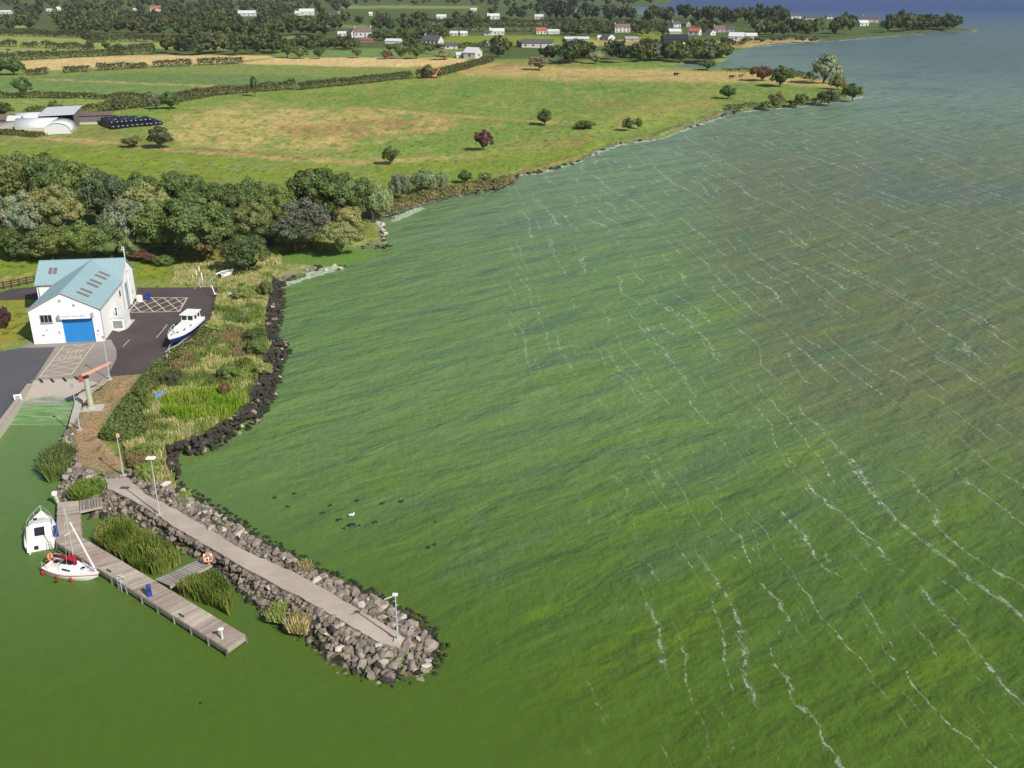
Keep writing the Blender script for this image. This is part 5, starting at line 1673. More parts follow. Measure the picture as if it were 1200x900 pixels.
def hatch(name, c4, n, mat, z, w, cols=1, skip=None, shift=1.0):
    """box outline with crossing diagonals; c4: near-left, near-right, far-right, far-left"""
    a, b, c, d = c4
    mb = MB()
    for e in ((a, b), (b, c), (c, d), (d, a)):
        line_on(mb, *e, w, z)
    mb2 = MB()

    def P(s, t):
        return lerp2(lerp2(a, d, t), lerp2(b, c, t), s)
    for i in range(-n, n + 1):
        for sgn in (1, -1):
            pts = []
            for j in range(65):
                s = j / 64
                t = (i + s * shift) / n if sgn > 0 else (i + (1 - s) * shift) / n
                pts.append((s, t))
            ins_ = [(s, t) for s, t in pts if 0 <= t <= 1 and not (skip and skip[0] < t < skip[1])]
            if len(ins_) > 1:
                line_on(mb2, P(*ins_[0]), P(*ins_[-1]), w * .8, z + (.004 if sgn > 0 else .008))
    o = structure(mb.build(name, mat))
    mb2.build('diagonal_line', mat, o)
    return o


def hatch_wide(name, c4, n, mat, z, w):
    a, b, c, d = c4
    return hatch(name, (b, c, d, a), n, mat, z, w, shift=2.0)


hatch('keep_clear_box', [(46, 442), (83.5, 439), (111, 402.5), (75, 405)], 6, M['yellow_line'], 1.048, .15, skip=(.54, .86), shift=1.4)
hatch_wide('hatched_parking_box', [(150, 366), (210, 365), (219.5, 348.8), (163.5, 348.8)], 4, M['pale_line'], 1.03, .2)
fc = bpy.data.curves.new('paint_text', 'FONT')
fc.body = 'KEEP\nCLEAR'
fc.align_x = 'CENTER'
fc.size = 1.0
fc.space_line = 1.0
fo = bpy.data.objects.new('tmp_text', fc)
COL.objects.link(fo)
bpy.context.view_layer.update()
tm = bpy.data.meshes.new_from_object(fo.evaluated_get(bpy.context.evaluated_depsgraph_get()))
bpy.data.objects.remove(fo)
tm.name = 'painted_lettering'
tm.materials.clear()
tm.materials.append(M['yellow_line'])
tl, tr_, tb = at(81, 414, 1.05), at(104.5, 412, 1.05), at(74, 422, 1.05)
tx = (tr_ - tl)
ang = math.atan2(tx.y, tx.x)
tc = at(83.5, 416.3, 1.05)
to = structure(link('painted_lettering', tm, None, (tc.x, tc.y + .7, 1.053), BYAW, (1.1, 2.2, 1)))
ml = MB()
for a, b in [((144, 406), (152, 398)), ((183, 396), (190, 388)), ((190, 388), (196, 380))]:
    line_on(ml, a, b, .12, 1.034)
structure(ml.build('parking_line', M['pale_line']))

# ------------------------------------------------------------------ slipway
def ramp_mat():
    k = NT('slip_concrete_with_algae')
    p = k.geo()
    x, y, z = k.sep(p)
    n = k.noise(p, .5, 4, .6)
    n2 = k.noise(k.vmul(p, (.3, 2.2, 1)), 1.0, 4, .65, .6)
    c = k.mix(n2, (.36, .32, .27, 1), (.46, .41, .34, 1))
    zz = k.math('ADD', z, k.math('MULTIPLY', k.math('SUBTRACT', k.math('ADD', k.math('MULTIPLY', n, .5), k.math('MULTIPLY', n2, .5)), .5), .75))
    c = k.mix(k.step(zz, .66, .50), c, (.24, .25, .22, 1))
    g = k.mix(k.step(n2, .38, .62), (.095, .20, .060, 1), (.22, .31, .16, 1))
    c = k.mix(k.step(zz, .55, .42), c, g)
    k.bsdf(c, .85, .25, k.bump(n2, .3, .05))
    return k.m


M['slip'] = ramp_mat()
tL, tR, bL, bR = at(36, 446, 1.03), at(118, 441, 1.03), at(1, 497, .03), at(82, 497, .03)
sb_ = MB()
nst = 34
for i in range(nst):
    for (t0, t1, dz) in ((i / nst, (i + .72) / nst, 0), ((i + .72) / nst, (i + 1) / nst, -.035)):
        e = 1.35
        A, B, C, D = tL.lerp(bL, t0 * e), tR.lerp(bR, t0 * e), tR.lerp(bR, t1 * e), tL.lerp(bL, t1 * e)
        top = [Vector((q.x, q.y, q.z + dz)) for q in (D, C, B, A)]
        sb_.hexa([(q.x, q.y, q.z - .5) for q in top], top)
structure(sb_.build('slipway', M['slip']))
# right-hand concrete verge of the slip
sheet('slipway_verge', [(97, 467), (120, 455), (131, 440), (118, 441), (100, 449), (88, 470), (80, 499), (84, 501), (94, 482)], 1.0, M['pale_conc'], 1.4)
q0 = at(35, 450, 1.25)
q1 = at(1, 495, 1.25)
d_ = (q1 - q0)
qw = thing('quay_wall', 'low concrete kerb wall along the left side of the slipway', 'wall', (q0.x, q0.y, 0), math.atan2(d_.y, d_.x))
Lq = d_.length + 8
MB().box((Lq / 2, 0, .35), (Lq, .5, 1.75)).build('wall_body', M['pale_conc'], qw)
MB().box((Lq / 2, 0, 1.27), (Lq, .62, .1)).build('coping', M['path'], qw)
p = at(21, 467, 1.3)
nb_ = thing('notice_board', 'small white notice board fixed to the slipway wall', 'sign', (p.x, p.y, 1.0), .25)
MB().box((0, 0, .45), (.9, .05, .8)).build('board', M['sign_white'], nb_)
MB().box((0, -.03, .5), (.5, .02, .3)).build('faded_mark', M['grey_frame'], nb_)
MB().tube((-.35, .05, -.2), (-.35, .05, .7), .03).tube((.35, .05, -.2), (.35, .05, .7), .03).build('leg', M['steel'], nb_)
gb = MB()
for u, v in ((48, 446), (61, 445.5), (75.5, 444.5), (89.5, 443)):
    line_on(gb, (u - 2, v - 2), (u + 2, v + 2), .28, 1.052)
structure(gb.build('drain_slot', M['dark']))

# ------------------------------------------------------------------ lamp posts, crane, fence
def lamp(label, u, v, vt, kind, z0=1.02, yaw=0.0):
    p = at(u, v, z0)
    h = height_at(u, v, vt, z0)
    t = thing('lamp_post', label, 'lamp post', (p.x, p.y, z0), yaw, 'lamp posts of the harbour')
    MB().tube((0, 0, -.1), (0, 0, h * .35), .08, .07, 8).tube((0, 0, h * .35), (0, 0, h), .062, .048, 8).build('pole', M['steel'], t)
    MB().box((0, 0, .06), (.55, .55, .16)).build('base', M['pale_conc'], t)
    MB().box((.0, -.1, .75), (.12, .06, .4)).build('access_cover', M['steel'], t)
    if kind == 'flat':
        hd = MB().box((0, 0, h + .06), (.9, .5, .14), 0, .8).build('lamp_head', M['white_steel'], t)
        MB().box((0, 0, h - .03), (.7, .36, .05)).build('lens', M['sign_white'], hd)
    elif kind == 'arm':
        MB().tube((0, 0, h - .05), (-.85, 0, h - .42), .04, .04, 6).build('arm', M['white_steel'], t)
        MB().box((0, 0, h + .02), (.4, .22, .16)).build('lamp_head', M['white_steel'], t)
        st = MB()
        for i in range(9):
            st.tube((0, 0, .8 + i * .36), (.2 * (1 if i % 2 else -1), 0, .8 + i * .36), .018, .018, 4)
        st.build('step_iron', M['white_steel'], t)
    elif kind == 'orange':
        MB().box((.1, 0, h + .08), (.28, .22, .42), 0, .75).build('lamp_head', simple('faded_pink_lamp_head', (.62, .40, .30, 1), .6, .3, .1, 3.0), t)  # faded pinkish paint is the head's own colour
    else:
        MB().box((-.02, 0, h + .12), (.22, .22, .34), 0, .85).build('lamp_head', M['grey_frame'], t)
    return t


lamp('lamp post with a side arm at the far end of the breakwater', 466, 750, 697, 'arm', 1.35)
lamp('tall lamp post with a flat white head beside the breakwater path', 187, 603, 537, 'flat', 1.3)
lamp('lamp post with an orange head at the end of the brown track', 145, 558, 511, 'orange', 1.1)
lamp('lamp post with a dark head beside the water of the slipway', 94, 504, 453, 'dark')
lamp('tallest lamp post, in front of the boathouse corner by the crane', 129, 445, 396, 'dark')

p = at(107, 478, 1.05)
M['faded_orange'] = simple('faded_orange_paint', (.56, .30, .20, 1), .7, .2, .2, 2.0)
M['dull_red'] = simple('dull_red_paint', (.33, .07, .05, 1), .7, .2, .2, 2.0)
sheet('crane_base', [(94, 482), (120, 480.5), (123, 473.5), (101, 474)], 1.12, M['pale_conc'], .4)
cr = thing('jib_crane', 'harbour crane with a pale green post and faded orange jib', 'crane', (p.x, p.y, 1.1), 0)
MB().tube((0, 0, 0), (0, 0, 4.0), .34, .30, 12).build('post', M['green_conc'], cr)
MB().tube((0, 0, 0), (0, 0, .22), .52, .45, 12).build('foot', M['green_conc'], cr)
j0 = Vector((-.2, .2, 4.25))
jd = Vector((2.0, 3.15, .35))
jb = MB()
n_ = Vector((-jd.y, jd.x, 0)).normalized() * .16
up = Vector((0, 0, .22))
A_, B_2 = j0 - jd * .12, j0 + jd
jb.hexa([A_ - n_ - up, B_2 - n_ * .6 - up * .4, B_2 + n_ * .6 - up * .4, A_ + n_ - up], [A_ - n_ + up, B_2 - n_ * .6 + up * .5, B_2 + n_ * .6 + up * .5, A_ + n_ + up])
jb.build('jib', M['faded_orange'], cr)
MB().box((j0.x - .35, j0.y - .45, 3.9), (.5, .5, .7), .5).build('winch', M['dull_red'], cr)
MB().tube((0, 0, 3.95), (0, 0, 4.2), .36, .36, 12).build('slewing_ring', M['dark'], cr)
MB().tube(B_2 - jd * .05, B_2 - jd * .05 - Vector((0, 0, 1.2)), .02).build('hook_chain', M['dark'], cr)

f0, f1 = at(-14, 342.5, 1), at(41, 331.5, 1)
fd = f1 - f0
fe = thing('fence', 'dark post and rail fence along the side road left of the boathouse', 'fence', (f0.x, f0.y, 1.0), math.atan2(fd.y, fd.x))
nf = 7
pm = MB().box((0, 0, .65), (.15, .15, 1.35)).mesh('fence_post', M['fence_wood'])
rm = MB().box((0, -.1, 0), (fd.length / (nf - 1), .06, .14)).mesh('fence_rail', M['fence_wood'])
for i in range(nf):
    link('fence_post', pm, fe, (fd.length * i / (nf - 1), 0, 0))
    if i < nf - 1:
        for z in (.4, .78, 1.15):
            link('fence_rail', rm, fe, (fd.length * (i + .5) / (nf - 1), 0, z))

# ------------------------------------------------------------------ grass, reeds and clipped hedges near the shore
def grass_mat():
    k = NT('grass_blades')
    tint = k.attr('tint')[0]
    b = k.n('ShaderNodeBsdfPrincipled')
    k.put(b.inputs['Base Color'], tint)
    b.inputs['Roughness'].default_value = .7
    b.inputs['Specular IOR Level'].default_value = .15
    t = k.n('ShaderNodeBsdfTranslucent')
    k.put(t.inputs['Color'], tint)
    mx = k.n('ShaderNodeMixShader')
    mx.inputs[0].default_value = .3
    k.t.links.new(b.outputs[0], mx.inputs[1])
    k.t.links.new(t.outputs[0], mx.inputs[2])
    k.t.links.new(mx.outputs[0], k.out.inputs[0])
    return k.m


M['blades'] = grass_mat()


def blades(name, poly, n, h, w, cols, seed, z0=.9, hole=None, patch=.35, lean=.35, kind='stuff', edge_sink=0.0, holes=()):
    rs = np.random.RandomState(seed)
    wp = [tuple(at(u, v, max(z0, 0))[:2]) for u, v in poly]
    xs = [p[0] for p in wp]
    ys = [p[1] for p in wp]
    X = rs.uniform(min(xs), max(xs), n * 4)
    Y = rs.uniform(min(ys), max(ys), n * 4)
    ok = inside(wp, X, Y)
    for hl in holes:
        ok &= ~inside([tuple(at(u, v, z0)[:2]) for u, v in hl], X, Y)
    X, Y = X[ok][:n], Y[ok][:n]
    m = len(X)
    pn = fnoise(X * patch, Y * patch, seed)
    pn2 = fnoise(X * patch * 2.3 + 9, Y * patch * 2.3, seed + 3)
    hn = fnoise(X * .5, Y * .5, seed + 5)
    H_ = h * (.45 + .9 * hn) * (.7 + .6 * rs.rand(m))
    a = rs.uniform(0, 2 * np.pi, m)
    dx, dy = np.cos(a), np.sin(a)
    la = rs.uniform(0, 2 * np.pi, m)
    ll = H_ * lean * rs.rand(m)
    hw = w * (.6 + .8 * rs.rand(m)) / 2
    tx, ty = X + np.cos(la) * ll, Y + np.sin(la) * ll
    Z = np.full(m, z0)
    V = np.stack([np.stack([X - dx * hw, Y - dy * hw, Z], 1), np.stack([X + dx * hw, Y + dy * hw, Z], 1),
                  np.stack([tx + dx * hw * .35, ty + dy * hw * .35, Z + H_], 1), np.stack([tx - dx * hw * .35, ty - dy * hw * .35, Z + H_], 1)], 1)
    cc = np.array(cols, float)
    t = np.clip((pn - .3) / .4, 0, .999) * (len(cc) - 1)
    i = np.clip(np.floor(t + (pn2 - .5) * 1.2), 0, len(cc) - 2).astype(int)
    f = np.clip(t - i, 0, 1)[:, None]
    C = cc[i] * (1 - f) + cc[i + 1] * f
    C = C * (.82 + .66 * rs.rand(m, 1))
    c0 = np.array([xs[0], ys[0], 0])
    me = np_mesh(name, (V - c0).reshape(-1, 3), np.arange(4 * m).reshape(m, 4), M['blades'], np.repeat(C, 4, 0))
    o = link(name, me, None, tuple(c0))
    return stuff(o) if kind == 'stuff' else o


SG = (.22, .27, .07)
ST = (.50, .43, .21)
BRN = (.27, .21, .10)
LG = (.28, .34, .10)
DG = (.13, .175, .05)
scrub = [(258, 337), (300, 325), (320, 322), (316, 345), (310, 380), (309, 400), (318, 407), (308, 425), (301, 452), (288, 474), (264, 492), (236, 506), (203, 520), (190, 530), (196, 552), (205, 565), (175, 570), (150, 545), (146, 520), (165, 518), (172, 480), (165, 470), (190, 440), (215, 415), (245, 388), (252, 365)]
blades('long_grass', scrub, 60000, .95, .12, [DG, (.16, .22, .05), SG, LG, ST, (.42, .40, .17), LG, SG, DG, BRN], 31, .92, patch=.22)
blades('long_grass', [(205, 312), (330, 300), (330, 325), (262, 336), (200, 334)], 9000, .5, .13, [SG, LG, ST, LG], 32, .95)
blades('rough_grass', [(118, 442), (168, 439), (150, 467), (126, 497), (120, 520), (142, 552), (122, 560), (97, 554), (86, 515), (78, 507), (93, 484)], 7000, .12, .08, [(.30, .25, .16), (.28, .24, .14), (.24, .22, .11)], 33, .99)
blades('reed_bed', [(188, 492), (192, 478), (230, 470), (262, 462), (290, 462), (292, 478), (272, 496), (240, 502), (214, 503)], 9000, 1.7, .11, [(.15, .26, .02), (.21, .33, .03), (.28, .31, .06)], 34, .5, lean=.25)
RG = [(.085, .13, .022), (.14, .19, .035), (.22, .24, .06), (.28, .24, .09)]
tag(blades('reed_bed', [(113, 640), (121, 622), (150, 616), (178, 634), (200, 650), (212, 661), (196, 671), (180, 675), (165, 671), (140, 658)], 7000, 1.3, .12, RG, 35, .0, lean=.3), 'tall green reeds between the pontoon and the breakwater', 'reeds')
tag(blades('reed_bed', [(210, 697), (232, 688), (252, 680), (262, 692), (274, 706), (269, 722), (248, 711), (226, 704)], 5500, 1.3, .12, RG[:3], 36, .0, lean=.25), 'green reeds right of the second gangway', 'reeds')
tag(blades('reed_bed', [(80, 584), (92, 572), (118, 567), (125, 575), (120, 582), (96, 587)], 3200, 1.0, .16, [(.10, .17, .03), (.16, .24, .04), (.12, .13, .05)], 37, .6, lean=.5), 'bright green reeds beside the first gangway', 'reeds')
tag(blades('reed_bed', [(50, 554), (58, 540), (72, 530), (86, 536), (88, 548), (76, 560), (58, 566)], 3600, 1.3, .15, [(.12, .16, .06), (.15, .20, .05), (.09, .12, .05)], 38, .1, lean=.7), 'reed clump hanging over the water beside the brown track', 'reeds')
for lb, poly, n, cols in [('straw coloured grass tuft at the water edge of the breakwater, left of two', [(312, 728), (322, 712), (334, 718), (334, 732)], 800, [ST, SG, LG]), ('straw coloured grass tuft at the water edge of the breakwater, right of two', [(338, 742), (345, 722), (362, 728), (360, 745)], 1000, [ST, (.3, .24, .1), ST]),
                          ('pale green tussock among the rocks beside the tall lamp post', [(186, 566), (196, 558), (206, 572), (200, 582)], 900, [LG, ST, SG]), ('green tussock below the pale one on the lake side rocks', [(208, 592), (216, 582), (226, 592), (220, 600)], 700, [SG, LG, SG]), ('straw tuft on the lake side of the breakwater beside the white stone', [(350, 676), (352, 666), (362, 668), (366, 678)], 500, [ST, BRN, ST])]:
    tag(blades('grass_tuft', poly, n, .9, .1, cols, 40 + n, .5, kind='thing', lean=.6), lb, 'grass tuft')


def leaf_mass(name, label, poly, h, leaf, col, seed, cat='hedge', dens=2.6, z0=.98, uneven=.15):
    rs = np.random.RandomState(seed)
    wp = np.array([tuple(at(u, v, z0)[:2]) for u, v in poly])
    ar = abs(area2([tuple(p) for p in wp])) / 2
    n = int(ar * dens / leaf ** 2 * 2.2)
    X = rs.uniform(wp[:, 0].min(), wp[:, 0].max(), n)
    Y = rs.uniform(wp[:, 1].min(), wp[:, 1].max(), n)
    ok = inside([tuple(p) for p in wp], X, Y)
    X, Y = X[ok], Y[ok]
    hh = h * (1 - uneven + 2 * uneven * fnoise(X * .8, Y * .8, seed))
    Z = hh * (1 - .18 * rs.rand(len(X)) ** 2)
    P = [np.stack([X, Y, Z], 1)]
    Nn = [unit(np.array([0, 0, 1.0]) + .6 * rs.normal(size=(len(X), 3)))]
    for i in range(len(wp)):
        a, b = wp[i], wp[(i + 1) % len(wp)]
        L = np.linalg.norm(b - a)
        m = int(L * h * dens / leaf ** 2 * 1.4)
        t = rs.rand(m)
        q = a + (b - a) * t[:, None] + .08 * rs.normal(size=(m, 2))
        P.append(np.concatenate([q, (h * rs.rand(m))[:, None]], 1))
        nn = np.array([(b - a)[1], -(b - a)[0], 0]) / L
        if area2([tuple(p) for p in wp]) < 0:
            nn = -nn
        Nn.append(unit(nn + .6 * rs.normal(size=(m, 3))))
    P, Nn = np.concatenate(P), np.concatenate(Nn)
    br = (.75 + .5 * fnoise(P[:, 0] * .9, P[:, 1] * .9, seed + 1))[:, None] * (.85 + .3 * rs.rand(len(P), 1)) * np.ones(3)
    v, f = leaf_quads(P, Nn, leaf, rs)
    c0 = np.array([wp[0][0], wp[0][1], z0 - .03])
    v = v - np.array([wp[0][0], wp[0][1], 0])
    o = link(name, np_mesh(name, v, f, M['leaves'], np.repeat(br, 4, 0)), None, tuple(c0))
    o.color = (*col, 1)
    return tag(o, label, cat, 'clipped hedges beside the brown track')


leaf_mass('clipped_hedge', 'clipped green hedge wedge beside the brown track, nearest the breakwater', [(120, 516), (151, 469), (164, 476), (168, 500), (172, 517), (145, 519)], 1.15, .24, (.135, .175, .052), 71)
leaf_mass('clipped_hedge', 'clipped green hedge wedge between the car park and the blue drum', [(155, 467), (170, 447), (188, 430), (200, 432), (196, 450), (186, 462), (172, 472)], 1.2, .24, (.125, .160, .048), 72)
leaf_mass('clipped_hedge', 'long green hedge under the blue and white parked boat', [(192, 428), (207, 414), (226, 404), (244, 388), (250, 392), (240, 408), (220, 420), (204, 432)], 1.0, .26, (.145, .165, .055), 73, uneven=.5)
for lb, u, vt, vb, w, col in [
    ('dark shrub in the long grass right of the parked boat', 300, 386, 402, 26, DARK), ('round green shrub on the bank above the rock wall', 303, 398, 417, 24, MIDG),
    ('pale yellow round shrub on top of the black rocks', 309, 426, 441, 19, (.13, .14, .05)), ('dark scruffy shrub in the grass below the parked boat', 205, 434, 454, 24, (.06, .065, .03)),
    ('rusty brown shrub near the rock wall', 264, 448, 468, 13, (.12, .075, .04)), ('green shrub beside the boat trailer at the car park corner', 285, 338, 353, 24, (.12, .14, .05)),
    ('leafy shrub above the black rocks at the upper end of the rock wall', 312, 330, 348, 16, OLIVE), ('green shrub in the middle of the long grass', 268, 428, 446, 22, GRN),
    ('low green shrub at the lake end of the clipped hedge', 170, 520, 534, 20, (.09, .12, .03)), ('brownish shrub beside the orange-headed lamp post', 160, 535, 548, 16, (.12, .09, .04)),
    ('green shrub at the foot of the tall lamp post', 172, 545, 562, 22, (.11, .13, .035)), ('pale green shrub on the bank between the shrub pair and the tarpaulin', 252, 376, 390, 20, (.14, .16, .05))]:
    plant('shrub', lb, 'shrub', u, vt, vb, w, col, 'bush', 'shrubs of the shore scrub')

# ------------------------------------------------------------------ rocks
def rock_mat(name, c1, c2):
    k = NT(name)
    p = k.geo()
    r = k.n('ShaderNodeObjectInfo').outputs['Random']
    n = k.noise(p, 1.1, 5, .65)
    n2 = k.noise(p, 7, 4, .7)
    c = k.mix(k.step(n, .35, .65), c1, c2)
    s = k.math('ADD', k.math('ADD', .55, k.math('MULTIPLY', r, .45)), k.math('MULTIPLY', n2, .45))
    c = k.mix(1.0, c, k.comb(s, s, k.math('MULTIPLY', s, .97)), 'MULTIPLY')
    k.bsdf(c, .88, .25, k.bump(n2, .5, .08))
    return k.m


M['rock'] = rock_mat('pinkish_grey_rock', (.270, .222, .184, 1), (.175, .152, .134, 1))
M['rock_dark'] = rock_mat('black_wet_rock', (.028, .026, .024, 1), (.050, .044, .036, 1))
M['rock_pale'] = rock_mat('pale_rock', (.42, .38, .33, 1), (.34, .31, .28, 1))
M['rock_weed'] = rock_mat('weed_covered_rock', (.022, .030, .016, 1), (.040, .045, .024, 1))


def rock_meshes(mat, n, seed):
    g = random.Random(seed)
    out = []
    for i in range(n):
        bm = bmesh.new()
        for j in range(15):
            a, b = g.uniform(0, 6.283), math.acos(g.uniform(-1, 1))
            r = g.uniform(.82, 1.08)
            bm.verts.new((r * math.sin(b) * math.cos(a), r * math.sin(b) * math.sin(a) * .85, r * math.cos(b) * .72))
        h = bmesh.ops.convex_hull(bm, input=bm.verts)
        junk = list({e for e in h.get('geom_interior', []) + h.get('geom_unused', []) if isinstance(e, bmesh.types.BMVert)})
        if junk:
            bmesh.ops.delete(bm, geom=junk, context='VERTS')
        me = bpy.data.meshes.new('rock')
        bm.to_mesh(me)
        bm.free()
        me.materials.append(mat)
        out.append(me)
    return out


RK = {m: rock_meshes(M[m], 7, i + 1) for i, m in enumerate(('rock', 'rock_dark', 'rock_pale', 'rock_weed'))}


def lay_rocks(root, spots_):
    """spots: (x, y, z, size, material); the 300 largest are parts, the rest one mass per material"""
    spots_.sort(key=lambda s: -s[3])
    rest = {}
    for i, (x, y, z, s, m) in enumerate(spots_):
        me = rnd.choice(RK[m])
        rot = (rnd.uniform(-.5, .5), rnd.uniform(-.5, .5), rnd.uniform(0, 6.28))
        sc = (s * rnd.uniform(.85, 1.3), s * rnd.uniform(.8, 1.1), s * rnd.uniform(.8, 1.15))
        if i < 300:
            o = bpy.data.objects.new('rock', me)
            COL.objects.link(o)
            o.parent = root
            o.location = Vector((x, y, z)) - root.location
            o.rotation_euler = rot
            o.scale = sc
        else:
            rest.setdefault(m, []).append((me, Matrix.LocRotScale(Vector((x, y, z)) - root.location, Matrix.Identity(3).to_euler() if False else __import__('mathutils').Euler(rot), Vector(sc))))
    for m, lst in rest.items():
        b = MB()
        for me, mt in lst:
            b.add([mt @ v.co for v in me.vertices], [tuple(p.vertices) for p in me.polygons])
        stuff(b.build('rubble', M[m], root))


PATH_L = [(122.5, 561), (127, 572), (150, 583), (185, 603), (197, 613), (232, 633), (265, 653), (315, 681), (350, 698), (390, 721), (420, 738), (445, 753), (466, 758)]
PATH_R = [(150, 559), (157, 566), (172, 580), (197, 592), (221, 606), (250, 622), (282, 643), (345, 671), (390, 696), (425, 717), (457, 735), (468, 742), (474, 748)]
PZ = 1.34
bw = thing('breakwater', 'stone breakwater with a pale concrete path running out into the green lake', 'breakwater', tuple(at(300, 672, 0)))


def resample(line, n, z):
    w = [at(u, v, z) for u, v in line]
    d = [0]
    for i in range(len(w) - 1):
        d.append(d[-1] + (w[i + 1] - w[i]).length)
    out = []
    for k_ in range(n):
        s = d[-1] * k_ / (n - 1)
        i = max(j for j in range(len(d)) if d[j] <= s + 1e-9)
        i = min(i, len(w) - 2)
        out.append(w[i].lerp(w[i + 1], (s - d[i]) / max(d[i + 1] - d[i], 1e-9)))
    return out


nsl = 15
SUB = 5
pl, pr = resample(PATH_L, nsl * SUB + 1, PZ), resample(PATH_R, nsl * SUB + 1, PZ)
off = bw.location
for i in range(nsl):
    b = MB()
    zt_ = rnd.uniform(-.02, .02)
    Lp = [pl[i * SUB + j] for j in range(SUB + 1)]
    Rp = [pr[i * SUB + j] for j in range(SUB + 1)]
    e = (Lp[1] - Lp[0]).normalized() * .025
    Lp[0] = Lp[0] + e
    Rp[0] = Rp[0] + e
    ring = [(q + Vector((rnd.uniform(-.07, .07), rnd.uniform(-.07, .07), 0)) if 0 < n_i < SUB else q) for n_i, q in enumerate(Lp)]
    ring2 = [(q + Vector((rnd.uniform(-.09, .09), rnd.uniform(-.09, .09), 0)) if 0 < n_i < SUB else q) for n_i, q in enumerate(Rp)]
    for j in range(SUB):
        q = [ring[j], ring2[j], ring2[j + 1], ring[j + 1]]
        q = [Vector((p_.x - off.x, p_.y - off.y, PZ + zt_)) for p_ in q]
        if area2([(p_.x, p_.y) for p_ in q]) < 0:
            q = q[::-1]
        b.hexa([(p_.x, p_.y, p_.z - .9) for p_ in q], q)
    b.build('path_slab', M['path'], bw)

# rocks either side: heights fall from the path edge to the water
bw_out = [(60, 566), (70, 528), (69, 515), (78, 502), (86, 514), (90, 541), (98, 555), (124, 562), (150, 559), (196, 554), (204, 566), (220, 576), (240, 590), (264, 604), (288, 618), (307, 634), (335, 647), (375, 669), (415, 689), (452, 704), (475, 719), (500, 734), (516, 752),
          (517, 766), (503, 790), (465, 800), (430, 797), (387, 778), (360, 752), (335, 739), (312, 726), (280, 697), (262, 680), (240, 664), (218, 650), (180, 630), (150, 615), (128, 608), (107, 609), (100, 602), (112, 598), (122, 590), (122, 575), (95, 577), (72, 583)]
bww = [tuple(at(u, v, .5)[:2]) for u, v in bw_out]
pathw = [tuple(q[:2]) for q in pl] + [tuple(q[:2]) for q in pr][::-1]
pathw_in = pathw
gxs = np.array(bww)
step_ = .50
X, Y = np.meshgrid(np.arange(gxs[:, 0].min() - 1, gxs[:, 0].max() + 1, step_), np.arange(gxs[:, 1].min() - 1, gxs[:, 1].max() + 1, step_ * .9))
X = X + (np.arange(X.shape[0]) % 2)[:, None] * step_ / 2
X, Y = X.ravel(), Y.ravel()
X = X + RS.uniform(-.2, .2, X.shape)
Y = Y + RS.uniform(-.2, .2, Y.shape)
ok = inside(bww, X, Y) & ~inside(pathw, X, Y)
dpth = pdist(pathw, X, Y)
ok &= dpth > .22
X, Y, dpth = X[ok], Y[ok], dpth[ok]
wr = [tuple(at(u, v, .6)[:2]) for u, v in [(70, 530), (70, 514), (78, 506), (84, 513), (89, 540), (97, 556), (112, 562), (122, 572), (112, 577), (95, 572), (74, 584), (68, 570), (75, 558), (80, 545)]]
X2, Y2_ = RS.uniform(min(p[0] for p in wr), max(p[0] for p in wr), 900), RS.uniform(min(p[1] for p in wr), max(p[1] for p in wr), 900)
ok = inside(wr, X2, Y2_)
X, Y = np.concatenate([X, X2[ok][:190]]), np.concatenate([Y, Y2_[ok][:190]])
dpth = pdist(pathw, X, Y)
dsh = pdist(SHORE_W, X, Y)
ins_sh = inside(SHORE_W, X, Y)
lakeside = [(150, 556), (200, 545), (300, 600), (560, 720), (530, 778), (470, 742), (345, 671), (250, 622), (172, 580)]
sh_l = [at(u, v, 0) for u, v in [(196, 556), (204, 566), (220, 576), (240, 590), (264, 604), (288, 618), (307, 634), (335, 647), (375, 669), (415, 689), (452, 704), (475, 719), (500, 734), (515, 752), (515, 765), (502, 789)]]
weed_pts = []
for i in range(len(sh_l) - 1):
    for j in range(int((sh_l[i + 1] - sh_l[i]).length * 7)):
        q_ = sh_l[i].lerp(sh_l[i + 1], rnd.random())
        d_n = (sh_l[i + 1] - sh_l[i]).normalized()
        n_n = Vector((-d_n.y, d_n.x, 0))
        o_n = rnd.uniform(-.7, .75)
        weed_pts.append((q_.x + n_n.x * o_n, q_.y + n_n.y * o_n, .02 + .28 * max(0, -o_n) + .05 * (o_n < 0), rnd.uniform(.16, .34), 'rock_weed' if rnd.random() < .8 else 'rock_dark'))
lk = inside([tuple(at(u, v, .7)[:2]) for u, v in lakeside], X, Y)
lst = []
for x, y, dp_, ds_, ii, lake in zip(X, Y, dpth, dsh, ins_sh, lk):
    t = (ds_ if ii else 0) / (max(ds_ if ii else 0, 0) + dp_ + .01)
    z = -.05 + 1.25 * min(1, t * 1.25) if ii else -.18
    if y > 86 and x < -40:
        z = min(z, .85)
    s = rnd.uniform(.22, .42) * (1.0 if rnd.random() > .16 else 1.55)
    if x > -16:
        s *= 1.22
    m = 'rock'
    if lake and ds_ < (.95 + .4 * math.sin(x * 1.3)) or (lake and not ii):
        m = 'rock_weed' if rnd.random() < .75 else 'rock_dark'
    elif ds_ < .35 or not ii:
        m = rnd.choice(('rock_weed', 'rock', 'rock_dark'))
    elif rnd.random() < .10:
        m = 'rock_pale'
    elif rnd.random() < .07:
        m = 'rock_dark'
    if ii:
        z = max(z, min(.62 * ds_ - .05, 1.0) + .16)
    lst.append((x, y, z - .06, s, m))
lst += weed_pts
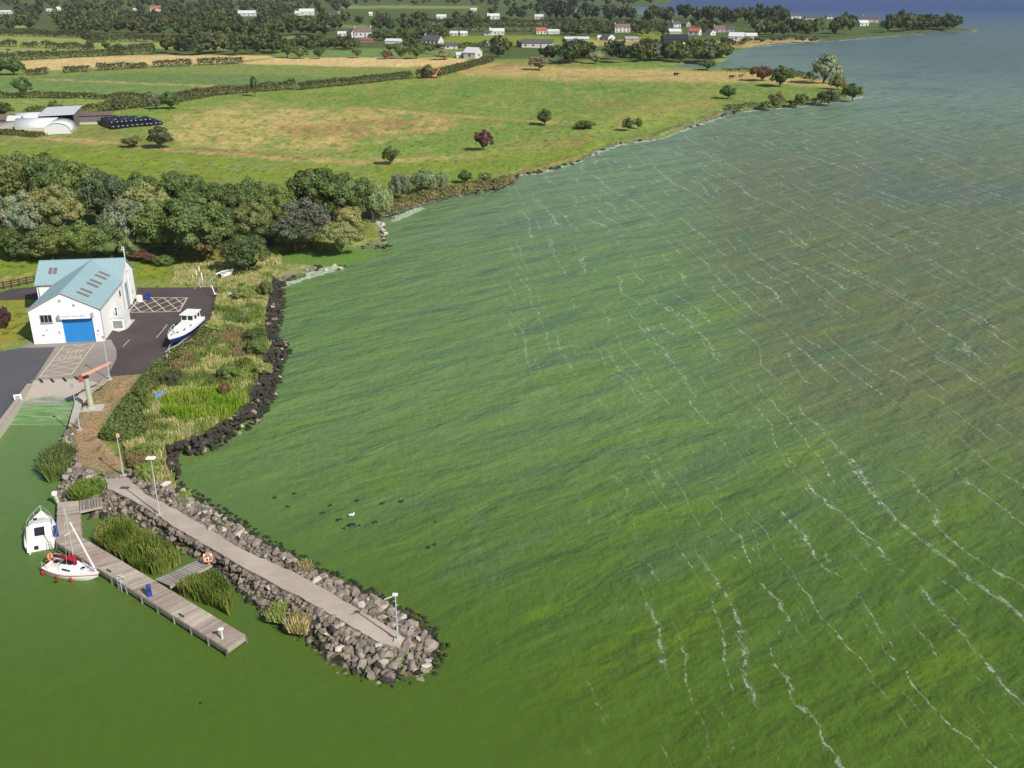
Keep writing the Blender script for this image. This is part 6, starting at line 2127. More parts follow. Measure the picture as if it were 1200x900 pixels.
for ln_, sg_ in ((pl, 1), (pr, -1)):
    for i in range(len(ln_) - 1):
        d_n = (ln_[i + 1] - ln_[i]).normalized()
        n_n = Vector((-d_n.y, d_n.x, 0))
        if n_n.dot(pr[i] - pl[i]) * sg_ > 0:
            n_n = -n_n
        for j in range(3):
            q_ = ln_[i].lerp(ln_[i + 1], rnd.random()) + n_n * rnd.uniform(.10, .42)
            lst.append((q_.x, q_.y, rnd.uniform(.92, 1.18), rnd.uniform(.22, .38), 'rock' if rnd.random() < .85 else 'rock_dark'))
print('breakwater rocks', len(lst))
lay_rocks(bw, lst)

# black rock wall of the shore
wall_line = [(330, 331), (327, 341), (326, 360), (322, 378), (318, 394), (330, 401), (335, 407), (325, 422), (319, 452), (313, 465), (299, 488), (276, 503), (260, 512), (240, 524), (220, 531), (197, 536), (186, 545), (190, 552), (202, 566)]
rb_ = thing('rock_bank', 'bank of black boulders along the scrubby shore', 'rock bank', tuple(at(320, 420, 0)))
wl_w = [at(u, v, .4) for u, v in wall_line]
lst = []
for i in range(len(wl_w) - 1):
    a, b = wl_w[i], wl_w[i + 1]
    L = (b - a).length
    n = Vector((-(b - a).y, (b - a).x, 0)).normalized()
    if n.x > 0 and a.y > 110:
        n = -n
    if a.y <= 110 and n.y < 0:
        n = -n
    band = 2.9 if a.y > 112 else 2.3
    for j in range(int(L * band / .24)):
        t, o2 = rnd.random(), rnd.random() ** .9
        p = a.lerp(b, t) + n * (o2 * band - 1.0)
        z = -.12 + 1.35 * min(1, o2 * 1.4)
        m = 'rock_dark'
        q = rnd.random()
        if q < .02:
            m = 'rock_pale'
        elif q < .06:
            m = 'rock'
        elif q < .4 and o2 < .3:
            m = 'rock_weed'
        lst.append((p.x, p.y, z, rnd.uniform(.28, .58), m))
print('bank rocks', len(lst))
lay_rocks(rb_, lst)
# loose stones along the bay and the natural shore
for gi, (line, n_, mats, lb) in enumerate([
    ([(332, 330), (345, 322), (358, 318), (372, 314), (392, 314), (402, 314)], 26, ('rock_dark', 'rock_dark', 'rock_pale'), 'scatter of dark stones in the shallows off the rock bank'),
    ([(424, 290), (434, 289), (446, 290), (458, 291)], 12, ('rock_dark',), 'short row of dark stones off the yellow-green bush'),
    ([(436, 257), (446, 265), (450, 276), (447, 285)], 16, ('rock_dark', 'rock_pale'), 'stones along the little beach at the tip of the wood'),
    ([(560, 227), (598, 217), (604, 206), (630, 203), (657, 196), (682, 188)], 44, ('rock_dark', 'rock_weed', 'rock_dark'), 'line of dark stones along the bank of the lush strip'),
    ([(690, 183), (725, 169), (762, 163), (812, 148), (848, 136), (868, 130)], 46, ('rock_dark', 'rock', 'rock_dark'), 'line of stones along the shore towards the promontory')]):
    wl2 = [at(u, v, 0) for u, v in line]
    t_ = thing('stone_row', lb, 'stones', tuple(wl2[0]))
    lst = []
    for j in range(n_):
        i = rnd.randrange(len(wl2) - 1)
        p = wl2[i].lerp(wl2[i + 1], rnd.random())
        lst.append((p.x + rnd.uniform(-.8, .8), p.y + rnd.uniform(-1.5, 1.5), .02, rnd.uniform(.35, .8) * (1 if gi < 3 else 1.4), rnd.choice(mats)))
    lay_rocks(t_, lst)
# ------------------------------------------------------------------ pontoon and gangways
def wood_mat(name, c1, c2):
    k = NT(name)
    p = k.obj()
    r = k.n('ShaderNodeObjectInfo').outputs['Random']
    n = k.noise(p, .8, 4, .6)
    n2 = k.noise(k.vmul(p, (3, 3, 3)), 2.0, 3, .7)
    c = k.mix(k.step(n, .35, .65), c1, c2)
    s = k.math('ADD', k.math('ADD', .62, k.math('MULTIPLY', r, .36)), k.math('MULTIPLY', n2, .4))
    c = k.mix(1.0, c, k.comb(s, s, s), 'MULTIPLY')
    k.bsdf(c, .9, .2, k.bump(n2, .3, .02))
    return k.m


M['deck_a'] = wood_mat('pale_weathered_decking', (.40, .345, .275, 1), (.33, .285, .235, 1))
M['deck_b'] = wood_mat('brown_weathered_decking', (.29, .225, .185, 1), (.34, .28, .23, 1))
M['deck_g'] = wood_mat('grey_gangway_decking', (.30, .265, .235, 1), (.24, .21, .185, 1))
M['fascia'] = wood_mat('grey_fascia_timber', (.30, .27, .23, 1), (.23, .21, .18, 1))
PT = .78
A, B, C, D, E_, F_ = (at(67.5, 589, PT), at(92, 586.5, PT), at(95.5, 629, PT), at(65.5, 635, PT), at(265, 760, PT), at(287.5, 744, PT))
pt = thing('pontoon', 'L-shaped grey timber pontoon beside the breakwater', 'pontoon', (D.x, D.y, 0))
po = pt.location


def planks(parent, org, l0, l1, r0, r1, width, mats, gap=.02, th=.07, panel=8, z=None):
    n = max(2, int(round(((l1 - l0).length + (r1 - r0).length) / 2 / width)))
    for i in range(n):
        t0, t1 = (i + gap / width / 2) / n, (i + 1 - gap / width / 2) / n
        q = [l0.lerp(l1, t0), r0.lerp(r1, t0), r0.lerp(r1, t1), l0.lerp(l1, t1)]
        dz = rnd.uniform(-.008, .008)
        q = [(p.x - org.x, p.y - org.y, p.z - org.z + dz) for p in q]
        if area2(q) < 0:
            q = q[::-1]
        m = mats[(i // panel) % len(mats)] if rnd.random() > .12 else rnd.choice(mats)
        MB().hexa([(x, y, zz - th) for x, y, zz in q], q).build('plank', m, parent)


planks(pt, po, A, D, B, C, .29, [M['deck_a'], M['deck_a'], M['deck_b']])
planks(pt, po, D, E_, C, F_, .29, [M['deck_a'], M['deck_b'], M['deck_b'], M['deck_a']])


def beam(parent, org, a, b, zt, h, w, name, mat):
    d = (b - a)
    n = Vector((-d.y, d.x, 0)).normalized() * w / 2
    q = [a - n, b - n, b + n, a + n]
    q = [(p.x - org.x, p.y - org.y) for p in q]
    MB().prism(q, zt - h, zt).build(name, mat, parent)


for a, b in ((A, D), (D, E_), (E_, F_), (C, F_), (B, C), (A, B)):
    beam(pt, po, a, b, PT - .09, .42, .1, 'fascia_board', M['fascia'])
    n = int((b - a).length / 2.4) + 1
    for i in range(n + 1):
        p = a.lerp(b, i / n)
        MB().tube((p.x - po.x, p.y - po.y, -1.6), (p.x - po.x, p.y - po.y, PT - .1), .11, .11, 8).build('pile', M['fascia'], pt)


def gangway(label, l0, l1, r0, r1, z0, z1):
    a0, a1, b0, b1 = at(*l0, z0), at(*l1, z1), at(*r0, z0), at(*r1, z1)
    g = thing('gangway', label, 'gangway', tuple(a0))
    planks(g, g.location, a0, a1, b0, b1, .27, [M['deck_g']], gap=.05)
    for p, q in ((a0, a1), (b0, b1)):
        d = (q - p)
        n = Vector((-d.y, d.x, 0)).normalized() * .06
        o = g.location
        bt = [p - n - o, q - n - o, q + n - o, p + n - o]
        MB().hexa([v - Vector((0, 0, .28)) for v in bt], [v - Vector((0, 0, .075)) for v in bt]).build('side_beam', M['deck_a'], g)


gangway('short upper timber gangway from the pontoon to the brown track', (93, 586.8), (119, 582), (93.3, 598.5), (120, 592.5), .8, 1.0)
gangway('lower timber gangway from the pontoon to the breakwater path', (181.5, 679), (234, 655), (199, 686.5), (248, 661), .8, 1.25)
# ladder
p = at(141, 682, PT)
dl = (E_ - D).normalized()
ang_p = math.atan2(dl.y, dl.x)
ld = thing('ladder', 'steel ladder hanging on the water side of the pontoon', 'ladder', (p.x, p.y, PT), ang_p)
for s in (-.25, .25):
    MB().path([(s, .35, .0), (s, .32, .55), (s, -.1, .6), (s, -.14, -.9)], .035).build('rail', M['steel'], ld)
for i in range(4):
    MB().tube((-.25, -.14, -.8 + i * .3), (.25, -.14, -.8 + i * .3), .025).build('rung', M['steel'], ld)


def pedestal(label, u, v):
    p = at(u, v, PT)
    t = thing('service_pedestal', label, 'pedestal', (p.x, p.y, PT), .5, 'blue service pedestals on the pontoon')
    MB().box((0, 0, .5), (.42, .36, 1.0), 0, .85).build('body', M['navy'], t)
    MB().ell((0, 0, 1.0), (.22, .2, .16), 10, 6).build('cap', M['navy'], t, True)
    MB().box((0, -.17, .62), (.2, .05, .24)).build('socket_panel', M['dark'], t)
    return t


pedestal('blue service pedestal on the long arm of the pontoon', 175.5, 698)
pedestal('blue service pedestal on the pontoon beside the white cruiser', 66.5, 628)
for lb, u, v in [('mooring cleat near the sailing boat bow on the pontoon', 128, 670), ('mooring cleat on the outer half of the pontoon', 213, 722.5)]:
    p = at(u, v, PT)
    t = thing('mooring_cleat', lb, 'cleat', (p.x, p.y, PT), ang_p, 'mooring cleats')
    MB().box((0, 0, .06), (.16, .12, .14)).build('base', M['fascia'], t)
    MB().tube((-.32, 0, .15), (.32, 0, .15), .05, .05, 8).build('horn', M['dark'], t)
p = at(260.5, 748.5, PT)
t = thing('mooring_post', 'short pale post with a cross-piece near the outer end of the pontoon', 'post', (p.x, p.y, PT), .3)
MB().tube((0, 0, 0), (0, 0, 1.0), .09, .08, 8).build('post', M['pale_roof'], t)
MB().box((0, 0, .95), (.4, .22, .12)).build('cross_piece', M['white_steel'], t)
p = at(78, 587, .6)
t = thing('marker_post', 'white square marker light on a leaning post at the inner pontoon corner', 'marker', (p.x - .6, p.y - .1, .0), 0)
MB().tube((0, 0, -.8), (-.5, .2, 1.2), .22, .17, 8).build('post', M['pale_conc'], t)
MB().box((-.55, .22, 1.4), (.4, .38, .36)).build('marker_light', M['sign_white'], t)
p = at(245, 662, 1.2)
t = thing('lifebuoy_stand', 'orange and white lifebuoy on a stand where the lower gangway meets the path', 'lifebuoy', (p.x, p.y, 1.15), .1)
MB().tube((0, .06, 0), (0, .06, 1.2), .05, .05, 6).box((0, .05, .75), (.7, .05, .08)).build('stand', M['white_steel'], t)
MB().torus((0, -.06, .85), .40, .10, (0, 1, -.15), 20, 8).build('ring', M['lifebuoy'], t, True)
for i in range(4):
    a = i * math.pi / 2 + .78
    MB().box((.40 * math.cos(a), -.06, .85 + .40 * math.sin(a)), (.16, .24, .16)).build('band', M['sign_white'], t)

# ------------------------------------------------------------------ boats
def hull_ring(L, B, D, t, rake=.5, bow_pow=2.3, stern=.86):
    hb = B / 2 * ((1 - max(0, (t - .38) / .62) ** bow_pow) if t > .38 else (1 - (1 - stern) * ((.38 - t) / .38) ** 2))
    hb = max(hb, .03)
    sh = D * (1 + .20 * max(0, t - .3) ** 1.4)
    zk = .62 * D * max(0, (t - .72) / .28) ** 2
    x = t * L

    def P(y, z):
        return (x + rake * (z / D) * t ** 4, y, z)
    return [P(hb, sh), P(hb * .97, sh * .66 + zk * .3), P(hb * .86, max(D * .30, zk + .1)), P(hb * .5, max(D * .10, zk)), P(0, zk)], sh, hb


def make_hull(root, L, B, D, low_mat, up_mat, deck_mat, split=1, **k):
    n = 15
    rings = [hull_ring(L, B, D, i / (n - 1), **k) for i in range(n)]

    def strip(a, b, name, mat):
        mb = MB()
        for s in (1, -1):
            rr = [[(p[0], p[1] * s, p[2]) for p in r[0][a:b + 1]] for r in rings]
            w = b - a + 1
            vs = [p for r in rr for p in r]
            fs = []
            for i in range(n - 1):
                for j in range(w - 1):
                    q = (i * w + j, (i + 1) * w + j, (i + 1) * w + j + 1, i * w + j + 1)
                    fs.append(q if s > 0 else q[::-1])
            mb.add(vs, fs)
            mb.add(rr[0] + [(rr[0][-1][0], 0, rr[0][-1][2]), (rr[0][0][0], 0, rr[0][0][2])], [tuple(range(w + 2)) if s < 0 else tuple(range(w + 1, -1, -1))])
        return mb.build(name, mat, root, True)
    strip(0, split, 'topside', up_mat)
    strip(split, 4, 'hull', low_mat)
    dk = MB()
    vs, fs = [], []
    for r, sh, hb in rings:
        vs += [(r[0][0], hb * .99, sh - .03), (r[0][0], -hb * .99, sh - .03)]
    for i in range(n - 1):
        fs.append((2 * i, 2 * i + 1, 2 * i + 3, 2 * i + 2))
    dk.add(vs, fs)
    dk.build('deck', deck_mat, root)
    gu_ = MB()
    for s in (1, -1):
        gu_.path([(r[0][0], s * hb, sh) for r, sh, hb in rings], .045, 5)
    gu_.build('gunwale', up_mat, root)
    return rings


def rails(root, rings, i0, i1, h, mat, inset=.9, name='guard_rail'):
    b = MB()
    for s in (1, -1):
        pts = [(rings[i][0][0][0], s * rings[i][2] * inset, rings[i][1] + h) for i in range(i0, i1 + 1)]
        b.path(pts, .028, 5)
        for i in range(i0, i1 + 1, 2):
            b.tube((rings[i][0][0][0], s * rings[i][2] * inset, rings[i][1] - .05), (rings[i][0][0][0], s * rings[i][2] * inset, rings[i][1] + h), .022, .022, 5)
    if i1 == len(rings) - 1:
        r = rings[-1]
        b.tube((r[0][0][0], r[2], r[1] + h), (r[0][0][0], -r[2], r[1] + h), .028, .028, 5)
    return b.build(name, mat, root)


# white cabin cruiser at the pontoon
st_, bo_ = at(48, 643, 0.2), at(48.5, 603, 0.7)
hd = math.atan2(bo_.y - st_.y, bo_.x - st_.x)
Lc = (bo_ - st_).length * .97
cz = thing('cabin_cruiser', 'white cabin cruiser moored stern-on beside the upper pontoon arm', 'boat', (st_.x, st_.y, -.30), hd)
rg = make_hull(cz, Lc, 2.75, 1.05, M['white_gel'], M['white_gel'], M['white_gel'], rake=.5, stern=.92)
cab = MB()
secs = []
for x, hw, zt_ in ((1.9, 1.08, 2.05), (2.6, 1.10, 2.02), (3.6, 1.0, 1.85), (4.6, .78, 1.55), (5.6, .40, 1.22)):
    x = x * Lc / 6.6
    secs.append([(x, hw, 1.02), (x, hw * .9, zt_ - .18), (x, hw * .6, zt_), (x, -hw * .6, zt_), (x, -hw * .9, zt_ - .18), (x, -hw, 1.02)])
cab.loft(secs)
cb_ = cab.build('cabin', M['white_gel'], cz)
can = MB()
can.loft([[(x, hw, 1.0), (x, hw * .95, z - .12), (x, hw * .7, z), (x, -hw * .7, z), (x, -hw * .95, z - .12), (x, -hw, 1.0)] for x, hw, z in ((.25, 1.12, 1.12), (1.1, 1.16, 1.72), (1.95, 1.13, 2.12))])
cn = can.build('canopy', M['cream_gel'], cz)
wd = MB()


def on_can(x, y, up=.03):
    z = 1.12 + (x - .25) / .85 * .6 if x < 1.1 else 1.72 + (x - 1.1) / .85 * .40
    return (x - up * .5, y, z + up)


wd.hexa([on_can(.75, -.55), on_can(.75, .45), on_can(1.55, .45), on_can(1.55, -.55)][::-1], [on_can(.75, -.55, .06), on_can(.75, .45, .06), on_can(1.55, .45, .06), on_can(1.55, -.55, .06)][::-1])
wd.build('rear_window', M['glass'], cn)
b = MB()
for y0, y1 in ((-.58, -.50), (.40, .48)):
    b.hexa([on_can(.7, y0), on_can(.7, y1), on_can(1.6, y1), on_can(1.6, y0)][::-1], [on_can(.7, y0, .08), on_can(.7, y1, .08), on_can(1.6, y1, .08), on_can(1.6, y0, .08)][::-1])
b.build('window_frame', M['white_gel'], cn)
for s in (1, -1):
    MB().box((3.1 * Lc / 6.6, s * 1.03, 1.52), (1.3, .06, .32)).build('side_window', M['glass'], cb_)
MB().box((4.45 * Lc / 6.6, .42, 1.66), (.42, .36, .06)).build('hatch', M['dark'], cb_)
MB().tube((2.2, -.25, 2.1), (4.2 * Lc / 6.6, -.75, 1.9), .035, .035, 5).build('boat_hook', M['cream_gel'], cb_)
rails(cz, rg, 8, 14, .62, M['steel'], .92)
MB().box((-.04, .35, .72), (.1, .36, .36)).build('stern_hatch', M['dark'], cz)
ob = MB().box((-.3, .95, .85), (.42, .36, .5), 0, .8)
ob.tube((-.32, .95, .6), (-.3, .95, -.2), .09, .07, 6)
ob.build('outboard', M['white_gel'], cz)
lb_ = MB()
for y in (-.55, -.9):
    lb_.tube((-.1, y, .05), (-.06, y, 1.15), .03, .03, 5)
for z in (.25, .55, .85):
    lb_.tube((-.1, -.55, z), (-.1, -.9, z), .025, .025, 5)
lb_.build('boarding_ladder', M['steel'], cz)
for x in (1.2, 3.6):
    MB().ell((x, -1.42, .7), (.14, .14, .32), 8, 6).build('fender', M['navy'], cz, True)

# sailing boat
M['pink_cloth'] = simple('faded_red_sailcloth', (.62, .27, .25, 1), .8, .2, .1, 3.0)
s0, b0 = at(57, 662, .5), at(115.5, 674.5, .5)
hd = math.atan2(b0.y - s0.y, b0.x - s0.x)
Ls = (b0 - s0).length * .94
sb = thing('sailing_boat', 'small white sailing boat with red sail cover and bare mast at the pontoon', 'boat', (s0.x, s0.y, -.28), hd)
rg = make_hull(sb, Ls, 2.25, .98, M['white_gel'], M['white_gel'], M['white_gel'], rake=.35, stern=.72, bow_pow=1.9)
b = MB()
for s in (1, -1):
    b.path([(r[0][1][0], s * (r[2] * .985 + .012), r[1] * .80) for r in rg], .04, 4)
b.build('red_stripe', M['red_cloth'], sb)
cab = MB()
cab.loft([[(x, hw, .98), (x, hw * .9, z - .1), (x, hw * .6, z), (x, -hw * .6, z), (x, -hw * .9, z - .1), (x, -hw, .98)] for x, hw, z in ((Ls * .36, .80, 1.48), (Ls * .55, .78, 1.46), (Ls * .70, .58, 1.30), (Ls * .80, .34, 1.10))])
cc = cab.build('cabin', M['white_gel'], sb)
MB().box((Ls * .385, 0, 1.40), (.55, .62, .22)).build('companionway', M['dark'], cc)
MB().box((Ls * .50, 0, 1.49), (.5, .5, .07)).build('hatch', M['dark'], cc)
MB().box((Ls * .735, .0, 1.24), (.42, .42, .06)).build('fore_hatch', M['dark'], cc)
for s in (1, -1):
    MB().box((Ls * .52, s * .76, 1.24), (.85, .06, .16)).build('port_light', M['glass'], cc)
ck = MB().box((Ls * .20, 0, .965), (Ls * .26, 1.0, .06))
ck.build('cockpit', M['cream_gel'], sb)
for s in (1, -1):
    MB().box((Ls * .20, s * .62, 1.06), (Ls * .30, .2, .2)).build('coaming', M['white_gel'], sb)
MB().box((Ls * .12, .3, 1.06), (.35, .3, .14)).build('locker', M['dark'], sb)
mx_ = Ls * .60
mh = 7.6
MB().tube((mx_, 0, 1.35), (mx_, 0, mh), .06, .042, 8).build('mast', M['steel'], sb)
MB().tube((mx_, -.55, mh * .62), (mx_, .55, mh * .62), .03, .03, 5).build('spreader', M['white_steel'], sb)
sc = MB()
sc.loft([[(x, .16 * r * math.cos(a), 2.02 - (mx_ - x) * .03 + .24 * r * math.sin(a)) for a in [i * math.pi / 4 for i in range(8)]] for x, r in ((mx_ - .05, 1.1), (mx_ - .5, 1.15), (mx_ - 1.3, .9), (mx_ - 2.3, .55))])
sc.tube((mx_, 0, 1.5), (mx_, 0, 2.5), .19, .15, 8)
sc.build('sail_cover', M['red_cloth'], sb, True)
MB().tube((mx_, 0, 1.98), (mx_ - 2.5, 0, 1.90), .05, .05, 6).build('boom', M['white_steel'], sb)
fs0, fs1 = Vector((Ls * 1.02, 0, 1.25)), Vector((mx_ + .05, 0, mh * .88))
MB().tube(fs0, fs0.lerp(fs1, .85), .085, .05, 6).build('furled_jib', M['white_gel'], sb)
b = MB()
b.tube(fs0.lerp(fs1, .03) + Vector((-.03, -.05, 0)), fs0.lerp(fs1, .8) + Vector((-.03, -.04, 0)), .06, .04, 6)
b.build('red_sail_strip', M['pink_cloth'], sb)
b = MB()
for s in (1, -1):
    b.tube((mx_ - .15, s * .95, 1.05), (mx_, s * .04, mh * .95), .014, .014, 4)
b.tube((.1, 0, 1.05), (mx_, 0, mh), .014, .014, 4).tube(fs0, fs1, .014, .014, 4)
b.build('rigging', M['steel'], sb)
rails(sb, rg, 11, 14, .5, M['steel'], .9, 'pulpit')
rails(sb, rg, 0, 2, .55, M['steel'], .9, 'pushpit')
MB().torus((-.12, .45, 1.35), .30, .10, (1, .3, .2), 16, 7).build('horseshoe_lifebuoy', M['lifebuoy'], sb, True)
for x, s in ((.15, -1.0), (Ls * .35, -1.12), (Ls * .64, -1.06)):
    MB().ell((x, s * .98, .55), (.12, .12, .27), 8, 6).build('fender', M['red_paint'], sb, True)

# blue and white boat ashore
s0, b0 = at(232, 377.5, 1.9), at(198, 405, 1.9)
hd = math.atan2(b0.y - s0.y, b0.x - s0.x)
Lp = (b0 - s0).length * .93
pb = thing('parked_motor_boat', 'white motor boat with a blue hull standing on a trailer in the car park', 'boat', (s0.x, s0.y, 1.55), hd)
rg = make_hull(pb, Lp, 2.6, 1.25, M['blue_paint'], M['white_gel'], M['white_gel'], rake=.5, stern=.9, bow_pow=2.6)
whl = MB()
x0, x1 = Lp * .10, Lp * .36
whl.loft([[(x, hw, 1.2), (x2, hw * .92, 2.55), (x2, -hw * .92, 2.55), (x, -hw, 1.2)] for x, x2, hw in ((x0, x0 + .1, 1.0), (x1, x1 - .12, 1.0))])
wh_ = whl.build('wheelhouse', M['white_gel'], pb)
MB().box(((x0 + x1) / 2 - .05, 0, 2.62), (x1 - x0 + .35, 2.15, .1)).build('wheelhouse_roof', M['white_gel'], wh_)
for y in (-.46, .46):
    MB().hexa([(x1 - .02, y - .36, 1.85), (x1 - .02, y + .36, 1.85), (x1 - .095, y + .36, 2.42), (x1 - .095, y - .36, 2.42)], [(x1 + .03, y - .36, 1.85), (x1 + .03, y + .36, 1.85), (x1 - .045, y + .36, 2.42), (x1 - .045, y - .36, 2.42)]).build('windscreen', M['glass'], wh_)
for s in (1, -1):
    for i in range(2):
        MB().box((x0 + (x1 - x0) * (.28 + .44 * i), s * .97, 2.12), (.62, .06, .52)).build('side_window', M['glass'], wh_)
fcb = MB()
fcb.loft([[(x, hw, 1.2), (x, hw * .86, z), (x, -hw * .86, z), (x, -hw, 1.2)] for x, hw, z in ((x1, .98, 1.72), (Lp * .62, .90, 1.68), (Lp * .80, .56, 1.58))])
fc_ = fcb.build('fore_cabin', M['white_gel'], pb)
for y in (-.26, .26):
    MB().hexa([(Lp * .80 + .01, y - .19, 1.36), (Lp * .80 + .01, y + .19, 1.36), (Lp * .80 - .005, y + .18, 1.54), (Lp * .80 - .005, y - .18, 1.54)], [(Lp * .80 + .04, y - .19, 1.36), (Lp * .80 + .04, y + .19, 1.36), (Lp * .80 + .035, y + .18, 1.54), (Lp * .80 + .035, y - .18, 1.54)]).build('front_window', M['glass'], fc_)
for s in (1, -1):
    for x in (Lp * .48, Lp * .68):
        MB().box((x, s * (.93 if x < Lp * .6 else .80), 1.45), (.55, .12, .18)).build('port_light', M['glass'], fc_)
rails(pb, rg, 8, 14, .55, M['white_steel'], .9)
MB().box((Lp * .93, 0, 1.62), (.5, .12, .08)).build('anchor_roller', M['grey_frame'], pb)
tr = thing('boat_trailer', 'galvanised trailer under the blue and white boat', 'trailer', (s0.x, s0.y, 1.02), hd)
MB().box((Lp * .45, .55, .45), (Lp * .95, .12, .14)).box((Lp * .45, -.55, .45), (Lp * .95, .12, .14)).build('chassis', M['steel'], tr)
MB().tube((Lp * .92, .55, .45), (Lp * 1.12, 0, .45), .07).tube((Lp * .92, -.55, .45), (Lp * 1.12, 0, .45), .07).tube((Lp * 1.1, 0, .4), (Lp * 1.22, 0, .4), .07).build('drawbar', M['steel'], tr)
MB().tube((Lp * 1.1, .0, 0), (Lp * 1.1, 0, .6), .05).build('jockey_stand', M['steel'], tr)
for x in (Lp * .3, Lp * .42):
    for s in (1, -1):
        MB().tube((x, s * .95, .33), (x, s * 1.15, .33), .33, .33, 14).build('wheel', M['dark'], tr)
for x in (Lp * .12, Lp * .65):
    MB().box((x, 0, .52), (.2, 1.5, .1)).build('cross_member', M['steel'], tr)
for i, (u, v) in enumerate([(199, 421), (196, 425), (190, 431), (187.5, 437.5), (183.5, 434.5)]):
    p = at(u, v, 1.0)
    t = thing('timber_post', ['grey post under the bow of the parked boat', 'grey post second from the parked boat on the car park edge', 'grey post third from the parked boat on the car park edge', 'grey leaning post nearest the clipped hedge', 'short grey post at the lowest part of the car park edge'][i], 'post', (p.x, p.y, .95), 0, 'posts along the car park edge')
    MB().tube((0, 0, 0), (rnd.uniform(-.15, .15), 0, 1.25), .10, .09, 7).build('post', M['steel'], t)
    MB().tube((0, 0, 0), (0, 0, .1), .13, .13, 7).build('foot', M['pale_conc'], t)

# dinghy on the grass
p0, p1 = at(258, 325, 1.3), at(273, 319.5, 1.3)
hd = math.atan2(p1.y - p0.y, p1.x - p0.x)
dn = thing('dinghy', 'small white dinghy lying in the grass under the dark bush', 'boat', (p0.x, p0.y, 1.1), hd)
Ld = (p1 - p0).length * 1.0
rg = make_hull(dn, Ld, 1.9, .75, M['white_gel'], M['white_gel'], M['white_gel'], rake=.2, stern=.9)
MB().prism([(Ld * .18, -.5), (Ld * .62, -.5), (Ld * .70, 0), (Ld * .62, .5), (Ld * .18, .5)], .76, .80).build('cockpit', M['grey_frame'], dn)
MB().box((Ld * .4, 0, .82), (.25, 1.3, .06)).build('thwart', M['white_gel'], dn)
MB().box((-.1, 0, .5), (.2, .5, .7)).build('outboard', M['dark'], dn)

# empty trailer and cradles by the car park corner
p0, p1 = at(252, 346, 1.4), at(288, 344.5, 1.4)
hd = math.atan2(p1.y - p0.y, p1.x - p0.x)
et = thing('boat_trailer', 'empty white boat trailer at the upper right corner of the car park', 'trailer', (p0.x, p0.y, 1.02), hd)
Lt = (p1 - p0).length
MB().box((Lt * .55, .45, .6), (Lt * .85, .14, .16)).box((Lt * .55, -.45, .6), (Lt * .85, .14, .16)).build('chassis', M['white_steel'], et)
MB().tube((Lt * .15, .45, .6), (-.1, 0, .6), .08).tube((Lt * .15, -.45, .6), (-.1, 0, .6), .08).build('drawbar', M['white_steel'], et)
MB().tube((.0, 0, .6), (-.45, .5, 1.9), .07).build('winch_post', M['white_steel'], et)
for s in (1, -1):
    MB().tube((Lt * .65, s * .8, .33), (Lt * .65, s * 1.0, .33), .33, .33, 12).build('wheel', M['dark'], et)
    MB().box((Lt * .65, s * .9, .72), (.9, .3, .06)).build('mudguard', M['white_steel'], et)
p = at(243, 336, 1)
ce = thing('boat_cradle', 'white tubular steel boat cradle at the top edge of the car park', 'cradle', (p.x, p.y, 1.0), .05)
ce.scale = (.85, .85, .8)
for x in (-1.1, .9):
    MB().path([(x, -1, 0), (x, -1, 1.5), (x, 1.0, 1.9), (x, 1.0, 0)], .05).build('frame', M['steel'], ce)
for y, z in ((-1, .4), (-1, 1.4), (1, .5), (1, 1.8)):
    MB().tube((-1.1, y, z), (.9, y, z), .04).build('rail', M['steel'], ce)
MB().tube((-1.1, -1, 1.4), (-2.2, -1.6, 0), .04).build('brace', M['steel'], ce)
for i, (u, v, vt, lb) in enumerate([(230.5, 324.5, 316.5, 'tall white post in the rough grass left of the cradle'), (234, 319.5, 311.5, 'white post behind the tall one in the rough grass'), (237.5, 330, 319, 'pale post just left of the white cradle'), (245, 313, 308.5, 'white stake at the back of the rough grass, left of two'), (252, 317, 313.5, 'small white stake left of the dinghy'), (226.5, 325.5, 322, 'short white stump left of the tall white post')]):
    p = at(u, v, 1)
    h = height_at(u, v, vt, 1)
    t = thing('white_post', lb, 'post', (p.x, p.y, .95), rnd.uniform(0, 3), 'white posts in the rough grass')
    MB().tube((0, 0, 0), (.1 * (i % 3 - 1), .05, h), .13, .11, 8).build('post', M['white_steel'], t)
    MB().tube((0, 0, 0), (0, 0, .12), .2, .18, 8).build('foot', M['pale_conc'], t)

p = at(188.5, 469, 1)
t = thing('plastic_drum', 'bright blue plastic drum lying in the long grass', 'drum', (p.x, p.y, 1.55), .4)
MB().tube((-.5, 0, 0), (.5, 0, .1), .42, .42, 14).build('body', M['bright_blue'], t)
MB().tube((-.56, 0, 0), (-.5, 0, 0), .36, .40, 14).tube((.5, 0, .1), (.56, 0, .1), .40, .36, 14).build('end_cap', M['bright_blue'], t)


def tarp(label, u, v, rx, ry, h, mat, seed):
    p = at(u, v, 1.0)
    g = random.Random(seed)
    b = MB()
    n, m = 14, 6
    vs, fs = [(0, 0, h)], []
    for j in range(1, m + 1):
        t_ = j / m
        for i in range(n):
            a = 2 * math.pi * i / n
            vs.append((rx * t_ * math.cos(a) * g.uniform(.8, 1.15), ry * t_ * math.sin(a) * g.uniform(.8, 1.15), h * (1 - t_ ** 2) * g.uniform(.5, 1.3)))
    for i in range(n):
        fs.append((0, 1 + i, 1 + (i + 1) % n))
        for j in range(m - 1):
            fs.append((1 + j * n + i, 1 + (j + 1) * n + i, 1 + (j + 1) * n + (i + 1) % n, 1 + j * n + (i + 1) % n))
    b.add(vs, fs)
    o = b.build('tarpaulin', mat)
    o.location = (p.x, p.y, 1.35)
    tag(o, label, 'tarpaulin', 'tarpaulin heaps in the long grass')


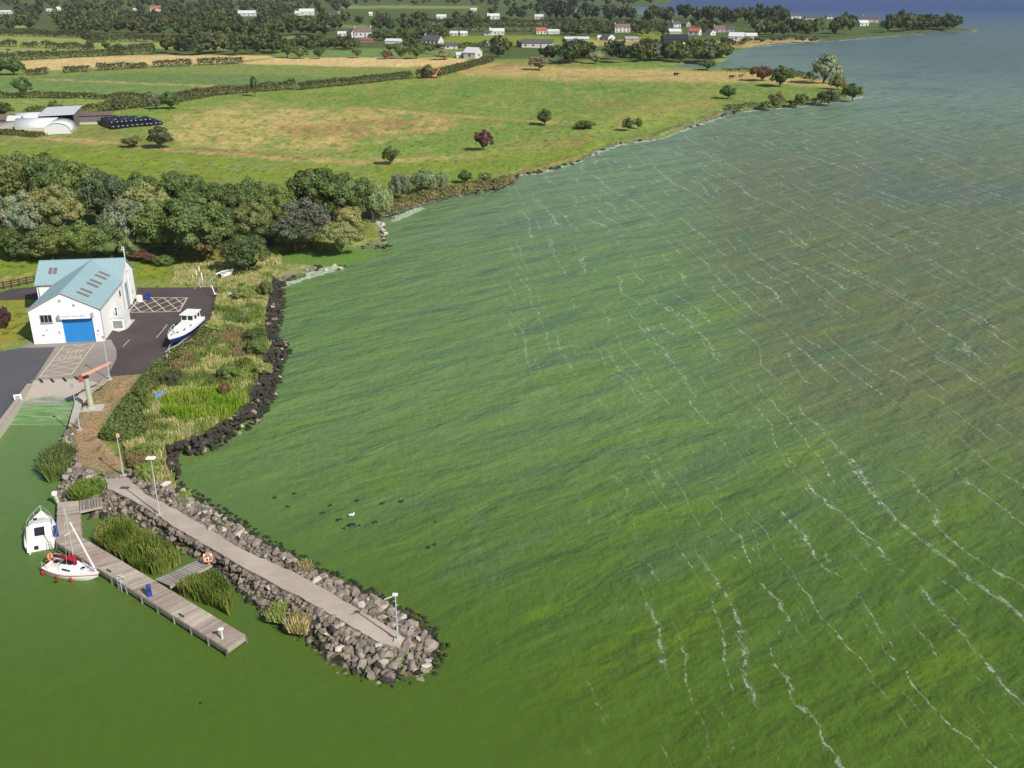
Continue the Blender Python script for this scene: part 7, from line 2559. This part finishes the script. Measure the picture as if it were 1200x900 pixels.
M['slate_blue'] = simple('slate_blue_sheet', (.05, .065, .10, 1), .5, .4, .3, 2.0)
M['grey_sheet'] = simple('grey_sheet', (.28, .28, .28, 1), .6, .3, .3, 2.0)
tarp('crumpled slate-blue tarpaulin in the long grass above the rock wall', 285.5, 371.5, 1.5, 1.1, .6, M['slate_blue'], 1)
tarp('smaller grey sheet heap left of the slate-blue tarpaulin', 264, 363.5, .8, .8, .4, M['grey_sheet'], 2)

# ------------------------------------------------------------------ things on the water
def flat_patch(name, u, v, rx, ry, z, mat, seed, label=None, cat=None, group=None, yaw=0.0):
    p = at(u, v, z)
    g = random.Random(seed)
    n = 12
    b = MB()
    pts = []
    for i in range(n):
        a = 2 * math.pi * i / n
        k = g.uniform(.6, 1.25)
        x, y = rx * k * math.cos(a), ry * k * math.sin(a)
        pts.append((x * math.cos(yaw) - y * math.sin(yaw), x * math.sin(yaw) + y * math.cos(yaw)))
    b.hexa([(x, y, -.05) for x, y in pts], [(x * .8, y * .8, .045) for x, y in pts])
    o = b.build(name, mat)
    o.location = (p.x, p.y, z)
    if label:
        tag(o, label, cat, group)
    return o


for i, (u, v, w) in enumerate([(411, 615, 3.2), (403, 619, 1.3), (397, 609, 2.2), (421, 615.5, 1.1), (440, 611.5, 2.2), (448, 590, 1.6), (470, 587.5, 2.0), (418, 586.5, 2.0), (378, 601, 1.9), (345, 578, 1.7), (337, 593.5, 1.6), (322, 583, 1.6), (387, 592, 1.6), (502, 641.5, 1.7), (509, 638, 1.4), (510, 611, .8), (235, 824, 1.1), (65, 682, 1.3)]):
    flat_patch('floating_weed', u, v, w * mpp(v) * 1.9, w * mpp(v) * 1.5, .06, M['weed'], i, 'dark floating weed clump on the green water', 'weed clump', 'dark weed clumps off the breakwater', .3)
p = at(412, 604.5, 0)
gl = thing('gull', 'white gull sitting on the water near the weed clumps', 'gull', (p.x, p.y, .02), .4)
MB().ell((0, 0, .08), (.30, .13, .12), 12, 8).ell((.24, 0, .22), (.09, .08, .08), 10, 6).tube((.2, 0, .12), (.24, 0, .2), .07, .07, 8).build('body', M['white_gel'], gl, True)
MB().tube((.31, 0, .21), (.40, 0, .19), .022, .006, 6).build('beak', M['orange'], gl)
for s in (1, -1):
    MB().ell((-.1, s * .11, .11), (.26, .04, .08), 8, 6).build('wing', M['grey_frame'], gl, True)


def scum_mat(name, c1, c2):
    k = NT(name)
    p = k.geo()
    n = k.noise(p, 1.3, 5, .7, .8)
    c = k.mix(k.step(n, .42, .62), c1, c2)
    k.bsdf(c, .8, .2, k.bump(n, .4, .05))
    return k.m


M['scum'] = scum_mat('pale_algal_scum', (.20, .28, .17, 1), (.50, .52, .42, 1))
M['mat'] = scum_mat('bright_algae_mat', (.10, .19, .03, 1), (.14, .23, .055, 1))
M['swash'] = scum_mat('shore_swash', (.17, .24, .16, 1), (.50, .53, .46, 1))


def scum(name, pts, z, mat, seed, wob=.5):
    g = np.random.RandomState(seed)
    w = [np.array(at(u, v, z)[:2]) for u, v in pts]
    out = []
    for i in range(len(w)):
        a, b = w[i], w[(i + 1) % len(w)]
        n = max(2, int(np.linalg.norm(b - a) / .8))
        for j in range(n):
            out.append(tuple(a + (b - a) * j / n + g.uniform(-wob, wob, 2)))
    bm = MB().prism(out, z - .03, z)
    return structure(bm.build(name, mat))


scum('algae_mat', [(338, 309), (327, 301), (341, 291.5), (372, 293.5), (424, 291), (440, 294), (425, 305), (405, 312), (360, 311)], .012, M['mat'], 1, .3)
scum('algal_scum', [(326, 336), (336, 330), (356, 326), (360, 318), (376, 312), (398, 312), (404, 315), (384, 320), (362, 326), (345, 332), (330, 338)], .016, M['scum'], 2, .45)
scum('algal_scum', [(433, 286), (430, 278), (440, 268), (436, 260), (443, 258), (452, 264), (451, 276), (448, 285)], .016, M['scum'], 3, .4)
scum('algal_scum', [(455, 262), (462, 254), (478, 247), (492, 242), (498, 244), (484, 250), (470, 258)], .016, M['scum'], 4, .5)
SHW = [(452, 253), (495, 239), (530, 231), (570, 225.5), (598, 217), (606, 206), (632, 204), (660, 196), (684, 188.5), (700, 179), (727, 170), (762, 165), (775, 163), (814, 148.5), (850, 137)]
for gi, (line, w0, w1, sd_k) in enumerate([(SHW[:5], .3, 1.3, 11), (SHW[5:9], .2, .9, 12), (SHW[9:], .3, 1.7, 13), ([(869, 131.5), (896, 129), (935, 125.5), (980, 120), (1012, 113.5)], .6, 1.8, 14), ([(1082, 40.2), (1023, 44.2), (981, 48), (953, 50), (912, 52), (888, 55)], .8, 2.5, 15), ([(1086, 37.9), (1115, 37.6), (1146, 37.5)], .8, 2.0, 16)]):
    g = np.random.RandomState(sd_k)
    pts = resample(line, 60, 0.0)
    lo, hi = [], []
    for i, p in enumerate(pts):
        q = pts[min(i + 1, 59)] - pts[max(i - 1, 0)]
        n = Vector((q.y, -q.x, 0)).normalized()
        if n.y > 0:
            n = -n
        hi.append(tuple((p - n * (1.2 + .5 * g.rand()))[:2]))
        lo.append(tuple((p + n * (w0 + (w1 - w0) * g.rand() ** 2))[:2]))
    b = MB()
    for i in range(59):
        if g.rand() < .16:
            continue
        q = [lo[i], lo[i + 1], hi[i + 1], hi[i]]
        if area2(q) < 0:
            q = q[::-1]
        b.add([(x, y, .02) for x, y in q], [(0, 1, 2, 3)])
    structure(b.build('shore_swash', M['swash']))
# ------------------------------------------------------------------ thin summer haze over the whole site
hz = NT('haze_air')
hv = hz.n('ShaderNodeVolumePrincipled')
hv.inputs['Color'].default_value = (0.80, 0.88, 1.0, 1)
hv.inputs['Density'].default_value = 0.00005
hv.inputs['Anisotropy'].default_value = 0.2
hz.t.links.new(hv.outputs[0], hz.out.inputs['Volume'])
ho = MB().box((0, 5600, 29.0), (9000, 12200, 62.0)).build('haze', hz.m)
stuff(ho)
